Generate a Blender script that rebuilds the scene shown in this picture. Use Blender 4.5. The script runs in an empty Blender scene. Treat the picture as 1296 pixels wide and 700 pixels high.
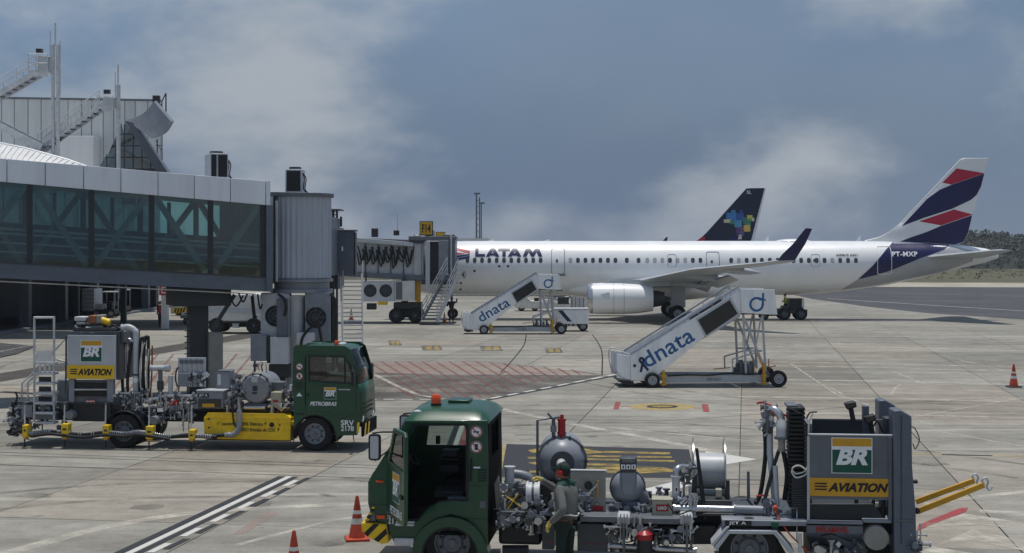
import bpy, bmesh, math, random
from mathutils import Vector, Matrix
random.seed(11)
R = math.radians
scn = bpy.context.scene
col = scn.collection

# ---------------------------------------------------------------- camera
EYE, HOR, FPX, CX = 4.95, 318.0, 1800.0, 648.0      # eye height, horizon row, focal length in photo pixels
cam = bpy.data.objects.new('camera', bpy.data.cameras.new('camera'))
col.objects.link(cam)
cam.location = (0, 0, EYE)
cam.rotation_euler = (R(90), 0, 0)
cam.data.sensor_width = 36
cam.data.lens = 36 * FPX / 1296
cam.data.shift_y = -(350 - HOR) / 1296
cam.data.clip_start = 0.1
cam.data.clip_end = 6000
scn.camera = cam

# ---------------------------------------------------------------- sky, sun, exposure
SUN_EL, SUN_AZ = 84, 8          # azimuth measured from +Y towards +X
world = bpy.data.worlds.new('World')
scn.world = world
world.use_nodes = True
wn, wl = world.node_tree.nodes, world.node_tree.links
wn.clear()
def wnode(t, **k):
    n = wn.new(t)
    for a, b in k.items(): setattr(n, a, b)
    return n
w_out = wnode('ShaderNodeOutputWorld'); w_bg = wnode('ShaderNodeBackground')
sky = wnode('ShaderNodeTexSky', sky_type='NISHITA', sun_disc=False)
sky.sun_elevation = R(SUN_EL); sky.sun_rotation = R(SUN_AZ)
sky.air_density = 1.0; sky.dust_density = 0.4; sky.ozone_density = 2.0
tc = wnode('ShaderNodeTexCoord')
sep = wnode('ShaderNodeSeparateXYZ'); wl.new(tc.outputs['Generated'], sep.inputs[0])
def wmath(op, a, b=None, c=None):
    n = wnode('ShaderNodeMath', operation=op)
    for i, v in enumerate((a, b, c)):
        if v is None: continue
        if isinstance(v, (int, float)): n.inputs[i].default_value = v
        else: wl.new(v, n.inputs[i])
    return n.outputs[0]
comb = wnode('ShaderNodeCombineXYZ')
wl.new(sep.outputs['X'], comb.inputs[0]); wl.new(sep.outputs['Y'], comb.inputs[1]); wl.new(wmath('MULTIPLY', sep.outputs['Z'], 1.9), comb.inputs[2])
def wnoise(scale, detail, rough, off, dist=0.0):
    mp = wnode('ShaderNodeMapping'); mp.inputs['Location'].default_value = off
    wl.new(comb.outputs[0], mp.inputs[0])
    n = wnode('ShaderNodeTexNoise'); n.inputs['Scale'].default_value = scale
    n.inputs['Detail'].default_value = detail; n.inputs['Roughness'].default_value = rough
    n.inputs['Distortion'].default_value = dist
    wl.new(mp.outputs[0], n.inputs['Vector'])
    return n.outputs['Fac']
def wramp(fac, p0, p1):
    n = wnode('ShaderNodeMapRange', interpolation_type='SMOOTHSTEP')
    n.inputs['From Min'].default_value = p0; n.inputs['From Max'].default_value = p1
    wl.new(fac, n.inputs['Value'])
    return n.outputs['Result']
def wmix(f, a, b, blend='MIX'):
    n = wnode('ShaderNodeMix', data_type='RGBA', blend_type=blend)
    if isinstance(f, float): n.inputs['Factor'].default_value = f
    else: wl.new(f, n.inputs['Factor'])
    for k, v in (('A', a), ('B', b)):
        s = [i for i in n.inputs if i.name == k and i.type == 'RGBA'][0]
        if isinstance(v, tuple): s.default_value = v
        else: wl.new(v, s)
    return [o for o in n.outputs if o.type == 'RGBA'][0]
SEED = (14.4, 3.8, 2.58)
bank = wramp(wnoise(1.6, 5, 0.5, (SEED[1], SEED[0], 2.0), 0.1), 0.38, 0.62)        # broad grey-blue cloud bank
puff = wramp(wnoise(4.4, 12, 0.55, SEED, 0.12), 0.45, 0.68)        # brighter cumulus
wisp = wramp(wnoise(2.2, 6, 0.5, (SEED[0] + 4, SEED[1], 1.0), 0.1), 0.42, 0.66)
# thick tropical haze: the longer slant path at low angles veils more of the clear sky
veil = wmath('SUBTRACT', 1.0, wmath('POWER', 2.718, wmath('DIVIDE', -0.22, wmath('MAXIMUM', sep.outputs['Z'], 0.02))))
c0 = wmix(wmath('MULTIPLY', veil, 0.95), sky.outputs[0], (0.84, 1.27, 2.1, 1))
c1 = wmix(wmath('MULTIPLY', bank, 0.32), c0, (0.92, 1.25, 1.75, 1))
c1 = wmix(wmath('MULTIPLY', wisp, 0.28), c1, (2.1, 2.5, 3.0, 1))
c2 = wmix(wmath('MULTIPLY', puff, 0.7), c1, (3.7, 3.95, 4.2, 1))
wl.new(c2, w_bg.inputs['Color'])
w_bg.inputs['Strength'].default_value = 0.1
wl.new(w_bg.outputs[0], w_out.inputs[0])
sun_d = bpy.data.lights.new('sun', 'SUN'); sun_d.energy = 2.35; sun_d.angle = R(0.55); sun_d.color = (1.0, 0.955, 0.88)
sun = bpy.data.objects.new('sun', sun_d); col.objects.link(sun)
sdir = Vector((math.sin(R(SUN_AZ)) * math.cos(R(SUN_EL)), math.cos(R(SUN_AZ)) * math.cos(R(SUN_EL)), math.sin(R(SUN_EL))))
sun.rotation_euler = sdir.to_track_quat('Z', 'Y').to_euler(); sun.location = (0, 0, 60)
scn.view_settings.view_transform = 'Standard'; scn.view_settings.look = 'None'
scn.view_settings.exposure = 0.32; scn.view_settings.gamma = 1.0

# ---------------------------------------------------------------- measuring helpers
def ray(px, py): return Vector(((px - CX) / FPX, 1, -(py - HOR) / FPX))
def gp(px, py, z=0.0):
    d = FPX * (EYE - z) / (py - HOR)
    return Vector(((px - CX) / FPX * d, d, z))
class Frame:
    """a thing's own axes on the ground: x along it, y away across it"""
    def __init__(s, o, yaw=0.0):
        s.o = Vector((o[0], o[1], 0)); s.yaw = R(yaw)
        s.x = Vector((math.cos(s.yaw), math.sin(s.yaw), 0)); s.y = Vector((-math.sin(s.yaw), math.cos(s.yaw), 0))
    def at(s, px, py, yl=0.0):
        d = ray(px, py); c = Vector((0, 0, EYE))
        t = (yl - (c - s.o).dot(s.y)) / d.dot(s.y)
        w = c + d * t - s.o
        return w.dot(s.x), w.z

# ---------------------------------------------------------------- materials
def srgb(r, g, b):
    f = lambda v: (v / 255 / 12.92) if v <= 10 else ((v / 255 + 0.055) / 1.055) ** 2.4
    return (f(r), f(g), f(b), 1)
MATS = {}
def pm(name, rgb, rough=0.5, metal=0.0, var=0.18, scale=2.2, bump=0.0, bscale=40, spec=0.5, coat=0.0, grime=0.0, lin=None, streak=False):
    """painted / metal / plastic surface with procedural wear"""
    m = bpy.data.materials.new(name); m.use_nodes = True
    nt = m.node_tree; ns, lk = nt.nodes, nt.links
    b = ns['Principled BSDF']
    c = lin if lin else srgb(*rgb)
    t = ns.new('ShaderNodeTexCoord')
    mp = ns.new('ShaderNodeMapping'); lk.new(t.outputs['Object'], mp.inputs[0])
    if streak: mp.inputs['Scale'].default_value = (1, 1, 0.12)
    oi = ns.new('ShaderNodeObjectInfo')
    ofs = ns.new('ShaderNodeVectorMath'); ofs.operation = 'ADD'
    sc = ns.new('ShaderNodeMath'); sc.operation = 'MULTIPLY'; sc.inputs[1].default_value = 37.0
    lk.new(oi.outputs['Random'], sc.inputs[0]); lk.new(mp.outputs[0], ofs.inputs[0]); lk.new(sc.outputs[0], ofs.inputs[1])
    n = ns.new('ShaderNodeTexNoise'); n.inputs['Scale'].default_value = scale; n.inputs['Detail'].default_value = 7; n.inputs['Roughness'].default_value = 0.65
    lk.new(ofs.outputs[0], n.inputs['Vector'])
    mr = ns.new('ShaderNodeMapRange'); mr.inputs['From Min'].default_value = 0.3; mr.inputs['From Max'].default_value = 0.7
    mr.inputs['To Min'].default_value = 1 - var; mr.inputs['To Max'].default_value = 1 + var * 0.5
    lk.new(n.outputs['Fac'], mr.inputs['Value'])
    mx = ns.new('ShaderNodeVectorMath'); mx.operation = 'SCALE'; mx.inputs[0].default_value = c[:3]
    lk.new(mr.outputs[0], mx.inputs['Scale'])
    last = mx.outputs[0]
    if grime:
        n2 = ns.new('ShaderNodeTexNoise'); n2.inputs['Scale'].default_value = scale * 3.1; n2.inputs['Detail'].default_value = 9; n2.inputs['Roughness'].default_value = 0.7
        lk.new(ofs.outputs[0], n2.inputs['Vector'])
        r2 = ns.new('ShaderNodeMapRange'); r2.inputs['From Min'].default_value = 0.5; r2.inputs['From Max'].default_value = 0.75; r2.inputs['To Max'].default_value = grime
        lk.new(n2.outputs['Fac'], r2.inputs['Value'])
        g = ns.new('ShaderNodeMix'); g.data_type = 'RGBA'
        lk.new(r2.outputs[0], g.inputs[0]); lk.new(last, g.inputs[6]); g.inputs[7].default_value = (0.035, 0.032, 0.028, 1)
        last = g.outputs[2]
    lk.new(last, b.inputs['Base Color'])
    rr = ns.new('ShaderNodeMapRange'); rr.inputs['To Min'].default_value = max(0.03, rough - 0.12); rr.inputs['To Max'].default_value = min(1, rough + 0.15)
    lk.new(n.outputs['Fac'], rr.inputs['Value']); lk.new(rr.outputs[0], b.inputs['Roughness'])
    b.inputs['Metallic'].default_value = metal
    b.inputs['Specular IOR Level'].default_value = spec
    if coat: b.inputs['Coat Weight'].default_value = coat; b.inputs['Coat Roughness'].default_value = 0.08
    if bump:
        n3 = ns.new('ShaderNodeTexNoise'); n3.inputs['Scale'].default_value = bscale; n3.inputs['Detail'].default_value = 5
        lk.new(ofs.outputs[0], n3.inputs['Vector'])
        bp = ns.new('ShaderNodeBump'); bp.inputs['Strength'].default_value = bump; bp.inputs['Distance'].default_value = 0.02
        lk.new(n3.outputs['Fac'], bp.inputs['Height']); lk.new(bp.outputs[0], b.inputs['Normal'])
    MATS[name] = m
    return m
def glass(name, tint, refl=0.06, rough=0.02):
    m = bpy.data.materials.new(name); m.use_nodes = True
    nt = m.node_tree; ns, lk = nt.nodes, nt.links; ns.clear()
    o = ns.new('ShaderNodeOutputMaterial'); mx = ns.new('ShaderNodeMixShader')
    tr = ns.new('ShaderNodeBsdfTransparent'); tr.inputs[0].default_value = (*tint, 1)
    gl = ns.new('ShaderNodeBsdfGlossy'); gl.inputs['Roughness'].default_value = rough
    fr = ns.new('ShaderNodeFresnel'); fr.inputs[0].default_value = 1.5
    ad = ns.new('ShaderNodeMath'); ad.inputs[1].default_value = refl
    nz = ns.new('ShaderNodeTexNoise'); nz.inputs['Scale'].default_value = 0.8
    tcx = ns.new('ShaderNodeTexCoord'); lk.new(tcx.outputs['Object'], nz.inputs['Vector'])
    bp = ns.new('ShaderNodeBump'); bp.inputs['Strength'].default_value = 0.03; bp.inputs['Distance'].default_value = 0.1
    lk.new(nz.outputs['Fac'], bp.inputs['Height']); lk.new(bp.outputs[0], gl.inputs['Normal'])
    lk.new(fr.outputs[0], ad.inputs[0]); lk.new(ad.outputs[0], mx.inputs[0]); lk.new(tr.outputs[0], mx.inputs[1]); lk.new(gl.outputs[0], mx.inputs[2])
    lk.new(mx.outputs[0], o.inputs[0])
    MATS[name] = m
    return m
pm('white_paint', (242, 243, 242), 0.45, var=0.14, grime=0.26, scale=1.4, streak=True)
pm('dirty_white', (216, 216, 210), 0.55, var=0.2, grime=0.3, scale=1.6)
pm('cladding', (234, 238, 242), 0.35, var=0.14, scale=0.9, grime=0.14, streak=True)
pm('roof_white', (222, 222, 220), 0.5, var=0.12, scale=0.5, streak=True)
pm('panel_grey', (206, 208, 206), 0.5, var=0.16, scale=0.6, grime=0.1, streak=True)
pm('galv', (204, 206, 206), 0.5, metal=0.1, var=0.25, scale=3, grime=0.15)
pm('steel', (176, 178, 180), 0.3, metal=0.9, var=0.25, scale=4, grime=0.2)
pm('pipe_steel', (196, 198, 200), 0.26, metal=0.75, var=0.3, scale=5, grime=0.3)
pm('grey_paint', (134, 139, 146), 0.4, var=0.18, scale=2, grime=0.22)
pm('mid_grey', (104, 109, 115), 0.45, var=0.2, scale=2, grime=0.25)
pm('light_grey', (190, 194, 197), 0.42, var=0.15, scale=1.5, grime=0.16)
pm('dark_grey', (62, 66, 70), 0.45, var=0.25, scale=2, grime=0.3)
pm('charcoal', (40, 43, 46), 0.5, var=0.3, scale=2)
pm('black', (22, 23, 24), 0.55, var=0.3, scale=3)
pm('rubber', (30, 30, 30), 0.8, var=0.35, scale=4, bump=0.3, bscale=30)
pm('dark_steel', (48, 54, 58), 0.5, var=0.25, scale=1.4, grime=0.2)
pm('blue_steel', (98, 107, 118), 0.45, var=0.2, scale=1.0, grime=0.3)
pm('corrugated', (176, 183, 192), 0.42, var=0.16, scale=0.8, grime=0.2, streak=True)
pm('cab_green', (8, 72, 44), 0.34, var=0.3, scale=1.5, coat=0.25, grime=0.28)
pm('cab_trim', (12, 15, 14), 0.85, spec=0.15, var=0.2)
pm('yellow_paint', (242, 200, 22), 0.45, var=0.2, scale=2, grime=0.3)
pm('ochre_paint', (214, 160, 36), 0.5, var=0.14, scale=2, grime=0.2)
pm('orange', (190, 74, 44), 0.7, var=0.25, scale=6, grime=0.45)
pm('beacon_orange', (226, 84, 18), 0.2, var=0.1)
pm('red_paint', (170, 28, 34), 0.4, var=0.2, scale=3, grime=0.15)
pm('red_text', (160, 30, 32), 0.5, var=0.1)
pm('beige_box', (170, 166, 146), 0.55, var=0.15, grime=0.2)
pm('print_white', (240, 241, 241), 0.5, var=0.06)
pm('print_black', (24, 26, 28), 0.5, var=0.15)
pm('print_green', (0, 82, 62), 0.45, var=0.1)
pm('print_yellow', (236, 190, 28), 0.45, var=0.08, grime=0.08)
pm('print_blue', (36, 96, 152), 0.45, var=0.1)
pm('print_navy', (30, 40, 84), 0.45, var=0.1)
pm('fin_navy', (20, 22, 78), 0.35, var=0.1, scale=0.6)
pm('fin_red', (186, 32, 62), 0.35, var=0.1, scale=0.6)
pm('azul_navy', (14, 26, 58), 0.35, var=0.12, scale=0.6)
pm('brown_box', (128, 92, 66), 0.7, var=0.3)
pm('copper', (158, 100, 66), 0.45, metal=0.4, var=0.3)
pm('hose_black', (26, 26, 27), 0.6, var=0.3, scale=6)
pm('sand_box', (150, 148, 140), 0.6, var=0.2, grime=0.25)
glass('bridge_glass', (0.72, 0.86, 0.83), 0.05)
glass('cab_glass', (0.6, 0.66, 0.64), 0.05)
glass('far_glass', (0.34, 0.44, 0.46), 0.16)
pm('pane_dark', (26, 30, 34), 0.12, var=0.3, spec=0.7)
M = MATS

# ---------------------------------------------------------------- mesh builder
class MB:
    def __init__(s): s.v = []; s.f = []
    def add(s, vs, fs):
        o = len(s.v); s.v += [tuple(v) for v in vs]; s.f += [tuple(i + o for i in f) for f in fs]; return s
    def bx(s, x0, x1, y0, y1, z0, z1):
        v = [(x, y, z) for x in (x0, x1) for y in (y0, y1) for z in (z0, z1)]
        return s.add(v, [(0, 1, 3, 2), (4, 6, 7, 5), (0, 4, 5, 1), (2, 3, 7, 6), (0, 2, 6, 4), (1, 5, 7, 3)])
    def beam(s, a, b, w, h=None, up=(0, 0, 1)):
        a, b = Vector(a), Vector(b); h = h or w
        d = (b - a).normalized(); u = Vector(up)
        if abs(d.dot(u)) > 0.98: u = Vector((1, 0, 0))
        sx = d.cross(u).normalized() * w / 2; sz = sx.cross(d).normalized() * h / 2
        v = [p + i * sx + j * sz for p in (a, b) for i, j in ((-1, -1), (1, -1), (1, 1), (-1, 1))]
        return s.add(v, [(0, 1, 2, 3), (7, 6, 5, 4), (0, 4, 5, 1), (1, 5, 6, 2), (2, 6, 7, 3), (3, 7, 4, 0)])
    def tube(s, a, b, r, n=10, r2=None, cap=True):
        return s.path([a, b], r, n, [r, r if r2 is None else r2], cap)
    def path(s, pts, r, n=8, rs=None, cap=True):
        pts = [Vector(p) for p in pts]; rs = rs or [r] * len(pts)
        vs = []; u = None
        for i, p in enumerate(pts):
            d = (pts[min(i + 1, len(pts) - 1)] - pts[max(i - 1, 0)])
            d = d.normalized() if d.length > 1e-9 else Vector((0, 0, 1))
            if u is None:
                u = d.orthogonal().normalized()
            else:
                u = (u - d * u.dot(d)); u = u.normalized() if u.length > 1e-6 else d.orthogonal().normalized()
            w = d.cross(u)
            for k in range(n):
                t = 2 * math.pi * k / n
                vs.append(p + (u * math.cos(t) + w * math.sin(t)) * rs[i])
        fs = []
        for i in range(len(pts) - 1):
            for k in range(n):
                a0 = i * n + k; a1 = i * n + (k + 1) % n
                fs.append((a0, a1, a1 + n, a0 + n))
        if cap:
            fs.append(tuple(range(n - 1, -1, -1))); fs.append(tuple(range((len(pts) - 1) * n, len(pts) * n)))
        return s.add(vs, fs)
    def prism(s, poly, axis, a, b):
        """poly of (u,v) extruded a..b along axis; x:(y,z)  y:(x,z)  z:(x,y)"""
        def mk(u, v, w): return {'x': (w, u, v), 'y': (u, w, v), 'z': (u, v, w)}[axis]
        n = len(poly)
        vs = [mk(u, v, a) for u, v in poly] + [mk(u, v, b) for u, v in poly]
        fs = [tuple(range(n)), tuple(range(2 * n - 1, n - 1, -1))]
        fs += [(i, i + n, (i + 1) % n + n, (i + 1) % n) for i in range(n)]
        return s.add(vs, fs)
    def lathe(s, prof, o, d, n=20, cap=True):
        """prof (r, h) along direction d from o"""
        o, d = Vector(o), Vector(d).normalized()
        return s._lathe(prof, o, d, n, cap)
    def _lathe(s, prof, o, d, n=20, cap=True):
        o, d = Vector(o), Vector(d).normalized()
        u = d.orthogonal().normalized(); w = d.cross(u)
        vs = []
        for r, h in prof:
            for k in range(n):
                t = 2 * math.pi * k / n
                vs.append(o + d * h + (u * math.cos(t) + w * math.sin(t)) * max(r, 1e-4))
        fs = []
        for i in range(len(prof) - 1):
            for k in range(n):
                a0 = i * n + k; a1 = i * n + (k + 1) % n
                fs.append((a0, a1, a1 + n, a0 + n))
        if cap:
            fs.append(tuple(range(n - 1, -1, -1))); fs.append(tuple(range((len(prof) - 1) * n, len(prof) * n)))
        return s.add(vs, fs)
    def ball(s, c, r, n=10, sx=1, sy=1, sz=1):
        m = n // 2 + 1
        vs = []; fs = []
        for i in range(m + 1):
            ph = math.pi * i / m
            for k in range(n):
                t = 2 * math.pi * k / n
                vs.append((c[0] + r * sx * math.sin(ph) * math.cos(t), c[1] + r * sy * math.sin(ph) * math.sin(t), c[2] + r * sz * math.cos(ph)))
        for i in range(m):
            for k in range(n):
                a0 = i * n + k; a1 = i * n + (k + 1) % n
                fs.append((a0, a0 + n, a1 + n, a1))
        return s.add(vs, fs)
    def mesh(s, name, mat, smooth=True, angle=38):
        me = bpy.data.meshes.new(name); me.from_pydata(s.v, [], s.f)
        bm = bmesh.new(); bm.from_mesh(me)
        bmesh.ops.remove_doubles(bm, verts=bm.verts, dist=1e-5)
        bmesh.ops.recalc_face_normals(bm, faces=bm.faces)
        bm.to_mesh(me); bm.free()
        if mat: me.materials.append(M[mat] if isinstance(mat, str) else mat)
        if smooth:
            me.polygons.foreach_set('use_smooth', [True] * len(me.polygons)); me.set_sharp_from_angle(angle=R(angle))
        me.update()
        return me
    def build(s, name, mat, parent=None, bevel=0.0, smooth=True, seg=2, angle=38):
        o = bpy.data.objects.new(name, s.mesh(name, mat, smooth, angle)); col.objects.link(o)
        if parent: o.parent = parent
        if bevel:
            b = o.modifiers.new('bevel', 'BEVEL'); b.width = bevel; b.segments = seg; b.limit_method = 'ANGLE'; b.angle_limit = R(50); b.harden_normals = False
        return o
def link_mesh(name, me, parent=None, loc=(0, 0, 0), rot=(0, 0, 0)):
    o = bpy.data.objects.new(name, me); col.objects.link(o); o.location = loc; o.rotation_euler = rot
    if parent: o.parent = parent
    return o
def thing(name, label, cat, loc=(0, 0, 0), yaw=0.0, group=None):
    o = bpy.data.objects.new(name, None); col.objects.link(o); o.empty_display_size = 0.2
    o.location = loc; o.rotation_euler = (0, 0, yaw)
    return tag(o, label, cat, group)
def tag(o, label, cat, group=None):
    o['label'] = label; o['category'] = cat
    if group: o['group'] = group
    return o
def struct(o, kind='structure'):
    o['kind'] = kind; return o
def copy_tree(o, parent=None):
    c = o.copy(); col.objects.link(c); c.parent = parent
    for ch in list(o.children): copy_tree(ch, c)
    return c
def plate(name, outer, holes, thick, mat, parent=None, bevel=0.0, axis='y', at=0.0):
    """flat sheet with real openings; outline in (x,z) for axis y, (y,z) for axis x; filled, thick, bevelled"""
    cu = bpy.data.curves.new(name, 'CURVE'); cu.dimensions = '2D'; cu.fill_mode = 'BOTH'
    cu.extrude = max(thick / 2 - bevel, 1e-4); cu.bevel_depth = bevel; cu.bevel_resolution = 2; cu.offset = -bevel
    for pl in [outer] + list(holes):
        sp = cu.splines.new('POLY'); sp.points.add(len(pl) - 1)
        for p, (x, y) in zip(sp.points, pl): p.co = (x, y, 0, 1)
        sp.use_cyclic_u = True
    t = bpy.data.objects.new(name, cu); col.objects.link(t)
    bpy.context.view_layer.update()
    me = bpy.data.meshes.new_from_object(t.evaluated_get(bpy.context.evaluated_depsgraph_get()))
    bpy.data.objects.remove(t); bpy.data.curves.remove(cu)
    me.name = name
    for v in me.vertices:
        x, y, z = v.co
        v.co = (x, at + z, y) if axis == 'y' else ((at + z, x, y) if axis == 'x' else (x, y, at + z))
    bm = bmesh.new(); bm.from_mesh(me); bmesh.ops.remove_doubles(bm, verts=bm.verts, dist=1e-5)
    bmesh.ops.recalc_face_normals(bm, faces=bm.faces); bm.to_mesh(me); bm.free()
    me.materials.clear(); me.materials.append(M[mat])
    me.polygons.foreach_set('use_smooth', [True] * len(me.polygons)); me.set_sharp_from_angle(angle=R(38))
    return link_mesh(name, me, parent)
def text_mesh(body, bold=0.0, shear=0.0, depth=0.0, spacing=1.0):
    cu = bpy.data.curves.new('lettering', 'FONT'); cu.body = body; cu.size = 1; cu.offset = bold; cu.shear = shear; cu.extrude = depth
    cu.space_character = spacing; cu.resolution_u = 4; cu.align_x = 'LEFT'
    t = bpy.data.objects.new('lettering', cu); col.objects.link(t)
    bpy.context.view_layer.update()
    me = bpy.data.meshes.new_from_object(t.evaluated_get(bpy.context.evaluated_depsgraph_get()))
    bpy.data.objects.remove(t); bpy.data.curves.remove(cu)
    return me
def lettering(body, mat, parent, fn, w, h, bold=0.0, shear=0.0, spacing=1.0, name='lettering', cut=0):
    """text scaled to w x h; fn(u, v) maps its plane into the parent's space"""
    me = text_mesh(body, bold, shear, 0.0, spacing)
    xs = [v.co.x for v in me.vertices]; ys = [v.co.y for v in me.vertices]
    x0, x1, y0, y1 = min(xs), max(xs), min(ys), max(ys)
    if cut:
        bm = bmesh.new(); bm.from_mesh(me)
        for k in range(1, cut): bmesh.ops.bisect_plane(bm, geom=bm.verts[:] + bm.edges[:] + bm.faces[:], plane_co=(0, y0 + (y1 - y0) * k / cut, 0), plane_no=(0, 1, 0))
        bm.to_mesh(me); bm.free()
    for v in me.vertices:
        v.co = Vector(fn((v.co.x - x0) / (x1 - x0) * w, (v.co.y - y0) / (y1 - y0) * h))
    me.materials.clear(); me.materials.append(M[mat])
    return link_mesh(name, me, parent)
def on_y(x0, z0, y, flip=1, ang=0.0):
    """map for writing on a face that looks to -y"""
    ca, sa = math.cos(ang), math.sin(ang)
    return lambda u, v: (x0 + u * ca - v * sa, y, z0 + u * sa + v * ca)
def arc(cx, cz, r, a0, a1, n):
    return [(cx + r * math.cos(R(a0 + (a1 - a0) * i / n)), cz + r * math.sin(R(a0 + (a1 - a0) * i / n))) for i in range(n + 1)]
def rrect(x0, x1, z0, z1, r, n=4):
    p = []
    for cx, cz, a in ((x1 - r, z0 + r, -90), (x1 - r, z1 - r, 0), (x0 + r, z1 - r, 90), (x0 + r, z0 + r, 180)):
        p += arc(cx, cz, r, a, a + 90, n)
    return p
def smooth_path(pts, k=6):
    """Catmull-Rom through pts"""
    P = [Vector(p) for p in pts]; P = [P[0] * 2 - P[1]] + P + [P[-1] * 2 - P[-2]]
    out = []
    for i in range(1, len(P) - 2):
        for j in range(k):
            t = j / k
            out.append(0.5 * ((2 * P[i]) + (P[i + 1] - P[i - 1]) * t + (2 * P[i - 1] - 5 * P[i] + 4 * P[i + 1] - P[i + 2]) * t * t + (3 * P[i] - P[i - 1] - 3 * P[i + 1] + P[i + 2]) * t ** 3))
    out.append(P[-2]); return out
WHEELS = {}
def wheel(parent, x, y, r, w, side=-1, rim='light_grey', rr=0.6, name='wheel'):
    """road wheel: rim with tyre and hub as sub-parts; side = direction (y) the outer face looks to"""
    key = (r, w, side, rim, rr)
    if key not in WHEELS:
        t = MB(); hw = w / 2
        t._lathe([(r * rr, -hw * .8), (r * .9, -hw), (r * .985, -hw * .75), (r, -hw * .4), (r * .99, -.02), (r * .975, 0), (r * .99, .02), (r, hw * .4), (r * .985, hw * .75), (r * .9, hw), (r * rr, hw * .8), (r * rr, -hw * .8)], Vector((0, 0, 0)), Vector((0, 1, 0)), 36, False)
        m = MB(); s = side
        ri = r * rr
        m._lathe([(ri, s * hw * .85), (ri * .93, s * hw * .86), (ri * .88, s * hw * .35), (ri * .62, s * hw * .25), (ri * .5, s * hw * .62), (ri * .3, s * hw * .66), (1e-3, s * hw * .66)], Vector((0, 0, 0)), Vector((0, 1, 0)), 32, False)
        h = MB()
        h._lathe([(ri * .24, s * hw * .5), (ri * .22, s * hw * .95), (1e-3, s * hw)], Vector((0, 0, 0)), Vector((0, 1, 0)), 14)
        for k in range(8):
            a = k * math.pi / 4
            h._lathe([(ri * .05, s * hw * .5), (ri * .05, s * hw * .78)], Vector((ri * .38 * math.cos(a), 0, ri * .38 * math.sin(a))), Vector((0, 1, 0)), 6)
        d = MB()
        for k in range(8):
            a = (k + .5) * math.pi / 4
            d._lathe([(ri * .085, s * hw * .2), (ri * .085, s * hw * .42)], Vector((ri * .72 * math.cos(a), 0, ri * .72 * math.sin(a))), Vector((0, 1, 0)), 8)
        WHEELS[key] = (m.mesh('wheel', rim), t.mesh('tyre', 'rubber'), h.mesh('hub', 'mid_grey'), d.mesh('vent_hole', 'black'))
    a, b, c, d = WHEELS[key]
    o = link_mesh(name, a, parent, (x, y, r * .985))
    link_mesh('tyre', b, o); link_mesh('hub', c, o); link_mesh('vent_holes', d, o)['kind'] = 'stuff'
    return o
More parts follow.
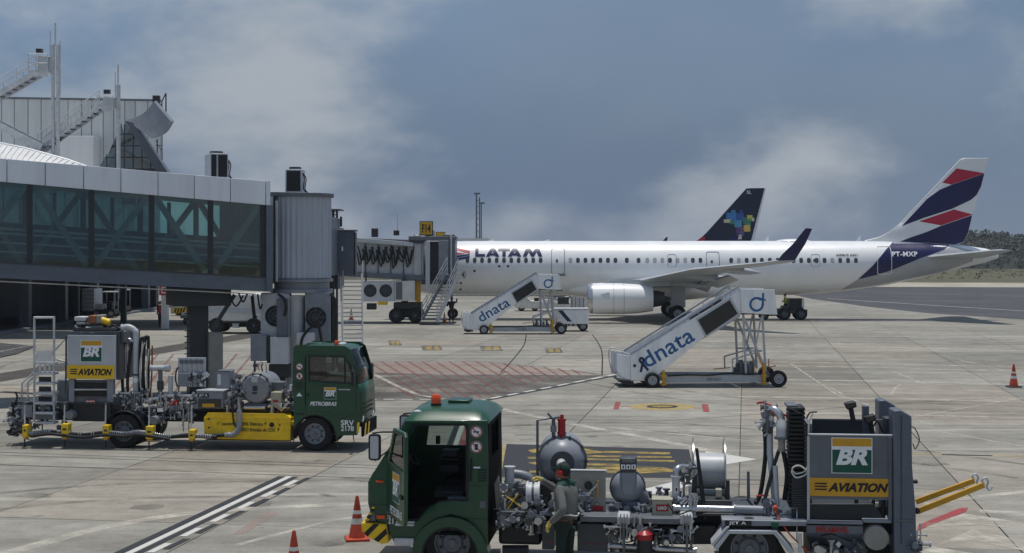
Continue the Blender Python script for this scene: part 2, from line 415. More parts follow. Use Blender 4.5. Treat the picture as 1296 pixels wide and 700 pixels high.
# ================================================================ GROUND
TH = R(9.3)
U = Vector((math.cos(TH), -math.sin(TH), 0)); V = Vector((math.sin(TH), math.cos(TH), 0))
def uv(u, v, z=0.0): return U * u + V * v + Vector((0, 0, z))
def concrete(name, base, joints=False, tone=0.16, dark=0.0):
    m = bpy.data.materials.new(name); m.use_nodes = True
    ns, lk = m.node_tree.nodes, m.node_tree.links; b = ns['Principled BSDF']
    g = ns.new('ShaderNodeNewGeometry')
    def noise(sc, scl=(1, 1, 1), rot=0.0, det=6, ro=0.6, dist=0.0):
        mp = ns.new('ShaderNodeMapping'); mp.inputs['Rotation'].default_value = (0, 0, rot); mp.inputs['Scale'].default_value = scl
        lk.new(g.outputs['Position'], mp.inputs[0])
        n = ns.new('ShaderNodeTexNoise'); n.inputs['Scale'].default_value = sc; n.inputs['Detail'].default_value = det; n.inputs['Roughness'].default_value = ro; n.inputs['Distortion'].default_value = dist
        lk.new(mp.outputs[0], n.inputs['Vector']); return n.outputs['Fac']
    def rng(f, a, b_, c, d):
        r = ns.new('ShaderNodeMapRange'); r.inputs['From Min'].default_value = a; r.inputs['From Max'].default_value = b_; r.inputs['To Min'].default_value = c; r.inputs['To Max'].default_value = d
        lk.new(f, r.inputs['Value']); return r.outputs[0]
    def mul(a, b_):
        n = ns.new('ShaderNodeMath'); n.operation = 'MULTIPLY'
        for i, x in enumerate((a, b_)):
            if isinstance(x, float): n.inputs[i].default_value = x
            else: lk.new(x, n.inputs[i])
        return n.outputs[0]
    def mixc(f, a, c):
        n = ns.new('ShaderNodeMix'); n.data_type = 'RGBA'
        lk.new(f, n.inputs[0])
        for i, x in ((6, a), (7, c)):
            if isinstance(x, tuple): n.inputs[i].default_value = x
            else: lk.new(x, n.inputs[i])
        return n.outputs[2]
    broad = rng(noise(0.13, det=5), 0.35, 0.65, 0.78, 1.14)
    streak = rng(noise(1.0, (0.06, 0.9, 1), TH, 7, 0.65), 0.38, 0.66, 0.82, 1.10)
    mott = rng(noise(1.3, det=10, ro=0.72), 0.3, 0.7, 0.74, 1.16)
    fine = rng(noise(14, det=8, ro=0.8), 0.3, 0.7, 0.80, 1.12)
    oi = ns.new('ShaderNodeObjectInfo')
    sl = rng(oi.outputs['Random'], 0, 1, 1 - tone, 1 + tone * .6)
    k = mul(mul(mul(broad, streak), mul(mott, fine)), sl)
    cs = ns.new('ShaderNodeVectorMath'); cs.operation = 'SCALE'; cs.inputs[0].default_value = base[:3]; lk.new(k, cs.inputs['Scale'])
    hs_ = ns.new('ShaderNodeMath'); hs_.operation = 'FRACT'; h2_ = ns.new('ShaderNodeMath'); h2_.operation = 'MULTIPLY'; h2_.inputs[1].default_value = 17.3; lk.new(oi.outputs['Random'], h2_.inputs[0]); lk.new(h2_.outputs[0], hs_.inputs[0])
    pk = ns.new('ShaderNodeMix'); pk.data_type = 'RGBA'; pk.blend_type = 'MULTIPLY'; pk.inputs[7].default_value = (1.02, .96, .92, 1); lk.new(cs.outputs[0], pk.inputs[6]); lk.new(rng(hs_.outputs[0], .55, .9, 0.0, 1.0 if tone > .1 else 0.0), pk.inputs[0])
    spots = rng(noise(3.2, det=3, ro=0.5), 0.70, 0.76, 0.0, 0.6)
    c_sp = mixc(spots, pk.outputs[2], (base[0] * .45, base[1] * .43, base[2] * .4, 1))
    oil = rng(noise(0.55, det=5, ro=0.62, dist=0.6), 0.60, 0.72, 0.0, 0.45)
    c = mixc(oil, c_sp, (base[0] * .42, base[1] * .41, base[2] * .40, 1))
    tyre = rng(noise(1.0, (0.03, 1.6, 1), TH + 0.05, 5, 0.5, 0.4), 0.60, 0.70, 0.0, 0.5)
    c = mixc(tyre, c, (base[0] * .5, base[1] * .5, base[2] * .5, 1))
    chalk = rng(noise(1.0, (0.05, 1.1, 1), TH - 0.16, 6, 0.6, 0.8), 0.60, 0.70, 0.0, 0.55)
    c = mixc(chalk, c, (base[0] * 1.45, base[1] * 1.45, base[2] * 1.42, 1))
    if joints:
        br = ns.new('ShaderNodeTexBrick'); br.offset = 0; br.inputs['Scale'].default_value = 1; br.inputs['Mortar Size'].default_value = 0.02
        br.inputs['Brick Width'].default_value = 4.62; br.inputs['Row Height'].default_value = 6.0; br.inputs['Mortar Smooth'].default_value = 0.2
        mp = ns.new('ShaderNodeMapping'); mp.inputs['Rotation'].default_value = (0, 0, TH); mp.inputs['Location'].default_value = (0.12, -0.6, 0)
        lk.new(g.outputs['Position'], mp.inputs[0]); lk.new(mp.outputs[0], br.inputs['Vector'])
        c = mixc(mul(br.outputs['Fac'], 0.6), c, (0.05, 0.048, 0.045, 1))
    lk.new(c, b.inputs['Base Color']); b.inputs['Roughness'].default_value = 0.85; b.inputs['Specular IOR Level'].default_value = 0.25
    bp = ns.new('ShaderNodeBump'); bp.inputs['Strength'].default_value = 0.25; bp.inputs['Distance'].default_value = 0.01
    lk.new(noise(45, det=8, ro=0.75), bp.inputs['Height']); lk.new(bp.outputs[0], b.inputs['Normal'])
    M[name] = m; return m
concrete('concrete', (0.328, 0.314, 0.270, 1), tone=0.2)
concrete('concrete_far', (0.328, 0.314, 0.270, 1), joints=True, tone=0.0)
concrete('patch_concrete', (0.36, 0.31, 0.27, 1), tone=0.05)
concrete('asphalt', (0.092, 0.094, 0.10, 1), tone=0.0)
concrete('kerb_concrete', (0.22, 0.235, 0.25, 1), tone=0.05)
def worn(name, rgb, lo, hi, cover=0.95, scale=1.6, lin=None):
    m = bpy.data.materials.new(name); m.use_nodes = True
    ns, lk = m.node_tree.nodes, m.node_tree.links; b = ns['Principled BSDF']; o = ns['Material Output']
    g = ns.new('ShaderNodeNewGeometry')
    n = ns.new('ShaderNodeTexNoise'); n.inputs['Scale'].default_value = scale; n.inputs['Detail'].default_value = 9; n.inputs['Roughness'].default_value = 0.72
    lk.new(g.outputs['Position'], n.inputs['Vector'])
    r = ns.new('ShaderNodeMapRange'); r.inputs['From Min'].default_value = lo; r.inputs['From Max'].default_value = hi; r.inputs['To Max'].default_value = cover
    lk.new(n.outputs['Fac'], r.inputs['Value'])
    b.inputs['Base Color'].default_value = lin or srgb(*rgb); b.inputs['Roughness'].default_value = 0.75; b.inputs['Specular IOR Level'].default_value = 0.25
    t = ns.new('ShaderNodeBsdfTransparent'); mx = ns.new('ShaderNodeMixShader')
    lk.new(r.outputs[0], mx.inputs[0]); lk.new(t.outputs[0], mx.inputs[1]); lk.new(b.outputs[0], mx.inputs[2]); lk.new(mx.outputs[0], o.inputs[0])
    M[name] = m
worn('paint_white', (205, 203, 196), 0.2, 0.42)
worn('paint_faint', (206, 200, 186), 0.34, 0.62, 0.8)
worn('paint_black', (58, 60, 63), 0.15, 0.35)
worn('paint_yellow', (200, 172, 90), 0.32, 0.66, .8, 2.6)
worn('paint_red', (166, 74, 76), 0.28, 0.56, 0.85)
worn('paint_redfaint', (138, 90, 86), 0.32, 0.64, 0.75)
worn('tar', (44, 44, 46), 0.25, 0.45, 0.85)
pm('joint_fill', (74, 70, 64), 0.9, var=.4, scale=.8)
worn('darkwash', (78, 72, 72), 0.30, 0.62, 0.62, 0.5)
worn('pinkwash', (176, 150, 140), 0.30, 0.62, 0.6, 0.6)

# open country to the horizon
def grid_sheet(name, x0, x1, y0, y1, z, mat, n=1):
    return MB().add([(x0, y0, z), (x1, y0, z), (x1, y1, z), (x0, y1, z)], [(0, 1, 2, 3)]).build(name, mat, smooth=False)
m = concrete('field', (0.125, 0.12, 0.07, 1), tone=0)
for n_ in m.node_tree.nodes:
    pass
concrete('sand', (0.46, 0.42, 0.34, 1), tone=0)
struct(grid_sheet('ground', -3000, 3000, -500, 5500, -0.10, 'field'))
struct(MB().add([uv(-300, 200, -.07), uv(420, 200, -.07), uv(420, 236, -.07), uv(-300, 236, -.07)], [(0, 1, 2, 3)]).build('sand_strip', 'sand', smooth=False))
struct(MB().add([uv(-300, 50, -.055), uv(420, 50, -.055), uv(420, 206, -.055), uv(-300, 206, -.055)], [(0, 1, 2, 3)]).build('taxiway', 'asphalt', smooth=False))
apron = struct(MB().add([uv(-140, -300, -.035), uv(160, -300, -.035), uv(160, 70, -.035)] + [gp(a_, b_) + Vector((0, 0, -.035)) for a_, b_ in ((1400, 412), (1291, 403.6), (1175, 396), (1100, 388), (1028, 378), (1000, 372), (985, 364), (980, 357))] + [uv(-140, 240, -.035)], [tuple(range(12))]).build('apron', 'concrete_far', smooth=False))
JB = MB().add([uv(-30, 11, -.03), uv(30, 11, -.03), uv(30, 84, -.03), uv(-30, 84, -.03)], [(0, 1, 2, 3)]).build('joint_bed', 'joint_fill', apron, smooth=False)
SU, SV, GAP = 4.62, 6.0, 0.024
SLAB = MB().prism([(-SU / 2 + GAP / 2, -SV / 2 + GAP / 2), (SU / 2 - GAP / 2, -SV / 2 + GAP / 2), (SU / 2 - GAP / 2, SV / 2 - GAP / 2), (-SU / 2 + GAP / 2, SV / 2 - GAP / 2)], 'z', -0.026, 0.0)
slab_me = SLAB.mesh('slab', 'concrete', smooth=False)
for i in range(-6, 8):
    for j in range(-3, 9):
        uc = -0.12 + SU * (i + .5); vc = 30.6 + SV * (j + .5)
        if uc < -30 + SU / 2 or uc > 30 - SU / 2: continue
        c = uv(uc, vc)
        if c.y < 14 or abs(c.x) > c.y * 0.36 + 8: continue
        o = link_mesh('slab', slab_me, apron, (c.x, c.y, random.uniform(-.004, 0)), (0, 0, -TH))

# painted markings: thin sheets on the slabs, children of the apron
def gpoly(name, pts, mat, z=0.004):
    return MB().add([gp(*p, 0) + Vector((0, 0, z)) for p in pts], [tuple(range(len(pts)))]).build(name, mat, apron, smooth=False)
def gstrip(name, pts, w, mat, z=0.004, world=False):
    P = [Vector(p) for p in pts] if world else [gp(*p) for p in pts]
    mb = MB(); vs = []
    for i, p in enumerate(P):
        d = (P[min(i + 1, len(P) - 1)] - P[max(i - 1, 0)]).normalized(); s = Vector((-d.y, d.x, 0)) * w / 2
        vs += [p + s + Vector((0, 0, z)), p - s + Vector((0, 0, z))]
    return mb.add(vs, [(2 * i, 2 * i + 1, 2 * i + 3, 2 * i + 2) for i in range(len(P) - 1)]).build(name, mat, apron, smooth=False)
def lerp(a, b, t): return a + (b - a) * t
# double line with black border, white core and dashes
A, B = gp(152, 700), gp(358, 603)
A = A + (A - B) * 0.5
dv = (B - A).normalized(); sv = Vector((dv.y, -dv.x, 0))
def off(p, k): return p + sv * k
gstrip('line_edge', [off(A, -.02), off(B, -.02)], .17, 'paint_black', world=True)
gstrip('white_line', [off(A, .15), off(B, .15)], .13, 'paint_white', .005, world=True)
gstrip('line_edge', [off(A, .30), off(B, .30)], .13, 'paint_black', world=True)
n_d = 9
for i in range(n_d):
    a_ = lerp(A, B, i / n_d + .01); b_ = lerp(A, B, (i + .55) / n_d + .01); c_ = lerp(A, B, (i + 1) / n_d)
    gstrip('white_dash', [off(a_, .47), off(b_, .47)], .13, 'paint_white', .005, world=True)
    gstrip('line_edge', [off(lerp(A, B, (i + .3) / n_d), .62), off(lerp(A, B, (i + .95) / n_d), .62)], .13, 'paint_black', world=True)
# long thin tarred lines across the stand
for y0, y1 in ((572.6, 589.5), (588, 606), (576, 593)):
    gstrip('tar_line', [(-60, y0 - (y1 - y0) / 8), (480, y1), (700, y1 + (y1 - y0) * .45)], .035, 'tar', .006)
# faint swept guide curve
gstrip('guide_curve', smooth_path([gp(-40, 716), gp(60, 686), (gp(150, 664)), gp(250, 649), gp(360, 642), gp(470, 637)], 5), .34, 'paint_faint', .003, world=True)
gstrip('guide_curve', smooth_path([gp(300, 690), gp(400, 664), gp(440, 656), gp(520, 648)], 5), .15, 'paint_faint', .003, world=True)
gpoly('repair_patch', [(294, 676), (308, 677), (352, 649), (337, 648)], 'pinkwash', .003)
# hatched keep-clear area in front of the bridge
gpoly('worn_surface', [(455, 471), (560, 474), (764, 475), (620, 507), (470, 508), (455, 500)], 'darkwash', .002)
gpoly('worn_surface', [(455, 459), (617, 459), (764, 473.5), (560, 474), (455, 471)], 'pinkwash', .002)
for i in range(17):
    xa = 448 + i * 17.2
    t = min(1, max(0, (xa - 610) / 160))
    ya = 457.5 + 14 * t; ln = 1 - .93 * max(0, min(1, (xa - 540) / 200))
    gstrip('hatch_line', [(xa, ya), (xa + 76 * ln, ya + 46 * ln)], .13, 'paint_redfaint', .005)
gstrip('hatch_border', [(455, 458), (617, 458.3), (770, 474.5)], .13, 'paint_redfaint', .0045)
for i in range(9):
    t0, t1 = i / 9, (i + .62) / 9
    gstrip('white_dash', [(600 + 190 * t0, 508.5 - 36.5 * t0), (600 + 190 * t1, 508.5 - 36.5 * t1)], .16, 'paint_white', .006)
gstrip('hatch_border', [(598, 510), (792, 473)], .26, 'paint_black', .0045)
for i in range(5):
    gstrip('white_dash', [(462 + i * 23, 505.5), (476 + i * 23, 505.7)], .16, 'paint_white', .006)
gstrip('guide_line', [(470, 472), (505, 490), (530, 500), (566, 506), (590, 514)], .2, 'paint_faint', .0055)
# red hatching beside the bridge column
gstrip('hatch_border', [(150, 447), (345, 448.5)], .11, 'paint_redfaint', .005)
for i in range(10):
    xa = 150 + i * 20
    gstrip('hatch_line', [(xa + 10, 448), (xa - 12, 474), (xa - 30, 498)], .12, 'paint_redfaint', .005)
for y in (458, 466, 478):
    gstrip('hatch_line', [(186, y), (345, y + 2)], .10, 'paint_redfaint', .0045)
gstrip('shadow_and_red_line', [(0, 496), (130, 503), (260, 508)], .5, 'tar', .004)  # glazed bridge's ground shadow painted as a dark strip; next strip is red paint
gstrip('shadow_and_red_line', [(0, 491), (130, 498), (260, 503)], .12, 'paint_redfaint', .005)
# small yellow and black stand numbers on far apron
for x, y, w in ((500, 434, 14), (547, 440.5, 24), (622, 441, 26), (701, 443.5, 20)):
    gpoly('stand_mark_board', [(x - w / 2, y + 3.2), (x + w / 2 + 2, y + 3.2), (x + w / 2 - 2, y - 3.2), (x - w / 2 - 2, y - 3.2)], 'darkwash', .004)
    gpoly('stand_mark', [(x - w * .3, y + 2.4), (x - w * .02, y + 2.4), (x - w * .04, y - 2.2), (x - w * .34, y - 2.2)], 'paint_yellow', .006)
    gpoly('stand_mark', [(x + w * .14, y + 2.4), (x + w * .4, y + 2.4), (x + w * .34, y - 2.2), (x + w * .1, y - 2.2)], 'paint_yellow', .006)
gstrip('tar_line', [(465, 439), (535, 439.5)], .18, 'tar', .004)
for pts in ([(666, 423.6), (663, 437), (647, 457.7), (634, 471)], [(749.6, 423.6), (757, 434), (762, 447), (762, 475)], [(640, 470), (632, 474)]):
    gstrip('crack_seal', smooth_path([gp(*p) for p in pts], 6), .06, 'tar', .006, world=True)
# round stand mark with red bars
ell = lambda cx, cy, rx, ry, n=28: [(cx + rx * math.cos(2 * math.pi * k / n), cy + ry * math.sin(2 * math.pi * k / n)) for k in range(n)]
gpoly('stand_circle', ell(838, 515, 42, 4.6), 'paint_yellow', .004)
gpoly('stand_circle_core', ell(838, 514.7, 20, 2.2), 'paint_black', .007)
gpoly('stand_circle_ring', ell(838, 514.7, 14, 1.3), 'paint_yellow', .009)
gpoly('red_bar', [(776, 518), (783, 518), (786, 508.5), (779, 508.5)], 'paint_red')
gpoly('red_bar', [(890, 521), (898, 521.5), (896, 511.5), (888, 511.5)], 'paint_red')
gstrip('red_line', [(786, 514.5), (798, 514.5)], .12, 'paint_red'); gstrip('red_line', [(878, 516.5), (889, 516.5)], .12, 'paint_red')
# painted dark board with yellow stand number, behind the near truck
gpoly('stand_board', [(634, 604), (641, 562), (872, 569), (880, 605)], 'paint_black', .004)
gpoly('stand_board_edge', [(626, 604), (633.5, 604), (640.5, 562), (634, 562)], 'paint_yellow', .004)
for pts in ([(668, 570), (684, 567.5), (740, 568), (768, 573), (730, 576), (672, 573)], [(764, 571), (848, 573), (848, 575.5), (764, 573.5)], [(738, 576.5), (850, 578), (850, 580), (738, 578.5)],
            [(668, 578.5), (854, 583), (854, 585.2), (668, 580.7)], [(668, 586), (684, 584.5), (700, 588), (684, 590)], [(735, 586), (800, 588), (800, 591), (735, 589)], [(736, 592), (800, 590.5), (840, 592), (862, 597), (800, 600), (736, 597)], [(670, 596), (730, 597), (730, 599.5), (670, 598.5)]):
    gpoly('stand_number_stroke', pts, 'paint_yellow', .008)
gpoly('arrow_head', [(893, 571), (958, 581.5), (893, 592)], 'paint_white')
gpoly('arrow_head', [(800, 623), (880, 603), (880, 612), (838, 626)], 'paint_white')
gstrip('guide_line', [(560, 507), (620, 515), (720, 536), (800, 551), (880, 567), (920, 575)], .34, 'paint_faint', .005)
gstrip('guide_line', [(560, 508), (640, 510.5), (748, 512)], .25, 'paint_faint', .004)
gstrip('guide_line', [(770, 541), (850, 549), (970, 560)], .16, 'paint_faint', .004)
gstrip('tar_line', [(600, 528), (840, 533), (964, 524), (1100, 513), (1260, 504)], .03, 'tar', .006)
for pts, mt in (([(557, 585), (565, 585), (588, 520), (582, 520)], 'paint_black'), ([(566, 585), (572, 585), (594, 520), (589, 520)], 'paint_white'), ([(573, 585), (585, 585), (606, 520), (596, 520)], 'paint_red')):
    gpoly('crossing_stripe', pts, mt, .0065)
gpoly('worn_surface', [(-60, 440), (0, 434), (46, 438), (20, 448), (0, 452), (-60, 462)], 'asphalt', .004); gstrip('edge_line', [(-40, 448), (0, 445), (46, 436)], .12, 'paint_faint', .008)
worn('tyre_wash', (58, 56, 54), 0.38, 0.72, 0.42, 1.1)
def track(pts, w=.24, gap=1.9):
    P_ = smooth_path([gp(*p) for p in pts], 8)
    for s_ in (-.5, .5):
        Q_ = []
        for i_, p in enumerate(P_):
            d_ = (P_[min(i_ + 1, len(P_) - 1)] - P_[max(i_ - 1, 0)]).normalized(); Q_.append(p + Vector((-d_.y, d_.x, 0)) * gap * s_)
        gstrip('tyre_track', Q_, w, 'tyre_wash', .0025, world=True)
for pts in ([(-60, 640), (150, 622), (420, 618), (470, 622)], [(640, 545), (820, 540), (1000, 556), (1320, 600)], [(700, 470), (900, 505), (1100, 512), (1340, 520)], [(560, 425), (800, 430), (1100, 425), (1330, 440)], [(-40, 540), (10, 480), (60, 455), (200, 440)]): track(pts)
rg_ = random.Random(77)
for _ in range(46):
    x_, y_ = rg_.uniform(0, 1296), rg_.choice((rg_.uniform(430, 560), rg_.uniform(560, 700))); c_ = gp(x_, y_); r_ = rg_.uniform(.08, .45)
    vs_ = [c_ + Vector((r_ * rg_.uniform(.6, 1.2) * math.cos(k_ * .571), r_ * rg_.uniform(.6, 1.2) * math.sin(k_ * .571), .0028)) for k_ in range(11)]
    MB().add(vs_, [tuple(range(11))]).build('oil_stain', 'tyre_wash', apron, smooth=False)
# right-hand side
for i, (a_, b_, mt) in enumerate(((1140, 1192, 'paint_yellow'), (1192, 1256, 'paint_black'), (1256, 1330, 'paint_yellow'))):
    gstrip('dashed_line', [(a_, 574.5 + (a_ - 1150) * .022), (b_, 574.5 + (b_ - 1150) * .022)], .13, mt)
gpoly('red_bar', [(1160, 672), (1163, 664), (1215, 643), (1226, 642.5), (1222, 648)], 'paint_red', .006)
for pts in ([(1162, 668), (1220, 650), (1310, 664), (1310, 672), (1240, 664)], [(1186, 690), (1230, 671), (1310, 688), (1310, 700), (1230, 684)], [(1240, 645), (1320, 650), (1320, 656), (1240, 649)], [(1170, 640), (1330, 620), (1330, 616), (1170, 636)], [(1160, 700), (1180, 692), (1300, 712), (1300, 730)]):
    gpoly('worn_stripe', pts, 'paint_faint', .004)
for pts in ([(1128, 500), (1133, 491), (1140, 487)], [(1050, 490), (1068, 500)], [(1130, 470), (1170, 486)], [(1200, 452), (1270, 469), (1330, 478)], [(1000, 460), (1060, 500), (1100, 513)], [(1130, 533), (1200, 520), (1300, 503)], [(1180, 545), (1300, 566)], [(1160, 532), (1180, 538)]):
    gstrip('chalk_mark', [gp(*p) for p in pts], .10, 'paint_faint', .004, world=True)
for y, w in ((437, .5), (458, .35), (463, .3), (480, .4), (502, .3), (522, .25)):
    gstrip('chalk_mark', [(1000 - (y - 437), y), (1140, y + 3), (1330, y + 8)], w, 'paint_faint', .003)
gstrip('taxi_edge_line', [(1047, 377.6), (1180, 386), (1294, 393), (1400, 399)], .3, 'paint_white', -.03)
gstrip('taxi_centre_line', [(1090, 369), (1180, 371.5), (1300, 375), (1400, 379)], .3, 'paint_faint', -.03)
for i in range(9):
    y = 405 + i * 4.6 + random.uniform(-1, 1)
    gstrip('chalk_mark', [(575 + random.uniform(-90, 60), y), (760, y + 1), (1000 + random.uniform(-80, 200), y + 2)], .3, 'paint_faint', .003)
# ================================================================ TERMINAL
tb = thing('terminal_building', 'dark glazed terminal block over a shaded undercroft, behind the glazed bridge', 'terminal', (-31, 60, 0))
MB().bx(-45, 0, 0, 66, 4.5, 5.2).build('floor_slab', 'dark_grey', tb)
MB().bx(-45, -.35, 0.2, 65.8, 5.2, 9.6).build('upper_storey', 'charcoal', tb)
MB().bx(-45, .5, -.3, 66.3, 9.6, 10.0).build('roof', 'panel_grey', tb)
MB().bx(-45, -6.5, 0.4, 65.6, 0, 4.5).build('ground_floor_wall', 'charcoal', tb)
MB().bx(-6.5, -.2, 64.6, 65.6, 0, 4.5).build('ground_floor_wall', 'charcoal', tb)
for i in range(22):
    MB().bx(-.3, -.22, .4 + i * 3, 3.2 + i * 3, 5.35, 9.4).build('window', 'pane_dark', tb)
for i in range(9):
    MB().bx(-1.0, -.4, 2 + i * 7.6, 2.6 + i * 7.6, 0, 4.5).build('column', 'mid_grey', tb)
struct(MB().bx(-30.9, -30.3, 30, 128, -.03, .14).build('kerb', 'kerb_concrete', bevel=.02))
struct(MB().add([(-76, 30, .02), (-30.9, 30, .02), (-30.9, 128, .02), (-76, 128, .02)], [(0, 1, 2, 3)]).build('pavement', 'asphalt', smooth=False))
cn = thing('canopy', 'flat dark deck on columns beside the terminal, shading the red-vested worker', 'canopy', (-26, 97, 0))
MB().bx(-4.9, 5.4, -7, 6.5, 4.35, 4.75).build('deck', 'dark_grey', cn)
for x, y in ((-3.4, -1), (-.9, 1.5), (3.6, 5.5)): MB().bx(x - .18, x + .18, y - .18, y + .18, 0, 4.35).build('column', 'dark_steel', cn)
c_ = gp(209, 416)
sp = thing('sign_post', 'pale square post carrying a red notice board beside the red-vested worker', 'sign post', c_)
MB().bx(-.2, .2, -.2, .2, 0, 4.3).build('post', 'panel_grey', sp)
MB().bx(-.32, .32, -.27, -.21, 2.15, 2.78).build('board', 'red_paint', sp)
MB().bx(-.18, .18, -.285, -.272, 2.26, 2.67).build('notice', 'dirty_white', sp)
MB().bx(-.1, .1, -.295, -.287, 2.34, 2.6).build('notice_symbol', 'red_paint', sp)

# panelled hall behind
FH = Frame((0, 118)); hx = lambda px, py, yl=0: FH.at(px, py, yl)
x0, zt = hx(-60, 122); x1, _ = hx(203, 122); _, zt2 = hx(203, 126)
hall = thing('terminal_hall', 'tall pale metal-panelled hall rising behind the bridge roof', 'building', (0, 118, 0))
MB().add([(x0, .09, 8.9), (x1, .09, 8.9), (x1 - 4.2, 14, 8.9), (x0, 14, 8.9), (x0, .09, zt - .1), (x1, .09, zt2 - .1), (x1 - 4.2, 14, zt2 - .1), (x0, 14, zt - .1)], [(0, 1, 5, 4), (1, 2, 6, 5), (2, 3, 7, 6), (3, 0, 4, 7), (4, 5, 6, 7), (0, 3, 2, 1)]).build('wall', 'dark_grey', hall)
joints = [-60, -43, -26, -9, 2, 18, 35.5, 52, 69, 86, 103, 116, 130.5, 144, 158, 171, 187, 203]
for a_, b_ in zip(joints[:-1], joints[1:]):
    xa, xb = hx(a_, 200)[0] + .03, hx(b_, 200)[0] - .03
    za = lerp(zt, zt2, (a_ + 60) / 263); zb = lerp(zt, zt2, (b_ + 60) / 263)
    MB().prism([(xa, 8.9), (xb, 8.9), (xb, zb - .15), (xa, za - .15)], 'y', 0, .09).build('wall_panel', 'panel_grey', hall)
MB().prism([(x0, zt - .15), (x1, zt2 - .15), (x1, zt2 + .02), (x0, zt + .02)], 'y', -.06, .3).build('coping', 'mid_grey', hall)
xa, za = hx(72, 172, -2); xb, zb = hx(118, 215, -2)
an = tag(MB().bx(xa, xb, 116, 117.9, 8.95, za).build('roof_plant_room', 'roof_white', bevel=.03), 'plain white plant room box on the roof before the panelled hall', 'plant room')
# low white barrel roof
F8 = Frame((0, 84))
prof = [F8.at(*p) for p in ((-120, 163), (-60, 170), (0, 181), (30, 187), (60, 195), (85, 202), (108, 210), (116, 215))]
br = thing('barrel_roof', 'low white curved ribbed roof just above the bridge fascia', 'roof', (0, 84, 0))
rm = MB(); n = len(prof)
for i in range(n - 1):
    (xa, za), (xb, zb) = prof[i], prof[i + 1]
    rm.add([(xa, -2.4, 9.5), (xb, -2.4, 9.5), (xb, -1.2, max(9.55, lerp(9.5, zb, .62))), (xa, -1.2, max(9.55, lerp(9.5, za, .62))), (xb, 0, zb), (xa, 0, za), (xb, 6, zb - .2), (xa, 6, za - .2)], [(0, 1, 2, 3), (3, 2, 4, 5), (5, 4, 6, 7)])
rm.build('roof_sheet', 'roof_white', br)
for k in range(26):
    x = lerp(prof[1][0], prof[-1][0], k / 25)
    for (xa, za), (xb, zb) in zip(prof[:-1], prof[1:]):
        if xa <= x <= xb: z = lerp(za, zb, (x - xa) / (xb - xa))
    MB().path([(x, -2.4, 9.52), (x, -1.2, max(9.57, lerp(9.5, z, .62) + .02)), (x, 0, z + .02)], .03, 4).build('roof_rib', 'roof_white', br)
MB().path([(x, 0, z) for x, z in prof], .06, 6).build('edge_trim', 'cladding', br)

# glass gable with its grey wing
FG = Frame((0, 104)); g = lambda px, py, yl=0: FG.at(px, py, yl)
gd = thing('glass_gable', 'triangular dark glass gable with a tilted grey metal wing canopy', 'gable', (0, 104, 0))
ap = g(159, 155); bl = g(124, 214); brr = g(202, 219)
def tri_x(z, side):   # edge x at height z
    t = (ap[1] - z) / (ap[1] - bl[1]); return lerp(ap[0], (bl if side < 0 else brr)[0], t)
zs = [bl[1] + (ap[1] - bl[1]) * k / 4 for k in range(5)]
xs = [bl[0] + (brr[0] - bl[0]) * k / 7 for k in range(8)]
MB().prism([bl, brr, ap], 'y', 1.6, 1.7).build('backing', 'mid_grey', gd)
for j in range(4):
    for i in range(7):
        za, zb = zs[j] + .03, zs[j + 1] - .03
        la, lb = max(xs[i] + .03, tri_x(za, -1)), max(xs[i] + .03, tri_x(zb, -1)); ra, rb = min(xs[i + 1] - .03, tri_x(za, 1)), min(xs[i + 1] - .03, tri_x(zb, 1))
        if ra - la < .12: continue
        pts = [(la, za), (ra, za)] + ([(rb, zb), (lb, zb)] if rb - lb > .02 else [((la + ra) / 2 if abs(tri_x(zb, 1) - tri_x(zb, -1)) < .1 else (lb + rb) / 2, zb)])
        MB().prism(pts, 'y', 0, .04).build('pane', 'far_glass', gd, smooth=False)
for z in zs: MB().bx(tri_x(z, -1), max(tri_x(z, 1), tri_x(z, -1) + .05), -.03, .05, z - .04, z + .04).build('glazing_bar', 'dark_steel', gd)
for x in xs[1:-1]:
    zz = ap[1] - (ap[1] - bl[1]) * ((x - ap[0]) / ((brr if x > ap[0] else bl)[0] - ap[0]))
    MB().bx(x - .03, x + .03, -.028, .048, bl[1], zz).build('glazing_bar', 'dark_steel', gd)
a0, a1, a2, a3 = g(160, 153), g(200, 219), g(216, 221), g(171, 155)
MB().prism([a0, a1, a2, a3], 'y', -.5, .6).build('side_wing', 'mid_grey', gd, bevel=.04)
q0, q1, q2, q3 = g(161, 152), g(196, 129), g(221, 156), g(196, 177)
wg = MB(); N = 8
for i in range(N + 1):
    t = i / N; bow = .55 * math.sin(math.pi * t)
    p = (lerp(q0[0], q1[0], t) + bow * .25, lerp(q0[1], q1[1], t) - bow * .5); r_ = (lerp(q3[0], q2[0], t) + bow * .25, lerp(q3[1], q2[1], t) - bow * .5)
    wg.v += [(p[0], -.3, p[1]), (r_[0], -1.0, r_[1]), (p[0] + .05, .3, p[1] + .12), (r_[0] + .08, -.5, r_[1] + .12)]
for i in range(N):
    a_ = i * 4; b_ = a_ + 4
    wg.f += [(a_, b_, b_ + 1, a_ + 1), (a_ + 2, a_ + 3, b_ + 3, b_ + 2), (a_, a_ + 2, b_ + 2, b_), (a_ + 1, b_ + 1, b_ + 3, a_ + 3)]
wg.f += [(0, 1, 3, 2), (N * 4, N * 4 + 2, N * 4 + 3, N * 4 + 1)]
wg.build('wing_canopy', 'grey_paint', gd)
ant = thing('antenna_cluster', 'thin rooftop antenna cluster behind the grey wing canopy', 'antenna', (0, 108, 0))
FA = Frame((0, 108))
m_ = MB()
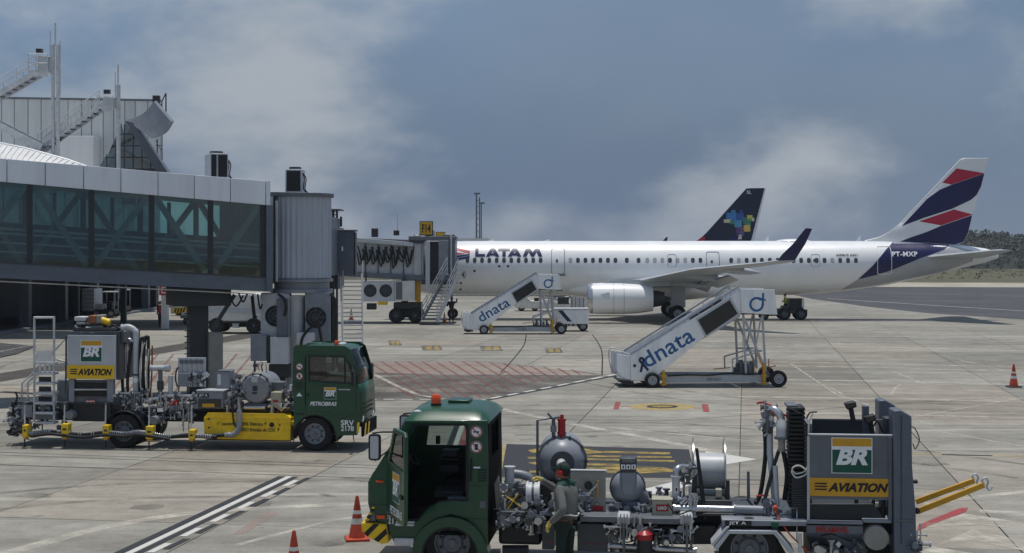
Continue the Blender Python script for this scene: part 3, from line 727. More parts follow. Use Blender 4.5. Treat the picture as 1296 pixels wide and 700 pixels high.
for a_, b_, r_ in (((205, 215), (205, 128), .05), ((205, 128), (210, 118), .05), ((210, 118), (210, 142), .06), ((199, 130), (205, 133), .06), ((199, 176), (199, 200), .05), ((204, 190), (197, 178), .03), ((197, 184), (205, 184), .03)):
    pa, pb = FA.at(*a_), FA.at(*b_); m_.tube((pa[0], 0, pa[1]), (pb[0], 0, pb[1]), r_, 6)
m_.build('mast', 'dark_grey', ant)
pa = FA.at(198, 127); MB().bx(pa[0] - .25, pa[0] + .25, -.2, .2, pa[1] - .2, pa[1] + .35).build('floodlight', 'charcoal', ant)

# steel roof stairs with masts
def roof_stair(label, D, land, flights, poles, lamps, boxes):
    fr = Frame((0, D)); t = thing('roof_stair', label, 'stairs', (0, D, 0), group='steel stairs on the terminal roof')
    (lx0, lx1, lt, lb) = land
    xa, zb = fr.at(lx0, lb); xb, zt_ = fr.at(lx1, lt)
    MB().bx(xa, xb, 0, 1.3, zb, zb + .12).build('landing', 'galv', t)
    MB().prism([(xa, zb), (xb, zb), (xb, zb - .3), (xa + .4, zb - .3)], 'y', -.04, 0).build('landing_beam', 'galv', t)
    for y in (0, 1.3):
        rl = MB()
        for z in (zb + .55, zt_): rl.tube((xa, y, z), (xb, y, z), .03, 6)
        for x in (xa, (xa + xb) / 2, xb): rl.tube((x, y, zb), (x, y, zt_), .03, 6)
        rl.build('guard_rail', 'galv', t)
    for (a_, b_, thick, rail) in flights:
        pa, pb = fr.at(*a_), fr.at(*b_)
        for y in (0, 1.2): MB().beam((pa[0], y, pa[1]), (pb[0], y, pb[1]), .07, thick).build('stringer', 'galv', t)
        n_ = max(4, int(abs(pa[1] - pb[1]) / .22))
        for k in range(n_):
            p = (lerp(pa[0], pb[0], (k + .5) / n_), lerp(pa[1], pb[1], (k + .5) / n_))
            MB().bx(p[0] - .14, p[0] + .14, .04, 1.16, p[1] - .02, p[1] + .02).build('step', 'dark_grey', t)
        if rail:
            for y in (0, 1.2):
                rl = MB()
                for h in (.5, 1.0): rl.tube((pa[0], y, pa[1] + h), (pb[0], y, pb[1] + h), .03, 6)
                for k in range(5):
                    q = k / 4; rl.tube((lerp(pa[0], pb[0], q), y, lerp(pa[1], pb[1], q)), (lerp(pa[0], pb[0], q), y, lerp(pa[1], pb[1], q) + 1), .025, 6)
                rl.build('handrail', 'galv', t)
    for (px, y0, y1, w) in poles:
        x, z0 = fr.at(px, y0); _, z1 = fr.at(px, y1)
        MB().tube((x, .6, z0), (x, .6, z1), w, 10).build('mast', 'galv', t)
    for (px, py) in lamps:
        x, z = fr.at(px, py)
        f = MB().bx(x - .2, x + .2, .3, .6, z, z + .28).build('floodlight', 'mid_grey', t, bevel=.03)
        MB().bx(x - .16, x + .16, .285, .3, z + .04, z + .24).build('lamp_glass', 'pane_dark', f)
    for (bx0, bx1, by0, by1) in boxes:
        xa, z1 = fr.at(bx0, by0); xb, z0 = fr.at(bx1, by1); MB().bx(xa, xb, .3, .8, z0, z1).build('equipment_box', 'light_grey', t, bevel=.02)
roof_stair('taller galvanised roof stair with landing high on twin masts', 88, (36, 60, 68, 91), [((-55, 150), (46, 91), .32, True), ((-40, 140), (52, 187), .5, False)],
           [(63, 205, 55, .11), (69.5, 200, 55, .12), (66, 56, 27, .05), (59.5, 90, 37, .03), (72, 120, 50, .04)], [(47, 66)], [(46, 58, 70, 88)])
roof_stair('lower galvanised roof stair with a single mast before the glass gable', 89, (123, 143, 121, 135), [((68, 175), (126, 135), .22, True), ((48, 190), (70, 174), .22, True)],
           [(146.5, 225, 106, .13), (146, 106, 80, .05), (142.5, 135, 90, .03)], [(133, 118)], [(129, 141, 122, 132)])

# ================================================================ GLAZED BOARDING BRIDGE
YB = 48.7
FB = Frame(((337 - CX) / FPX * YB, YB), 22)
bb = thing('boarding_bridge', 'long glazed boarding bridge with grey fascia panels on a dark column', 'boarding bridge', FB.o, FB.yaw)
def line(p, q):
    a_, b_ = FB.at(*p), FB.at(*q)
    return lambda x: a_[1] + (b_[1] - a_[1]) * (x - a_[0]) / (b_[0] - a_[0])
z_top = line((0, 200.6), (337, 229.5)); z_fas = line((0, 230), (335, 259.5)); z_gb = line((0, 332), (333, 351)); z_bot = line((0, 352), (335, 369))
BW = 3.0
def sl(x0, x1, lo, hi, y0, y1):
    return MB().add([(x0, y0, lo(x0)), (x1, y0, lo(x1)), (x1, y0, hi(x1)), (x0, y0, hi(x0)), (x0, y1, lo(x0)), (x1, y1, lo(x1)), (x1, y1, hi(x1)), (x0, y1, hi(x0))],
                    [(0, 1, 2, 3), (7, 6, 5, 4), (0, 4, 5, 1), (1, 5, 6, 2), (2, 6, 7, 3), (3, 7, 4, 0)])
sh = lambda f, d: (lambda x: f(x) + d)
XL = -17.5
fj = [FB.at(p, 240)[0] for p in (8.6, 57, 105.6, 152.6, 199.5, 245.5, 291, 335.5)]
st = fj[1] - fj[0]
fj = [fj[0] - st * k for k in range(6, 0, -1)] + fj
for a_, b_ in zip(fj[:-1], fj[1:]):
    sl(a_ + .012, b_ - .012, z_fas, z_top, -.1, -.02).build('fascia_panel', 'cladding', bb, bevel=.008)
sl(fj[0], fj[-1], z_fas, sh(z_top, -.02), -.02, .06).build('fascia_backing', 'dark_grey', bb)
sl(fj[-1] + .012, fj[-1] + .16, z_fas, z_top, -.1, BW + .1).build('end_fascia', 'cladding', bb)
sl(fj[0], fj[-1], z_fas, z_top, BW - .02, BW + .08).build('fascia_panel', 'cladding', bb)
sl(fj[0], fj[-1], sh(z_fas, .3), sh(z_fas, .45), .06, BW - .02).build('roof', 'light_grey', bb)
sl(fj[0], fj[-1], sh(z_fas, -.02), sh(z_fas, .1), .06, BW - .02).build('ceiling', 'mid_grey', bb)
mull = [FB.at(p, 300)[0] for p in (37.7, 115.9, 192, 266.7, 333)]
w0 = mull[1] - mull[0]
mull = [mull[0] - w0 * k for k in range(4, 0, -1)] + mull
for x in mull:
    for y in (0.0, BW - .1): sl(x - .09, x + .09, z_gb, z_fas, y, y + .1).build('mullion', 'dark_steel', bb)
for i, (a_, b_) in enumerate(zip(mull[:-1], mull[1:])):
    sl(a_ + .09, b_ - .09, z_gb, z_fas, .03, .045).build('pane', 'bridge_glass', bb, smooth=False)
    sl(a_ + .09, b_ - .09, sh(z_gb, 1.35), z_fas, BW - .06, BW - .045).build('pane', 'bridge_glass', bb, smooth=False)
    sl(a_ + .09, b_ - .09, z_gb, sh(z_gb, 1.35), BW - .08, BW - .03).build('lower_panel', 'dark_steel', bb)
    dn = i % 2 == 0
    for y, wd in ((.16, .2), (BW - .25, .2)):
        flip = dn if y < 1 else not dn
        za, zb = (z_fas(a_), z_gb(b_)) if flip else (z_gb(a_), z_fas(b_))
        MB().beam((a_ + .1, y, za), (b_ - .1, y, zb), .1, wd).build('brace', 'grey_paint', bb)
    MB().bx((a_ + b_) / 2 - .06, (a_ + b_) / 2 + .06, BW - .3, BW - .18, z_gb(b_), z_fas(b_)).build('post', 'dark_grey', bb)
rl = []
for h in (.35, .65, .95, 1.1):
    for y in (.22, BW - .32): rl.append((h, y))
for h, y in rl: MB().beam((fj[0], y, z_gb(fj[0]) + h), (-.2, y, z_gb(-.2) + h), .035, .035).build('handrail', 'galv', bb)
sl(fj[0], .0, z_bot, z_gb, -.04, .25).build('floor_beam', 'blue_steel', bb)
sl(fj[0], .0, z_bot, z_gb, BW - .25, BW + .02).build('floor_beam', 'blue_steel', bb)
sl(fj[0], .0, sh(z_gb, -.12), sh(z_gb, .0), .25, BW - .25).build('floor', 'charcoal', bb)
sl(fj[0], 0., sh(z_gb, -.02), sh(z_gb, .03), -.07, -.041).build('drip_rail', 'dark_grey', bb)
for k in range(8): 
    x = fj[0] + 1.2 + k * 2.2; MB().bx(x - .08, x + .08, .25, BW - .25, z_bot(x) + .05, z_bot(x) + .35).build('cross_beam', 'dark_grey', bb)
sl(fj[0], -.3, sh(z_bot, -.13), sh(z_bot, -.09), .3, .34).build('conduit', 'galv', bb)
sl(-.02, .2, z_bot, z_fas, -.12, BW + .12).build('end_frame', 'blue_steel', bb)
sl(-1.1, -.02, z_gb, z_fas, .3, BW - .3).build('end_curtain', 'charcoal', bb)
# supporting column
cx, _ = FB.at(250, 400, 1.6)
MB().bx(cx - .32, cx + .32, 1.25, 1.95, 0, z_bot(cx) - .3).build('column', 'dark_steel', bb, bevel=.02)
MB().bx(cx - .95, cx + 1.0, .7, 2.5, z_bot(cx) - .62, z_bot(cx) + .02).build('column_head', 'dark_steel', bb, bevel=.02)
for k in range(14): MB().tube((cx - .32, 1.45, .4 + k * .2), (cx - .47, 1.45, .4 + k * .2), .02, 5).build('rung', 'dark_grey', bb)
b0 = FB.at(268, 418, 1.2); b1 = FB.at(297, 373, 1.2)
MB().beam((b0[0], 1.2, b0[1]), (b1[0], 1.2, b1[1]), .12, .12).build('strut', 'dark_grey', bb)
xa, za = FB.at(263, 421, 1.2); xb, _ = FB.at(281, 421, 1.2)
cab_ = thing('electrical_cabinet', 'tall beige electrical cabinet standing beside the dark bridge column', 'cabinet', FB.o, FB.yaw)
MB().bx(xa, xb, 1.0, 1.6, 0, za).build('body', 'sand_box', cab_, bevel=.02)
MB().bx(xa + .04, xb - .04, .985, 1.0, .1, za - .06).build('door', 'sand_box', cab_)
m_ = MB()
for k, (pa, pb, dp) in enumerate((((289, 372), (308, 374), 12), ((302, 371), (313, 372), 9), ((318, 375), (325, 400), 4), ((320, 373), (329, 408), 2), ((326, 372), (332, 385), 5))):
    A0, B0 = FB.at(*pa, .3), FB.at(*pb, .3)
    m_.path(smooth_path([(A0[0], .3, A0[1]), ((A0[0] + B0[0]) / 2, .3, min(A0[1], B0[1]) - dp * .03), (B0[0], .3, B0[1])], 6), .03, 6)
m_.build('cable', 'hose_black', bb)
# air-conditioning unit on the roof
def roof_ac(label, fr, yl, px0, px1, py0, py1, pxm, depth=1.1):
    xa, zt_ = fr.at(px0, py0, yl); xb, zb = fr.at(px1, py1, yl); xm, _ = fr.at(pxm, py1, yl)
    t = thing('roof_ac_unit', label, 'air conditioner', fr.o, fr.yaw, 'dark louvred air conditioners on the bridge roofs')
    MB().bx(xa, xb, yl, yl + depth, zb, zt_).build('casing', 'light_grey', t, bevel=.02)
    for a_, b_ in (((xa + .04, xm - .03), (xm + .03, xb - .04)) if pxm < px1 - 3 else ((xa + .05, xb - .05),)):
        g_ = MB().bx(a_, b_, yl - .012, yl, zb + .06, zt_ - .06).build('grille', 'black', t)
        for k in range(9):
            z = zb + .1 + (zt_ - zb - .2) * k / 8; MB().bx(a_, b_, yl - .03, yl - .012, z - .02, z + .015).build('louvre', 'charcoal', g_)
    MB().lathe([((xb - xa) * .38, zt_), ((xb - xa) * .36, zt_ + .09), (.05, zt_ + .1)], ((xa + xb) / 2, yl + depth / 2, 0), (0, 0, 1), 20).build('fan_cowl', 'charcoal', t)
    m = MB()
    for dx in (.06, .12): m.path(smooth_path([(xb, yl + .2, zb + .7), (xb + dx, yl + .2, zb + .5), (xb + dx * .8, yl + .2, zb + .1), (xb + .4, yl + .2, zb - .1)], 5), .02, 5)
    m.build('pipe', 'hose_black', t)
    MB().bx(xa - .05, xb + .05, yl - .05, yl + depth + .05, zb - .12, zb).build('base', 'galv', t)
    return t
roof_ac('dark louvred air conditioner on the glazed bridge roof', FB, 1.3, 266, 289, 193.5, 226, 275)

# ================================================================ ROTUNDA at the end of the bridge
YR = 50.3
FR = Frame((0, YR)); rx, _ = FR.at(382, 300)
rt = thing('bridge_rotunda', 'grey corrugated rotunda on a round column joining the glazed bridge', 'rotunda', (rx, YR, 0))
_, zT = FR.at(382, 250); _, zB = FR.at(382, 352)
RR = 1.0
pr = []
NR = 128
for k in range(NR):
    a_ = 2 * math.pi * k / NR; r_ = RR + (.04 if k % 4 in (0, 1) else 0)
    pr.append((r_ * math.cos(a_), r_ * math.sin(a_)))
MB().prism(pr, 'z', zB, zT).build('corrugated_wall', 'corrugated', rt, angle=20)
rp = MB()
rp.prism([(RR * 1.13 * math.cos(2 * math.pi * k / 40), RR * 1.13 * math.sin(2 * math.pi * k / 40)) for k in range(40)], 'z', zT, zT + .13)
rp.bx(-1.35, .2, -.9, 1.4, zT + .02, zT + .16)
rp.build('roof', 'mid_grey', rt, bevel=.01)
MB().bx(-1.35, -1.0, -1.0, 1.2, zB - .2, zT + .01).build('side_frame', 'blue_steel', rt, bevel=.01)
MB().tube((-.72, -1.03, zB - .1), (-.72, -1.03, zT - .15), .05, 8).build('downpipe', 'light_grey', rt)
MB().bx(-.98, -.86, -.98, -.86, zB, zT).build('side_post', 'light_grey', rt)
MB().lathe([(1.1, zB - .02), (1.1, zB - .12), (.97, zB - .14), (.97, zB - .36), (1.1, zB - .38), (1.1, zB - .5), (.45, zB - .52)], (0, 0, 0), (0, 0, 1), 40).build('turntable', 'grey_paint', rt)
MB().lathe([(.38, 0), (.38, .12), (.32, .14), (.32, zB - .75), (.4, zB - .6)], (-.12, -.55, 0), (0, 0, 1), 28).build('column', 'light_grey', rt)
MB().bx(-.95, .7, -.5, .5, zB - 2.9, zB - 2.72).build('shelf_bracket', 'mid_grey', rt)
MB().bx(-.9, -.5, -.3, .3, 0, 1.1).build('plinth', 'dark_grey', rt)
roof_ac('small dark air conditioner standing on the corrugated rotunda', FR, -.3, 361, 382, 214, 244, 400, .8)
def fan_unit(parent, fr, yl, px0, px1, py0, py1, fans, rad, mat='light_grey', depth=.5):
    xa, zt_ = fr.at(px0, py0, yl); xb, zb = fr.at(px1, py1, yl)
    ox, oy = parent.location.x, parent.location.y
    dx = fr.o.x - ox
    holes = []
    cs = []
    for (fx, fy) in fans:
        c0 = fr.at(fx, fy, yl); cs.append(c0); holes.append([(p[0] + dx, p[1]) for p in arc(c0[0], c0[1], rad, 0, 345, 23)])
    y_ = yl + fr.o.y - oy
    c = plate('fan_casing', [(xa + dx, zb), (xb + dx, zb), (xb + dx, zt_), (xa + dx, zt_)], holes, .05, mat, parent, 0.008, 'y', y_)
    MB().bx(xa + dx, xb + dx, y_ + .12, y_ + depth, zb, zt_).build('casing_back', 'charcoal', c)
    for s in ((xa + dx, xa + dx + .03), (xb + dx - .03, xb + dx)): MB().bx(s[0], s[1], y_ + .025, y_ + depth + .01, zb + .005, zt_ - .005).build('casing_side', mat, c)
    MB().bx(xa + dx, xb + dx, y_ + .03, y_ + depth, zt_ - .001, zt_ + .03).build('casing_top', mat, c)
    for c0 in cs:
        f = MB()
        for k in range(7):
            a_ = 2 * math.pi * k / 7
            p = Vector((c0[0] + dx, y_ + .09, c0[1]))
            d = Vector((math.cos(a_), 0, math.sin(a_))); n_ = Vector((-math.sin(a_), .4, math.cos(a_)))
            f.add([p + d * .05 - n_ * .02, p + d * .05 + n_ * .04, p + d * rad * .95 + n_ * .12, p + d * rad * .95 - n_ * .05], [(0, 1, 2, 3)])
        f.lathe([(.07, 0), (.07, .03), (.01, .035)], (c0[0] + dx, y_ + .07, c0[1]), (0, -1, 0), 10)
        f.build('fan_blades', 'dark_grey', c)
        gr = MB()
        for r_ in (.35, .68, .98): gr.path([(c0[0] + dx + r_ * rad * math.cos(t * .2618), y_ - .03, c0[1] + r_ * rad * math.sin(t * .2618)) for t in range(25)], .008, 4, cap=False)
        for k in range(8):
            a_ = math.pi * k / 4; gr.tube((c0[0] + dx, y_ - .03, c0[1]), (c0[0] + dx + rad * math.cos(a_), y_ - .03, c0[1] + rad * math.sin(a_)), .006, 4)
        gr.build('fan_guard', 'mid_grey', c)
    return c
fan_unit(rt, FR, -1.0, 330, 366, 372, 426, [(349, 400)], .37)
fan_unit(rt, FR, -.9, 386, 418, 371, 434, [(400, 402)], .37, 'grey_paint')
def rbox(name, px0, px1, py0, py1, y0, y1, mat, bevel=.02, parent=rt, fr=FR):
    xa, zt_ = fr.at(px0, py0, y0); xb, zb = fr.at(px1, py1, y0)
    d = fr.o - parent.location
    return MB().bx(xa + d.x, xb + d.x, y0 + d.y, y1 + d.y, zb, zt_).build(name, mat, parent, bevel=bevel)
rbox('control_cabinet', 317, 337, 424, 457, -1.4, -.9, 'grey_paint'); rbox('control_cabinet', 337.5, 341, 425, 460, -1.3, -.9, 'dark_grey')
rbox('control_cabinet', 342, 365, 427, 461, -1.5, -1.05, 'light_grey'); rbox('control_cabinet', 375, 398, 421, 436, -1.3, -.9, 'light_grey')
rbox('duct', 350, 364, 378, 426, -1.25, -1.02, 'mid_grey')
rbox('cabinet_frame', 340, 366, 461, 478, -1.2, -.6, 'charcoal')
m_ = MB()
for pts in ([(352, 372), (360, 379), (362, 390), (360, 400)], [(405, 402), (396, 412), (384, 425), (380, 440)], [(402, 408), (406, 425), (408, 445), (410, 470)], [(418, 372), (424, 380), (425, 400), (424, 440), (421, 470)]):
    m_.path(smooth_path([(FR.at(*p, -1.3)[0] - rx, -1.3, FR.at(*p, -1.3)[1]) for p in pts], 6), .05, 8)
m_.build('hose', 'hose_black', rt)
MB().beam((-.2, .7, 5.15), (-.45, 11.2, 5.15), .9, 2.4).build('retracted_tunnel', 'blue_steel', rt, bevel=.02)
# parked tunnel end, post and cabinet to the right of the rotunda, with the service stair
YS = 60.5
FS = Frame((0, YS)); sx, _ = FS.at(440, 400)
te = thing('bridge_service_door', 'narrow grey service housing with slim steel stair beside the rotunda', 'service stair', (sx, YS, 0))
rb2 = lambda *a, **k: rbox(*a, parent=te, fr=FS, **k)
rb2('housing', 429, 447.5, 293, 349, 0, .6, 'blue_steel'); rb2('housing_edge', 447.8, 450, 294, 349, .05, .6, 'dark_grey')
rb2('housing_cap', 428, 450.5, 290.5, 293, -.05, .7, 'mid_grey')
rb2('post', 420, 423, 266, 480, .5, .62, 'dark_steel'); rb2('post', 425, 427.5, 266, 480, .3, .45, 'dark_steel')
for k in range(6): rb2('louvre', 411, 422 + (k % 2), 266 + k * 4.2, 268 + k * 4.2, .7, 1.6, 'light_grey', bevel=0)
rb2('roof_edge', 410, 430, 264, 266, .2, 1.8, 'mid_grey'); rb2('beacon', 430, 432.5, 274, 287, .3, .5, 'charcoal')
rb2('tunnel_end', 405, 428, 288, 366, 1.0, 3.2, 'dark_steel')
rb2('door_handle', 432, 434, 312, 318, -.05, 0, 'print_white')
for pa, pb in (((431, 347), (434.5, 458)), ((457.8, 347), (459.5, 462))):
    A0 = FS.at(*pa, .2); B0 = FS.at(*pb, -1.3)
    MB().beam((A0[0] - sx, .2, A0[1]), (B0[0] - sx, -1.3, B0[1]), .06, .16).build('stringer', 'light_grey', te)
for k in range(20):
    t = (k + .5) / 20; y = lerp(.2, -1.3, t)
    a_ = FS.at(lerp(432, 435.5, t), lerp(349, 458, t), y); b_ = FS.at(lerp(457, 458.5, t), 400, y)
    MB().bx(a_[0] - sx, b_[0] - sx, y - .1, y + .1, a_[1] - .02, a_[1] + .02).build('step', 'light_grey', te)
for px in (434, 459):
    A0 = FS.at(px, 330, .2); B0 = FS.at(px, 430, -1.3)
    MB().tube((A0[0] - sx, .2, A0[1]), (B0[0] - sx, -1.3, B0[1]), .02, 6).build('handrail', 'light_grey', te)
MB().bx(-.15, .75, -2.2, -1.2, 0, .35).build('stair_foot', 'dark_grey', te)

# ================================================================ GATE F14 BRIDGE beyond
YF = 98.0
FF = Frame(((540 - CX) / FPX * YF, YF), 0)
fb = thing('gate_bridge', 'telescopic boarding bridge with looped black cables, docked at the white airliner', 'boarding bridge', FF.o)
def fbox(name, px0, px1, py0, py1, y0, y1, mat, bevel=.02, parent=fb):
    xa, zt_ = FF.at(px0, py0, y0); xb, zb = FF.at(px1, py1, y0)
    return MB().bx(xa, xb, y0, y1, zb, zt_).build(name, mat, parent, bevel=bevel)
def fquad(name, pts, y0, y1, mat, parent=fb):
    return MB().prism([FF.at(*p, y0) for p in pts], 'y', y0, y1).build(name, mat, parent, bevel=.02)
fquad('tunnel_wall', [(405, 344), (536, 350), (536, 308), (405, 303)], .2, 3.0, 'light_grey')
fquad('cable_beam', [(410, 303), (523, 312), (523, 307), (410, 297)], -.15, .2, 'light_grey')
fquad('tunnel_sill', [(405, 348), (542, 356), (542, 349), (405, 342)], -.05, 3.2, 'mid_grey')
fquad('tunnel_roof', [(405, 304), (536, 309), (536, 304), (405, 299)], .3, 3.1, 'mid_grey')
fbox('inner_tunnel_wall', 524, 533, 309, 349, .05, .2, 'light_grey')
for k in range(4): fbox('tunnel_post', 462 + k * 16, 463 + k * 16, 305 + k, 347 + k, .1, .2, 'dark_grey', 0)
for k in range(8):
    x = 452 + k * 8.6
    lp = [(x, 313 + random.uniform(-1, 1)), (x + 3, 322), (x + 5.5 + random.uniform(-1, 1), 334 + random.uniform(-6, 4)), (x + 9, 324), (x + 11, 313)]
    P0 = [FF.at(*p, -.1) for p in lp]
    for dy in (-.1, .03):
        MB().path(smooth_path([(p[0] + dy, -.1 + dy, p[1] + dy * 1.5) for p in P0], 5), .055, 6).build('festoon_cable', 'hose_black', fb)
fbox('cab_column', 538.5, 544, 305, 368, -.4, .3, 'light_grey'); fbox('cab_recess', 544, 555, 306, 356, .1, 3, 'charcoal')
fbox('cab_wall', 555, 568, 304, 355, -.3, 3.2, 'grey_paint'); fbox('cab_wall', 568.3, 576, 300, 350, -.4, 3.2, 'blue_steel')
fbox('cab_front_edge', 570, 572, 298, 352, -.48, -.41, 'light_grey'); fbox('cab_roof', 517, 577, 299, 304, -.2, 3.4, 'mid_grey'); fbox('cab_base', 533, 577, 355, 360, -.2, 3, 'dark_grey')
fbox('roof_box', 523, 531, 297, 300, .4, 1.4, 'mid_grey', .1); fbox('roof_box', 560, 575, 296, 300, .2, 2, 'mid_grey', .1); fbox('roof_box', 470, 478, 289, 300, .5, 1, 'charcoal'); fbox('roof_lamp', 498, 505, 291.5, 298, .5, .9, 'charcoal'); fbox('roof_box', 544, 550, 291, 304, .2, .7, 'light_grey'); fbox('roof_box', 540, 546, 292, 304, .4, .9, 'black')
xa, za = FF.at(503, 298, .7); _, zb = FF.at(503, 270, .7); MB().tube((xa, .7, za), (xa, .7, zb), .03, 6).build('lamp_pole', 'galv', fb)
fan_unit(fb, FF, -.3, 459, 499, 356.5, 381.5, [(468.6, 368), (488.3, 368)], .44)
fbox('ac_casing', 499.3, 525, 355.5, 381, -.3, .9, 'dirty_white'); fbox('ac_grille', 501, 509, 357, 379, -.33, -.301, 'mid_grey', 0)
fbox('ac_hanger', 462, 464, 345, 357, -.1, 0, 'dark_grey', 0); fbox('ac_hanger', 510, 513, 349, 357, -.1, 0, 'dark_grey', 0); fbox('yellow_post', 526, 532, 352, 383, .3, .8, 'ochre_paint'); fbox('yellow_block', 478, 490, 382, 386, -.2, .2, 'yellow_paint', .01); fbox('underslung_box', 464, 476, 384, 392, 0, .5, 'charcoal')
fbox('bogie_frame', 498, 533, 383, 391, .2, 2.2, 'charcoal'); fbox('bogie_column', 508, 516, 350, 386, 1, 1.6, 'dark_grey'); fbox('bogie_frame', 504, 532, 391, 402, .5, 2, 'black')
for px in (501.5, 526):
    x, _ = FF.at(px, 400, .2); wheel(fb, x, .2, .52, .36, -1, 'dark_grey', .55)
    wheel(fb, x, 2.2, .52, .36, -1, 'dark_grey', .55)
# apron stair of the gate bridge
for (a_, b_, y) in (((534, 405), (566, 346), -1.0), ((553, 408), (580, 348), -1.9)):
    A0, B0 = FF.at(*a_, y), FF.at(*b_, y)
    MB().beam((A0[0], y, A0[1]), (B0[0], y, B0[1]), .06, .22).build('stair_stringer', 'light_grey', fb)
    r_ = MB()
    for h in (.45, .8, 1.1): r_.tube((A0[0], y, A0[1] + h), (B0[0], y, B0[1] + h), .035, 6)
    for k in range(6):
        p = (lerp(A0[0], B0[0], k / 5), lerp(A0[1], B0[1], k / 5)); r_.tube((p[0], y, p[1]), (p[0], y, p[1] + 1.1), .03, 6)
    r_.build('stair_handrail', 'galv', fb)
A0, B0 = FF.at(534, 405, -1.0), FF.at(566, 346, -1.0)
for k in range(15):
    p = (lerp(A0[0], B0[0], (k + .5) / 15), lerp(A0[1], B0[1], (k + .5) / 15)); MB().bx(p[0] - .1, p[0] + 1.0, -1.9, -1.0, p[1] - .02, p[1] + .02).build('stair_step', 'mid_grey', fb)
MB().bx(A0[0] - .1, A0[0] + 1.2, -2.1, -.9, 0, .12).build('stair_foot', 'dark_grey', fb)
# gate signs
sg = thing('gate_sign', 'yellow and black gate sign reading F14 on the docked bridge roof', 'sign', FF.o)
fbox('sign_post', 538, 540, 297, 306, .25, .35, 'black', 0, sg); fbox('board', 531, 548, 280, 298, .1, .18, 'black', .01, sg)
xa, za = FF.at(532.2, 296.8, .09); xb, zb = FF.at(546.8, 281.2, .09)
plate('border', [(xa, za), (xb, za), (xb, zb), (xa, zb)], [[(xa + .06, za + .06), (xb - .06, za + .06), (xb - .06, zb - .06), (xa + .06, zb - .06)]], .015, 'print_yellow', sg, 0, 'y', .085)
MB().bx(xa + .07, xb - .07, .08, .092, za + .07, zb - .07).build('sign_face', 'ochre_paint', sg)
lettering('F14', 'print_black', sg, on_y(xa + .1, za + .14, .07), xb - xa - .2, zb - za - .28, .03)
s2 = thing('small_gate_sign', 'small yellow sign low on the docked bridge roof', 'sign', FF.o)
fbox('board', 551.5, 563.5, 293.5, 299.2, .3, .36, 'black', 0, s2); fbox('sign_face', 552.3, 562.8, 294.2, 298.6, .285, .299, 'print_yellow', 0, s2)
# light masts far behind the aircraft
for px, yt, D, w, lb in ((603, 246, 230, .12, 'tall thin lattice mast with small crosspieces behind the airliner nose'), (609, 258, 236, .1, 'plain thin light mast beside the lattice mast behind the airliner nose')):
    x = (px - CX) / FPX * D; zt_ = EYE + (HOR - yt) / FPX * D
    t = thing('light_mast', lb, 'mast', (x, D, 0), group='masts behind the airliner')
    MB().tube((0, 0, 0), (0, 0, zt_), w * 1.3, 8, w).build('pole', 'mid_grey', t)
    if px == 603:
        MB().tube((.5, 0, 0), (.5, 0, zt_ - .5), w * .8, 8).build('pole', 'mid_grey', t)
        for k in range(10): MB().bx(0, .5, -.05, .05, zt_ - 1 - k, zt_ - .9 - k).build('crosspiece', 'mid_grey', t)
    MB().bx(-.4, .6, -.3, .3, zt_, zt_ + .25).build('lamp_head', 'mid_grey', t)
# ================================================================ AIRLINER
m = pm('fuselage_white', (240, 241, 240), 0.32, var=0.07, scale=0.4, grime=0.05, coat=0.3)
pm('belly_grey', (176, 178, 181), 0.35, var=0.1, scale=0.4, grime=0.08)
pm('wing_grey', (178, 183, 188), 0.4, var=0.14, scale=0.5, grime=0.12)
pm('cabin_window', (74, 76, 80), 0.25, var=0.2)
pm('shade_down', (176, 176, 174), 0.4, var=0.1)
pm('seam', (120, 122, 124), 0.5, var=0.1)
pm('engine_lip', (196, 198, 200), 0.25, metal=0.8, var=0.1)
YP = 104.8
FP = Frame(((486 - CX) / FPX * YP, YP), -2.0)
ac = thing('airliner', 'white airliner with LATAM lettering and red and navy striped tail', 'airplane', FP.o, FP.yaw)
stn = []   # p, top, bottom
for px, t, b_ in ((700, 305, 374), (1000, 305, 373.6), (1030, 305, 371.8), (1071, 305, 368), (1121, 305.4, 361), (1168, 306.6, 351), (1215, 310, 340), (1247, 314.5, 332.5), (1263, 319, 327)):
    p, zt_ = FP.at(px, t); _, zb = FP.at(px, b_); stn.append((p, zt_, zb))
ZT, ZB = stn[0][1], stn[0][2]
nose = [(0, .50, .55), (.25, .36, .67), (.8, .24, .78), (1.6, .13, .88), (2.6, .07, .95), (4.2, .015, .99), (6, 0, 1)]
stn = [(p, ZT - a_ * (ZT - ZB), ZT - b_ * (ZT - ZB)) for p, a_, b_ in nose] + stn
def sect(p):
    for (p0, t0, b0), (p1, t1, b1) in zip(stn[:-1], stn[1:]):
        if p <= p1:
            k = max(0, (p - p0) / (p1 - p0)); k2 = k
            return lerp(t0, t1, k2), lerp(b0, b1, k2)
    return stn[-1][1:]
def ry_at(p):
    t, b_ = sect(p); h = (t - b_) / 2
    return h * (1.975 / ((ZT - ZB) / 2))
def fus(p, z, out=0.0):
    t, b_ = sect(p); zc, rz = (t + b_) / 2, (t - b_) / 2
    k = max(0.0, 1 - ((z - zc) / rz) ** 2) if rz > 0 else 0
    return -ry_at(p) * math.sqrt(k) - out
fm = MB(); NS = 80; ps = []
for (p0, *_), (p1, *_2) in zip(stn[:-1], stn[1:]):
    n_ = max(1, int((p1 - p0) / 1.2)); ps += [p0 + (p1 - p0) * k / n_ for k in range(n_)]
ps.append(stn[-1][0])
for p in ps:
    t, b_ = sect(p); zc, rz = (t + b_) / 2, (t - b_) / 2; rw = ry_at(p)
    fm.v += [(p, rw * math.cos(2 * math.pi * k / NS), zc + rz * math.sin(2 * math.pi * k / NS)) for k in range(NS)]
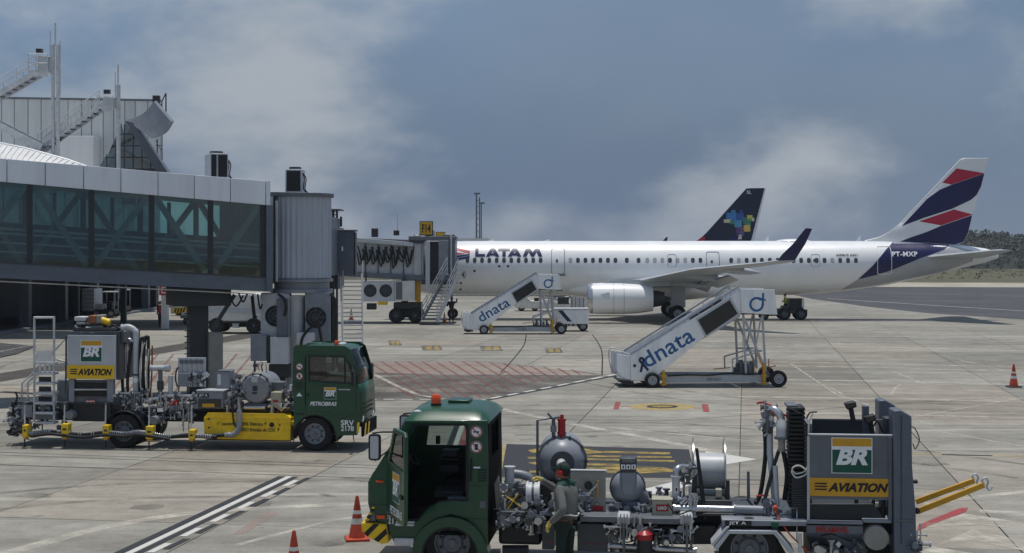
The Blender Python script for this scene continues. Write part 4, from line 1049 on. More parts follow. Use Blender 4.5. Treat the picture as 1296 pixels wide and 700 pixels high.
for i in range(len(ps) - 1):
    fm.f += [(i * NS + k, i * NS + (k + 1) % NS, (i + 1) * NS + (k + 1) % NS, (i + 1) * NS + k) for k in range(NS)]
fm.f += [tuple(range(NS - 1, -1, -1)), tuple(range((len(ps) - 1) * NS, len(ps) * NS))]
body = fm.build('fuselage', 'fuselage_white', ac, angle=60)
def decal(name, pts, mat, parent, surf, step=.25, conv=True, yl=-1.9):
    """painted area that follows the skin: polygon cut on a grid and laid on the surface"""
    P2 = [FP.at(*q, yl) for q in pts] if conv else pts
    bm = bmesh.new()
    f = bm.faces.new([bm.verts.new((x, 0, z)) for x, z in P2])
    xs_ = [v[0] for v in P2]; zs_ = [v[1] for v in P2]
    for ax, lo, hi in ((0, min(xs_), max(xs_)), (2, min(zs_), max(zs_))):
        k = lo + step
        while k < hi:
            co = [0, 0, 0]; no = [0, 0, 0]; co[ax] = k; no[ax] = 1
            bmesh.ops.bisect_plane(bm, geom=bm.verts[:] + bm.edges[:] + bm.faces[:], plane_co=co, plane_no=no); k += step
    for v in bm.verts: v.co.y = surf(v.co.x, v.co.z)
    for f in bm.faces: f.smooth = True
    bmesh.ops.recalc_face_normals(bm, faces=bm.faces)
    me = bpy.data.meshes.new(name); bm.to_mesh(me); bm.free(); me.materials.append(M[mat])
    return link_mesh(name, me, parent)
z3 = lambda x, y: (1030 + x / 3.18, 180 + y / 3.18)
fs = lambda p, z: fus(p, z, .03)
decal('tail_blue', [z3(*q) for q in ((183, 552), (240, 497), (300, 430), (335, 402), (460, 404), (570, 412), (540, 432), (430, 470), (320, 515), (250, 537))], 'fin_navy', ac, fs)
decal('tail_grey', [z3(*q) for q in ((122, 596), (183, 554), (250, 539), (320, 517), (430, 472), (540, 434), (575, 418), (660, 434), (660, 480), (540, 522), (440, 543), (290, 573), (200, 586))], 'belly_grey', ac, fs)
# cabin windows
wx = [591.5 + 9.27 * k for k in range(11)] + [722 + 9.5 * k for k in range(7)] + [793.4, 808.3, 819.3, 828.8, 838.4, 848, 857.5, 867.3, 877, 886.6, 925.5, 935.2, 945.2, 954.7, 964.4, 974.6, 984.5, 994.5, 1004.5, 1014.2, 1024, 1034, 1044, 1054, 1064, 1074, 1084]
_, zw = FP.at(800, 329.6, -1.95)
oval = [(.11 * math.copysign(abs(math.cos(t)) ** .7, math.cos(t)), .155 * math.copysign(abs(math.sin(t)) ** .7, math.sin(t))) for t in [2 * math.pi * k / 16 for k in range(16)]]
def win_mesh(mat):
    mb = MB(); mb.add([(x, fus(20, zw + z, .014) - fus(20, zw), z) for x, z in oval] + [(x * 1.25, fus(20, zw + z, .008) - fus(20, zw), z * 1.2) for x, z in oval], [tuple(range(16))] + [(k, (k + 1) % 16, (k + 1) % 16 + 16, k + 16) for k in range(16)])
    return mb.mesh('window', mat, smooth=False)
wm1, wm2 = win_mesh('cabin_window'), win_mesh('shade_down')
shut = {722, 819.3, 828.8, 838.4, 857.5, 867.3, 935.2, 1054}
for px in wx:
    p, _ = FP.at(px, 329.6, -1.95); link_mesh('window', wm2 if any(abs(px - s) < .3 for s in shut) else wm1, ac, (p, fus(p, zw), zw))
def door(px0, px1, py0, py1, mat='seam', r_=.022):
    x0_, z1 = FP.at(px0, py0, -1.95); x1_, z0 = FP.at(px1, py1, -1.95)
    ol = rrect(x0_, x1_, z0, z1, .15, 4); pts = []
    for (xa, za), (xb, zb) in zip(ol, ol[1:] + ol[:1]):
        n_ = max(1, int(math.hypot(xb - xa, zb - za) / .2)); pts += [(lerp(xa, xb, k / n_), lerp(za, zb, k / n_)) for k in range(n_)]
    pts.append(pts[0])
    d = MB().path([(x, fus(x, z, .012), z) for x, z in pts], r_, 5, cap=False).build('door', mat, ac)
    xm, zm = (x0_ + x1_) / 2, lerp(z0, z1, .52)
    MB().add([(xm - .08 + x, fus(xm, zm + z, .02), zm + z) for x, z in [(.09 * math.cos(t * .785), .12 * math.sin(t * .785)) for t in range(8)]], [tuple(range(8))]).build('door_window', 'cabin_window', d, smooth=False)
    return d
door(698, 714.5, 314.5, 347); door(894.3, 910.5, 318.8, 345); door(1112, 1130, 312, 347, 'print_white', .03)
MB().bx(*[FP.at(706, 348, -2)[0], FP.at(716, 348, -2)[0]], -2.2, -1.85, FP.at(706, 349, -2)[1], FP.at(706, 347.5, -2)[1]).build('door_sill', 'seam', ac)
door(586, 589, 344, 352); door(845, 856, 322, 338, 'seam', .012); door(1027, 1038, 322, 338, 'seam', .012)
for px, py in ((600.5, 343), (583, 358), (582, 366), (632, 337), (643, 337)):
    x, z = FP.at(px, py, -1.95); MB().ball((x, fus(x, z), z), .1, 8, 1, .3, 1).build('port', 'cabin_window', ac)
# writing on the fuselage
def on_fus(px0, py1, out=.03):
    x0_, z0 = FP.at(px0, py1, -1.95); return lambda u, v: (x0_ + u, fus(x0_ + u, z0 + v, out), z0 + v)
def span(px0, px1, py0, py1):
    a_ = FP.at(px0, py0, -1.95); b_ = FP.at(px1, py1, -1.95); return b_[0] - a_[0], a_[1] - b_[1]
ZL = lambda x, y: (560 + x / 4.375, 280 + (y - 6) / 4.375)
def glyph(polys):
    for k, pts in enumerate(polys): decal('letter', [ZL(*q) for q in pts], 'fin_navy', ac, lambda p, z: fus(p, z, .03 + .004 * k), .16)
glyph([[(180, 155), (198, 155), (198, 187), (235, 187), (235, 202), (180, 202)]])
for dx in (0, 122): glyph([[(239 + dx, 202), (266 + dx, 155), (288 + dx, 155), (315 + dx, 202), (294 + dx, 202), (277 + dx, 172), (260 + dx, 202)], [(262 + dx, 183), (292 + dx, 183), (299 + dx, 195), (255 + dx, 195)]])
glyph([[(307, 155), (373, 155), (373, 170), (350, 170), (350, 202), (331, 202), (331, 170), (307, 170)]])
glyph([[(444, 202), (463, 155), (484, 155), (499, 180), (514, 155), (534, 155), (553, 202), (533, 202), (521, 176), (506, 202), (492, 202), (477, 176), (465, 202)]])
lettering('PT-MXP', 'print_white', ac, on_fus(1131, 324.6, .05), *span(1131, 1164, 318.4, 324.6), bold=.03, spacing=1.1, cut=4)
lettering('AIRBUS A321', 'dark_grey', ac, on_fus(1059, 324.2, .03), *span(1059, 1086.6, 321.4, 324.2), bold=.02)
zz1 = lambda x, y: (560 + x / 4.375, 280 + y / 4.375)
fs2 = lambda p, z: fus(p, z, .02)
for pts, mt in ((((60, 140), (78, 148), (150, 165), (150, 178), (120, 172), (60, 155)), 'fin_red'), (((60, 192), (150, 180), (150, 188), (60, 204)), 'fin_navy'), (((60, 209), (150, 192), (150, 203), (60, 219)), 'fin_navy'), (((60, 168), (100, 176), (130, 178), (60, 188)), 'fin_red')):
    decal('logo_stripe', [zz1(*q) for q in pts], mt, ac, fs2)
# fin
fin_out = [z3(*q) for q in ((205, 398), (262, 384), (305, 362), (345, 330), (470, 198), (588, 72), (604, 66), (702, 66), (688, 125), (662, 215), (637, 300), (622, 360), (600, 404), (560, 416), (300, 420))]
FIN = [FP.at(*q) for q in fin_out]
def fin_half(p, z):
    t = (z - FIN[12][1]) / (FIN[5][1] - FIN[12][1]); t = max(0, min(1, t))
    le = lerp(FP.at(*z3(345, 330))[0], FP.at(*z3(596, 66))[0], max(0, (z - FP.at(*z3(345, 330))[1]) / (FIN[5][1] - FP.at(*z3(345, 330))[1])))
    te = lerp(FP.at(*z3(612, 404))[0], FP.at(*z3(702, 66))[0], t)
    if z < FP.at(*z3(345, 330))[1]: le = FP.at(*z3(345, 330))[0] - (FP.at(*z3(345, 330))[1] - z) * 3.0
    k = max(0.0, min(1.0, (p - le) / max(.1, te - le)))
    prof_ = math.sqrt(k) * (1 - k) * 2.2 * .9 if k < 1 else 0
    return max(.015, lerp(.30, .13, t) * min(1, prof_))
fl = decal('fin', FIN, 'fuselage_white', ac, lambda p, z: -fin_half(p, z), .3, False)
fr_ = decal('fin_far_skin', FIN, 'fuselage_white', fl, lambda p, z: fin_half(p, z), .3, False)
MB().path([(x, 0, z) for x, z in FIN[:9]], .04, 6).build('fin_leading_edge', 'fuselage_white', fl)
for sgn in (-1, 1):
    sf = lambda p, z: sgn * (fin_half(p, z) + .012)
    for pts, mt in ((((573, 106), (686, 125), (640, 141), (552, 171), (516, 163)), 'fin_red'),
                    (((686, 126), (672, 180), (655, 212), (632, 232), (555, 268), (440, 305), (352, 338), (455, 228), (505, 192), (552, 172), (640, 142)), 'fin_navy'),
                    (((562, 271), (639, 291), (510, 335), (420, 319)), 'fin_red'),
                    (((637, 294), (621, 362), (600, 402), (560, 414), (330, 406), (380, 386), (450, 362), (510, 337)), 'fin_navy')):
        decal('fin_stripe', [z3(*q) for q in pts], mt, fl, sf, .3, True, 0)
def wing_loft(name, secs, mat, parent, tip_round=True):
    """secs: (x_le, y, z, chord, thickness)"""
    cs = [(0, 0), (.03, .42), (.12, .8), (.3, 1), (.55, .75), (.8, .32), (1, .03), (.8, -.12), (.5, -.3), (.25, -.42), (.08, -.36)]
    mb = MB(); n_ = len(cs)
    for x, y, z, c, t in secs: mb.v += [(x + c * u, y, z + t * .5 * v) for u, v in cs]
    for i in range(len(secs) - 1):
        mb.f += [(i * n_ + k, i * n_ + (k + 1) % n_, (i + 1) * n_ + (k + 1) % n_, (i + 1) * n_ + k) for k in range(n_)]
    mb.f += [tuple(range(n_)), tuple(range(len(secs) * n_ - 1, (len(secs) - 1) * n_ - 1, -1))]
    return mb.build(name, mat, parent, angle=50)
def pos(px, py, yl): return FP.at(px, py, yl)
# tailplanes
for sgn in (-1, 1):
    r0, zr = FP.at(1166, 326, -1.0); rt_, zt_ = FP.at(1258, 318, -6.2)
    t1 = FP.at(1284, 318, -6.2)[0]
    wing_loft('tailplane', [(r0, sgn * .3, zr - .05, 4.6, .55), (r0 + .35, sgn * 1.2, zr + .02, 4.3, .5), (rt_, sgn * 6.0, zt_ + .04, t1 - rt_, .2), (rt_ + .4, sgn * 6.25, zt_ + .06, t1 - rt_ - .45, .06)], 'wing_grey', ac)
# wings with sharklets
LEr = FP.at(770, 360, -1.9)[0]
xt, ztip = FP.at(968, 332, -16.6)
bs0 = FP.at(984, 330, -17.0); bs1 = FP.at(1006, 328, -17.0); tp0 = FP.at(1019, 289.5, -17.7); tp1 = FP.at(1028, 287.5, -17.7)
kink = LEr + 2.35
for sgn in (-1, 1):
    nm = wing_loft('wing', [(LEr - .6, sgn * .6, 2.3, 7.2, .95), (LEr, sgn * 1.9, 2.42, 6.2, .85), (LEr + 2.3, sgn * 6.4, 2.98, 4.2, .52), (LEr + 5.0, sgn * 11.6, 3.75, 2.9, .34), (xt - .3, sgn * 16.3, ztip - .05, 1.7, .2), (bs0[0], sgn * 16.95, ztip + .1, 1.25, .14)], 'wing_grey', ac)
    wing_loft('sharklet', [(bs0[0], sgn * 16.9, ztip + .08, bs1[0] - bs0[0], .13), (lerp(bs0[0], tp0[0], .2) - .06, sgn * 17.25, ztip + .5, 1.0, .12), (lerp(bs0[0], tp0[0], .55), sgn * 17.5, lerp(ztip, tp0[1], .55), .75, .1), (tp0[0], sgn * 17.7, tp0[1], tp1[0] - tp0[0], .06)], 'fin_navy', nm)
    for y, xo, ln in ((4.9, 2.6, 4.4), (8.6, 4.7, 3.6), (12.3, 6.6, 2.9)):
        fz = 2.55 + (y - 2) * .125
        MB().lathe([(.02, 0), (.2, .5), (.27, ln * .4), (.2, ln * .75), (.02, ln)], (LEr + xo, sgn * y, fz), (1, 0, -.1), 12).build('flap_track_fairing', 'wing_grey', nm)
    for y0_, y1_, xo0, xo1, zz in ((2.2, 6.3, 6.1, 6.3, 2.3), (6.5, 11.4, 6.35, 7.5, 2.72)):
        MB().add([(LEr + xo0, sgn * y0_, zz), (LEr + xo1, sgn * y1_, zz + .6), (LEr + xo1 + .7, sgn * y1_, zz + .35), (LEr + xo0 + 1.0, sgn * y0_, zz - .3), (LEr + xo0, sgn * y0_, zz + .12), (LEr + xo1, sgn * y1_, zz + .7)], [(0, 1, 2, 3), (4, 5, 2, 3), (0, 4, 3), (1, 2, 5)]).build('flap', 'wing_grey', nm)
bf = MB(); bc, bz = FP.at(800, 366, -1.5)
bf.ball((bc + 1.2, 0, 2.25), 1, 28, 7.2, 2.12, .92)
bf.build('belly_fairing', 'fuselage_white', ac)
# engines
for sgn in (-1, 1):
    ex, ez = FP.at(744, 378, -5.75); ee, _ = FP.at(826, 378, -5.75); L_ = ee - ex
    e = MB().lathe([(.80, .35), (.90, .06), (.97, 0), (1.02, .05), (1.06, .35), (1.09, 1.0), (1.08, L_ * .5), (1.02, L_ * .75), (.86, L_), (.80, L_ - .05)], (ex, sgn * 5.75, ez), (1, 0, 0), 40, False).build('engine', 'fuselage_white', ac)
    MB().lathe([(.86, .2), (.93, .02), (.985, -.012), (1.03, .05), (1.066, .32)], (ex, sgn * 5.75, ez), (1, 0, 0), 40, False).build('intake_lip', 'engine_lip', e)
    MB().lathe([(.84, .5), (.3, .45), (.02, .2)], (ex, sgn * 5.75, ez), (1, 0, 0), 24, False).build('fan', 'charcoal', e)
    MB().lathe([(.78, L_ - .4), (.6, L_ + .05), (.46, L_ + .8), (.4, L_ + .8), (.26, L_ + .6), (.05, L_ + 1.3)], (ex, sgn * 5.75, ez), (1, 0, 0), 24).build('exhaust_cone', 'dark_grey', e)
    for xx in (1.75, L_ * .55): MB().lathe([(1.086, xx), (1.094, xx + .01), (1.086, xx + .02)], (ex, sgn * 5.75, ez), (1, 0, 0), 40, False).build('cowl_seam', 'seam', e)
    MB().add([(ex + .6, sgn * 5.75 - .2, ez + .95), (ex + L_ * .9, sgn * 5.75 - .25, ez + .8), (ex + L_ + 1.2, sgn * 5.75 - .15, ez + .9), (ex + L_ + 1.2, sgn * 5.75 - .15, ez + 1.4), (ex + 1.6, sgn * 5.75 - .12, ez + 1.25)] + [(ex + .6, sgn * 5.75 + .2, ez + .95), (ex + L_ * .9, sgn * 5.75 + .25, ez + .8), (ex + L_ + 1.2, sgn * 5.75 + .15, ez + .9), (ex + L_ + 1.2, sgn * 5.75 + .15, ez + 1.4), (ex + 1.6, sgn * 5.75 + .12, ez + 1.25)],
             [(0, 1, 2, 3, 4), (9, 8, 7, 6, 5), (0, 5, 6, 1), (1, 6, 7, 2), (2, 7, 8, 3), (3, 8, 9, 4), (4, 9, 5, 0)]).build('pylon', 'wing_grey', e)
    if sgn < 0:
        MB().add([(ex + x, sgn * 5.75 - math.sqrt(1.115 ** 2 - z * z), ez + z) for x, z in ((.85, .32), (1.45, .48), (1.5, .05), (1.05, .1))], [(0, 1, 2, 3)]).build('cowl_panel', 'light_grey', e, smooth=False)
# landing gear
gx = FP.at(857, 400, -3.8)[0]
for sgn in (-1, 1):
    lg = MB().tube((gx, sgn * 3.8, .55), (gx + .12, sgn * 3.7, 2.5), .15, 10).build('main_gear_leg', 'light_grey', ac)
    MB().tube((gx, sgn * 3.8, 1.2), (gx - .1, sgn * 2.4, 2.2), .08, 8).build('gear_strut', 'mid_grey', lg)
    MB().bx(gx - .5, gx + .55, sgn * 4.15 - .03, sgn * 4.15 + .03, 1.0, 2.5).build('gear_door', 'belly_grey', lg)
    for dy in (-.46, .46): wheel(lg, gx, sgn * 3.8 + dy, .58, .42, -1, 'light_grey', .5)
ng = FP.at(573, 400, 0)[0]
lg = MB().tube((ng, 0, .38), (ng - .1, 0, 1.9), .1, 10).build('nose_gear_leg', 'light_grey', ac)
for dy in (-.25, .25): wheel(lg, ng, dy, .38, .22, -1, 'light_grey', .5)
# roof antennas and satellite dome
for px, h, c in ((841, .28, .35), (970, .42, .3), (1086, .42, .3), (620, .15, .5), (690, .12, .5)):
    x, _ = FP.at(px, 305); t = sect(x)[0]
    MB().add([(x - c / 2, -.03, t - .05), (x + c / 2, -.03, t - .05), (x + c * .7, -.01, t + h), (x + c * .35, -.01, t + h)] + [(x - c / 2, .03, t - .05), (x + c / 2, .03, t - .05), (x + c * .7, .01, t + h), (x + c * .35, .01, t + h)], [(0, 1, 2, 3), (7, 6, 5, 4), (0, 3, 7, 4), (1, 5, 6, 2), (3, 2, 6, 7)]).build('antenna', 'charcoal' if px == 841 else 'fuselage_white', ac)
x, _ = FP.at(1004, 304); MB().ball((x, 0, ZT - .05), 1, 20, 1.3, .6, .2).build('satellite_dome', 'fuselage_white', ac)

# ---------------------------------------------------------------- second airliner, only its tail shows
YA = 160.0
FZ = Frame((0, YA))
za7 = lambda x, y: (860 + x / 7, 220 + y / 7)
nx = FZ.at(962, 305)[0] - 37.0
az = thing('airliner', 'navy-tailed airliner with a mosaic map on its fin, behind the white airliner', 'airplane', (0, YA, 0))
t_ = MB()
t_.lathe([(.1, 0), (.8, .5), (1.4, 1.6), (1.85, 3.5), (1.95, 6), (1.95, 26), (1.6, 31), (.9, 35), (.25, 37.4)], (nx, 0, 3.55), (1, 0, .012), 28)
t_.build('fuselage', 'azul_navy', az)
FA2 = [FZ.at(*za7(*q)) for q in ((120, 600), (160, 590), (215, 545), (240, 520), (592, 130), (612, 126), (752, 126), (630, 600), (600, 680), (200, 680))]
MB().prism(FA2, 'y', -.14, .14).build('fin', 'azul_navy', az, bevel=.06)
MB().prism([FZ.at(*za7(*q)) for q in ((150, 600), (160, 588), (205, 555), (226, 560), (222, 600))], 'y', -.17, .17).build('fin_root', 'fin_red', az)
MB().prism([FZ.at(*za7(*q)) for q in ((752, 126), (762, 132), (660, 600), (632, 600))], 'y', -.1, .1).build('rudder_edge', 'print_white', az)
for q0, q1, c in ((415, 500, 0), (505, 570, 1)):
    pass
SQ = [(415, 345, 503, 412, (62, 130, 190)), (460, 320, 495, 345, (70, 140, 170)), (505, 345, 568, 412, (44, 90, 160)), (535, 318, 558, 345, (40, 80, 150)), (556, 385, 592, 418, (52, 132, 140)), (392, 404, 456, 434, (214, 208, 170)), (446, 414, 488, 446, (70, 140, 110)), (487, 412, 552, 474, (80, 150, 190)),
      (598, 366, 646, 416, (222, 206, 110)), (640, 390, 662, 420, (226, 220, 180)), (566, 418, 632, 446, (60, 140, 110)), (590, 440, 630, 460, (80, 150, 130)), (568, 454, 626, 512, (222, 190, 96)), (500, 474, 546, 526, (90, 70, 120)), (526, 502, 572, 546, (104, 84, 140)), (546, 478, 572, 496, (200, 90, 70)), (510, 540, 550, 580, (220, 206, 180)), (600, 395, 640, 416, (130, 170, 90))]
for i, (a_, b_, c, d, rgb) in enumerate(SQ):
    nm = 'mosaic_%d' % i; pm(nm, rgb, .45, var=.05)
    xa, zt_ = FZ.at(*za7(a_, b_), -.15); xb, zb = FZ.at(*za7(c, d), -.15)
    MB().bx(xa, xb, -.165 - .004 * i, -.145, zb, zt_).build('mosaic_square', nm, az)
xa, za = FZ.at(*za7(596, 178), -.2); xb, zb = FZ.at(*za7(638, 147), -.2)
lettering('SL', 'print_white', az, on_y(xa, za, -.16), xb - xa, zb - za, .02)
wing_loft('tailplane', [(nx + 31.5, -.5, 4.6, 4, .4), (nx + 34.5, -6, 4.9, 1.6, .15)], 'wing_grey', az); wing_loft('tailplane', [(nx + 31.5, .5, 4.6, 4, .4), (nx + 34.5, 6, 4.9, 1.6, .15)], 'wing_grey', az)
for sgn in (-1, 1):
    wing_loft('wing', [(nx + 11.5, sgn * 1.5, 2.4, 6, .8), (nx + 19.5, sgn * 16.5, 3.9, 1.6, .2)], 'wing_grey', az)
    MB().tube((nx + 17.5, sgn * 3.6, 0.5), (nx + 17.5, sgn * 3.6, 2.4), .14).build('gear_leg', 'light_grey', az); wheel(az, nx + 17.5, sgn * 3.6, .58, .4, -1, 'light_grey', .5)
MB().tube((nx + 5, 0, 0.3), (nx + 5, 0, 2), .1).build('gear_leg', 'light_grey', az); wheel(az, nx + 5, -.2, .38, .22, -1, 'light_grey', .5)
# ---------------------------------------------------------------- white shed far behind the nose
FW = Frame((0, 200))
sd = thing('shed', 'low white flat-roofed shed just visible above the airliner nose', 'building', (0, 200, 0))
x0_, zt_ = FW.at(540, 301.5); x1_, _ = FW.at(628, 301.5); xm, _ = FW.at(618, 301.5)
MB().bx(x0_, x1_ - .4, 0, 12, 0, zt_ - 1).build('wall', 'dirty_white', sd)
MB().prism([(x0_, zt_ - 1), (x1_, zt_ - 1), (x1_, zt_ - .7), (xm, zt_), (x0_, zt_)], 'y', -.3, 12.3).build('roof', 'roof_white', sd)
# ---------------------------------------------------------------- dunes with scrub on the skyline
rnd = random.Random(5)
hm = MB()
def dune_z(x):
    return 4.0 + 5.5 * math.exp(-((x - 150) / 26) ** 2) + 3.5 * math.exp(-((x - 205) / 40) ** 2) + 1.2 * math.sin(x * .09) + .7 * math.sin(x * .23 + 1)
NX = 120
for i in range(NX + 1):
    x = -60 + 420 * i / NX
    for j in range(7):
        t = j / 6; y = 400 + 90 * t + 6 * math.sin(x * .05)
        hm.v.append((x, y, -.2 + (dune_z(x) - .6 * math.sin(x * .4 + j)) * math.sin(math.pi * .5 * t) ** 1.3 * (1 if x > 60 else max(0, (x + 60) / 120))))
for i in range(NX):
    for j in range(6): hm.f.append((i * 7 + j, (i + 1) * 7 + j, (i + 1) * 7 + j + 1, i * 7 + j + 1))
concrete('dune_scrub', (0.03, 0.036, 0.026, 1), tone=0)
struct(hm.build('hill', 'dune_scrub'))
def leafmat(name, c):
    m = bpy.data.materials.new(name); m.use_nodes = True; b = m.node_tree.nodes['Principled BSDF']; ns, lk = m.node_tree.nodes, m.node_tree.links
    g_ = ns.new('ShaderNodeNewGeometry'); n = ns.new('ShaderNodeTexNoise'); n.inputs['Scale'].default_value = .35; n.inputs['Detail'].default_value = 6; lk.new(g_.outputs['Position'], n.inputs['Vector'])
    r = ns.new('ShaderNodeValToRGB'); r.color_ramp.elements[0].position = .3; r.color_ramp.elements[1].position = .7
    r.color_ramp.elements[0].color = (c[0] * .55, c[1] * .6, c[2] * .55, 1); r.color_ramp.elements[1].color = (c[0] * 1.5, c[1] * 1.35, c[2] * 1.2, 1)
    lk.new(n.outputs['Fac'], r.inputs[0]); lk.new(r.outputs[0], b.inputs['Base Color']); b.inputs['Roughness'].default_value = .7
    M[name] = m
leafmat('scrub_leaf', (.02, .027, .019)); leafmat('field_leaf', (.085, .08, .04))
lf = MB()
def clump(mb, x, y, z, r, n):
    for _ in range(n):
        a_, b_ = rnd.uniform(0, 6.283), rnd.uniform(-.3, 1.5); rr = r * rnd.uniform(.55, 1)
        c = Vector((x + rr * math.cos(a_) * math.cos(b_), y + rr * math.sin(a_) * math.cos(b_), z + .8 * rr * math.sin(b_)))
        u = Vector((rnd.uniform(-1, 1), rnd.uniform(-1, 1), rnd.uniform(-1, 1))).normalized(); w = u.orthogonal().normalized(); s = r * rnd.uniform(.16, .34)
        mb.add([c - u * s, c + w * s * .7, c + u * s, c - w * s * .7], [(0, 1, 2, 3)])
for _ in range(1500):
    x = rnd.uniform(40, 330); t = rnd.random(); y = 400 + 90 * t
    z = dune_z(x) * math.sin(math.pi * .5 * t) ** 1.3 * (1 if x > 60 else max(0, (x + 60) / 120)) - .4
    clump(lf, x, y, z, rnd.uniform(.9, 2.6), 26)
struct(lf.build('scrub_wood', 'scrub_leaf', smooth=False), 'stuff')
lf = MB()
for _ in range(900):
    x = rnd.uniform(60, 230); y = rnd.uniform(255, 380)
    clump(lf, x, y, -.2, rnd.uniform(.3, .9) * (1.6 if rnd.random() < .1 else 1), 14)
struct(lf.build('field_scrub', 'field_leaf', smooth=False), 'stuff')
# ================================================================ PEOPLE
pm('skin', (150, 102, 78), .55, var=.1); pm('uniform_grey', (104, 106, 102), .8, var=.2, scale=5, bump=.5, bscale=14); pm('uniform_green', (24, 66, 54), .8, var=.2, scale=5); pm('trouser_green', (20, 40, 36), .85, var=.25, scale=5, bump=.5, bscale=14)
pm('glove_yellow', (196, 180, 96), .8, var=.2, scale=8); pm('muff_red', (176, 30, 34), .4, var=.1); pm('cap_green', (16, 52, 40), .8, var=.15); pm('boot', (30, 28, 26), .6); pm('vest_red', (190, 74, 50), .7, var=.15); pm('vest_lime', (150, 160, 70), .7, var=.15); pm('dark_cloth', (34, 36, 42), .8, var=.2); pm('hair_dark', (24, 20, 18), .7); pm('silver_tape', (200, 202, 200), .4)
def skin(name, joints, edges, mat, parent, sub=2, root=0):
    """continuous surface grown on a jointed skeleton: joints = (x, y, z, radius)"""
    me = bpy.data.meshes.new(name); me.from_pydata([j[:3] for j in joints], edges, [])
    o = bpy.data.objects.new(name, me); col.objects.link(o); o.parent = parent
    md = o.modifiers.new('skin', 'SKIN'); md.use_smooth_shade = True
    lay = me.skin_vertices[0].data
    for i, j in enumerate(joints):
        r_ = j[3]; lay[i].radius = (r_, r_ if len(j) < 5 else j[4]); lay[i].use_root = (i == root)
    s = o.modifiers.new('sub', 'SUBSURF'); s.levels = sub; s.render_levels = sub
    me.materials.append(M[mat]); return o
def chain(n0, n): return [(n0 + i, n0 + i + 1) for i in range(n - 1)]
def glove(parent, wrist, fwd, side, mat='glove_yellow', curl=.5):
    """palm with four fingers of unequal length and a thumb from its side"""
    w = Vector(wrist); f = Vector(fwd).normalized(); s = (Vector(side) - f * Vector(side).dot(f)).normalized(); dn = f.cross(s)
    palm = w + f * .09
    g = skin('glove', [(*(w - f * .04), .034), (*w, .03, .038), (*(w + f * .05), .022, .042), (*palm, .018, .040)], chain(0, 4), mat, parent, 2)
    for k, (o, ln) in enumerate(((-.030, .068), (-.010, .078), (.010, .074), (.029, .058))):
        a_ = palm - f * .012 + s * o; b_ = a_ + f * ln * .45 + dn * .01; c = b_ + (f * (1 - curl) + dn * curl).normalized() * ln * .35; d = c + (f * (1 - curl * 1.6) + dn * curl * 1.6).normalized() * ln * .3
        skin('finger', [(*a_, .0105), (*b_, .0100), (*c, .0092), (*d, .0080)], chain(0, 4), mat, g, 1)
    a_ = w + f * .03 - s * .03; b_ = a_ + f * .035 - s * .028 + dn * .01; c = b_ + f * .035 + dn * .012
    skin('thumb', [(*a_, .013), (*b_, .012), (*c, .009)], chain(0, 3), mat, g, 1)
    return g
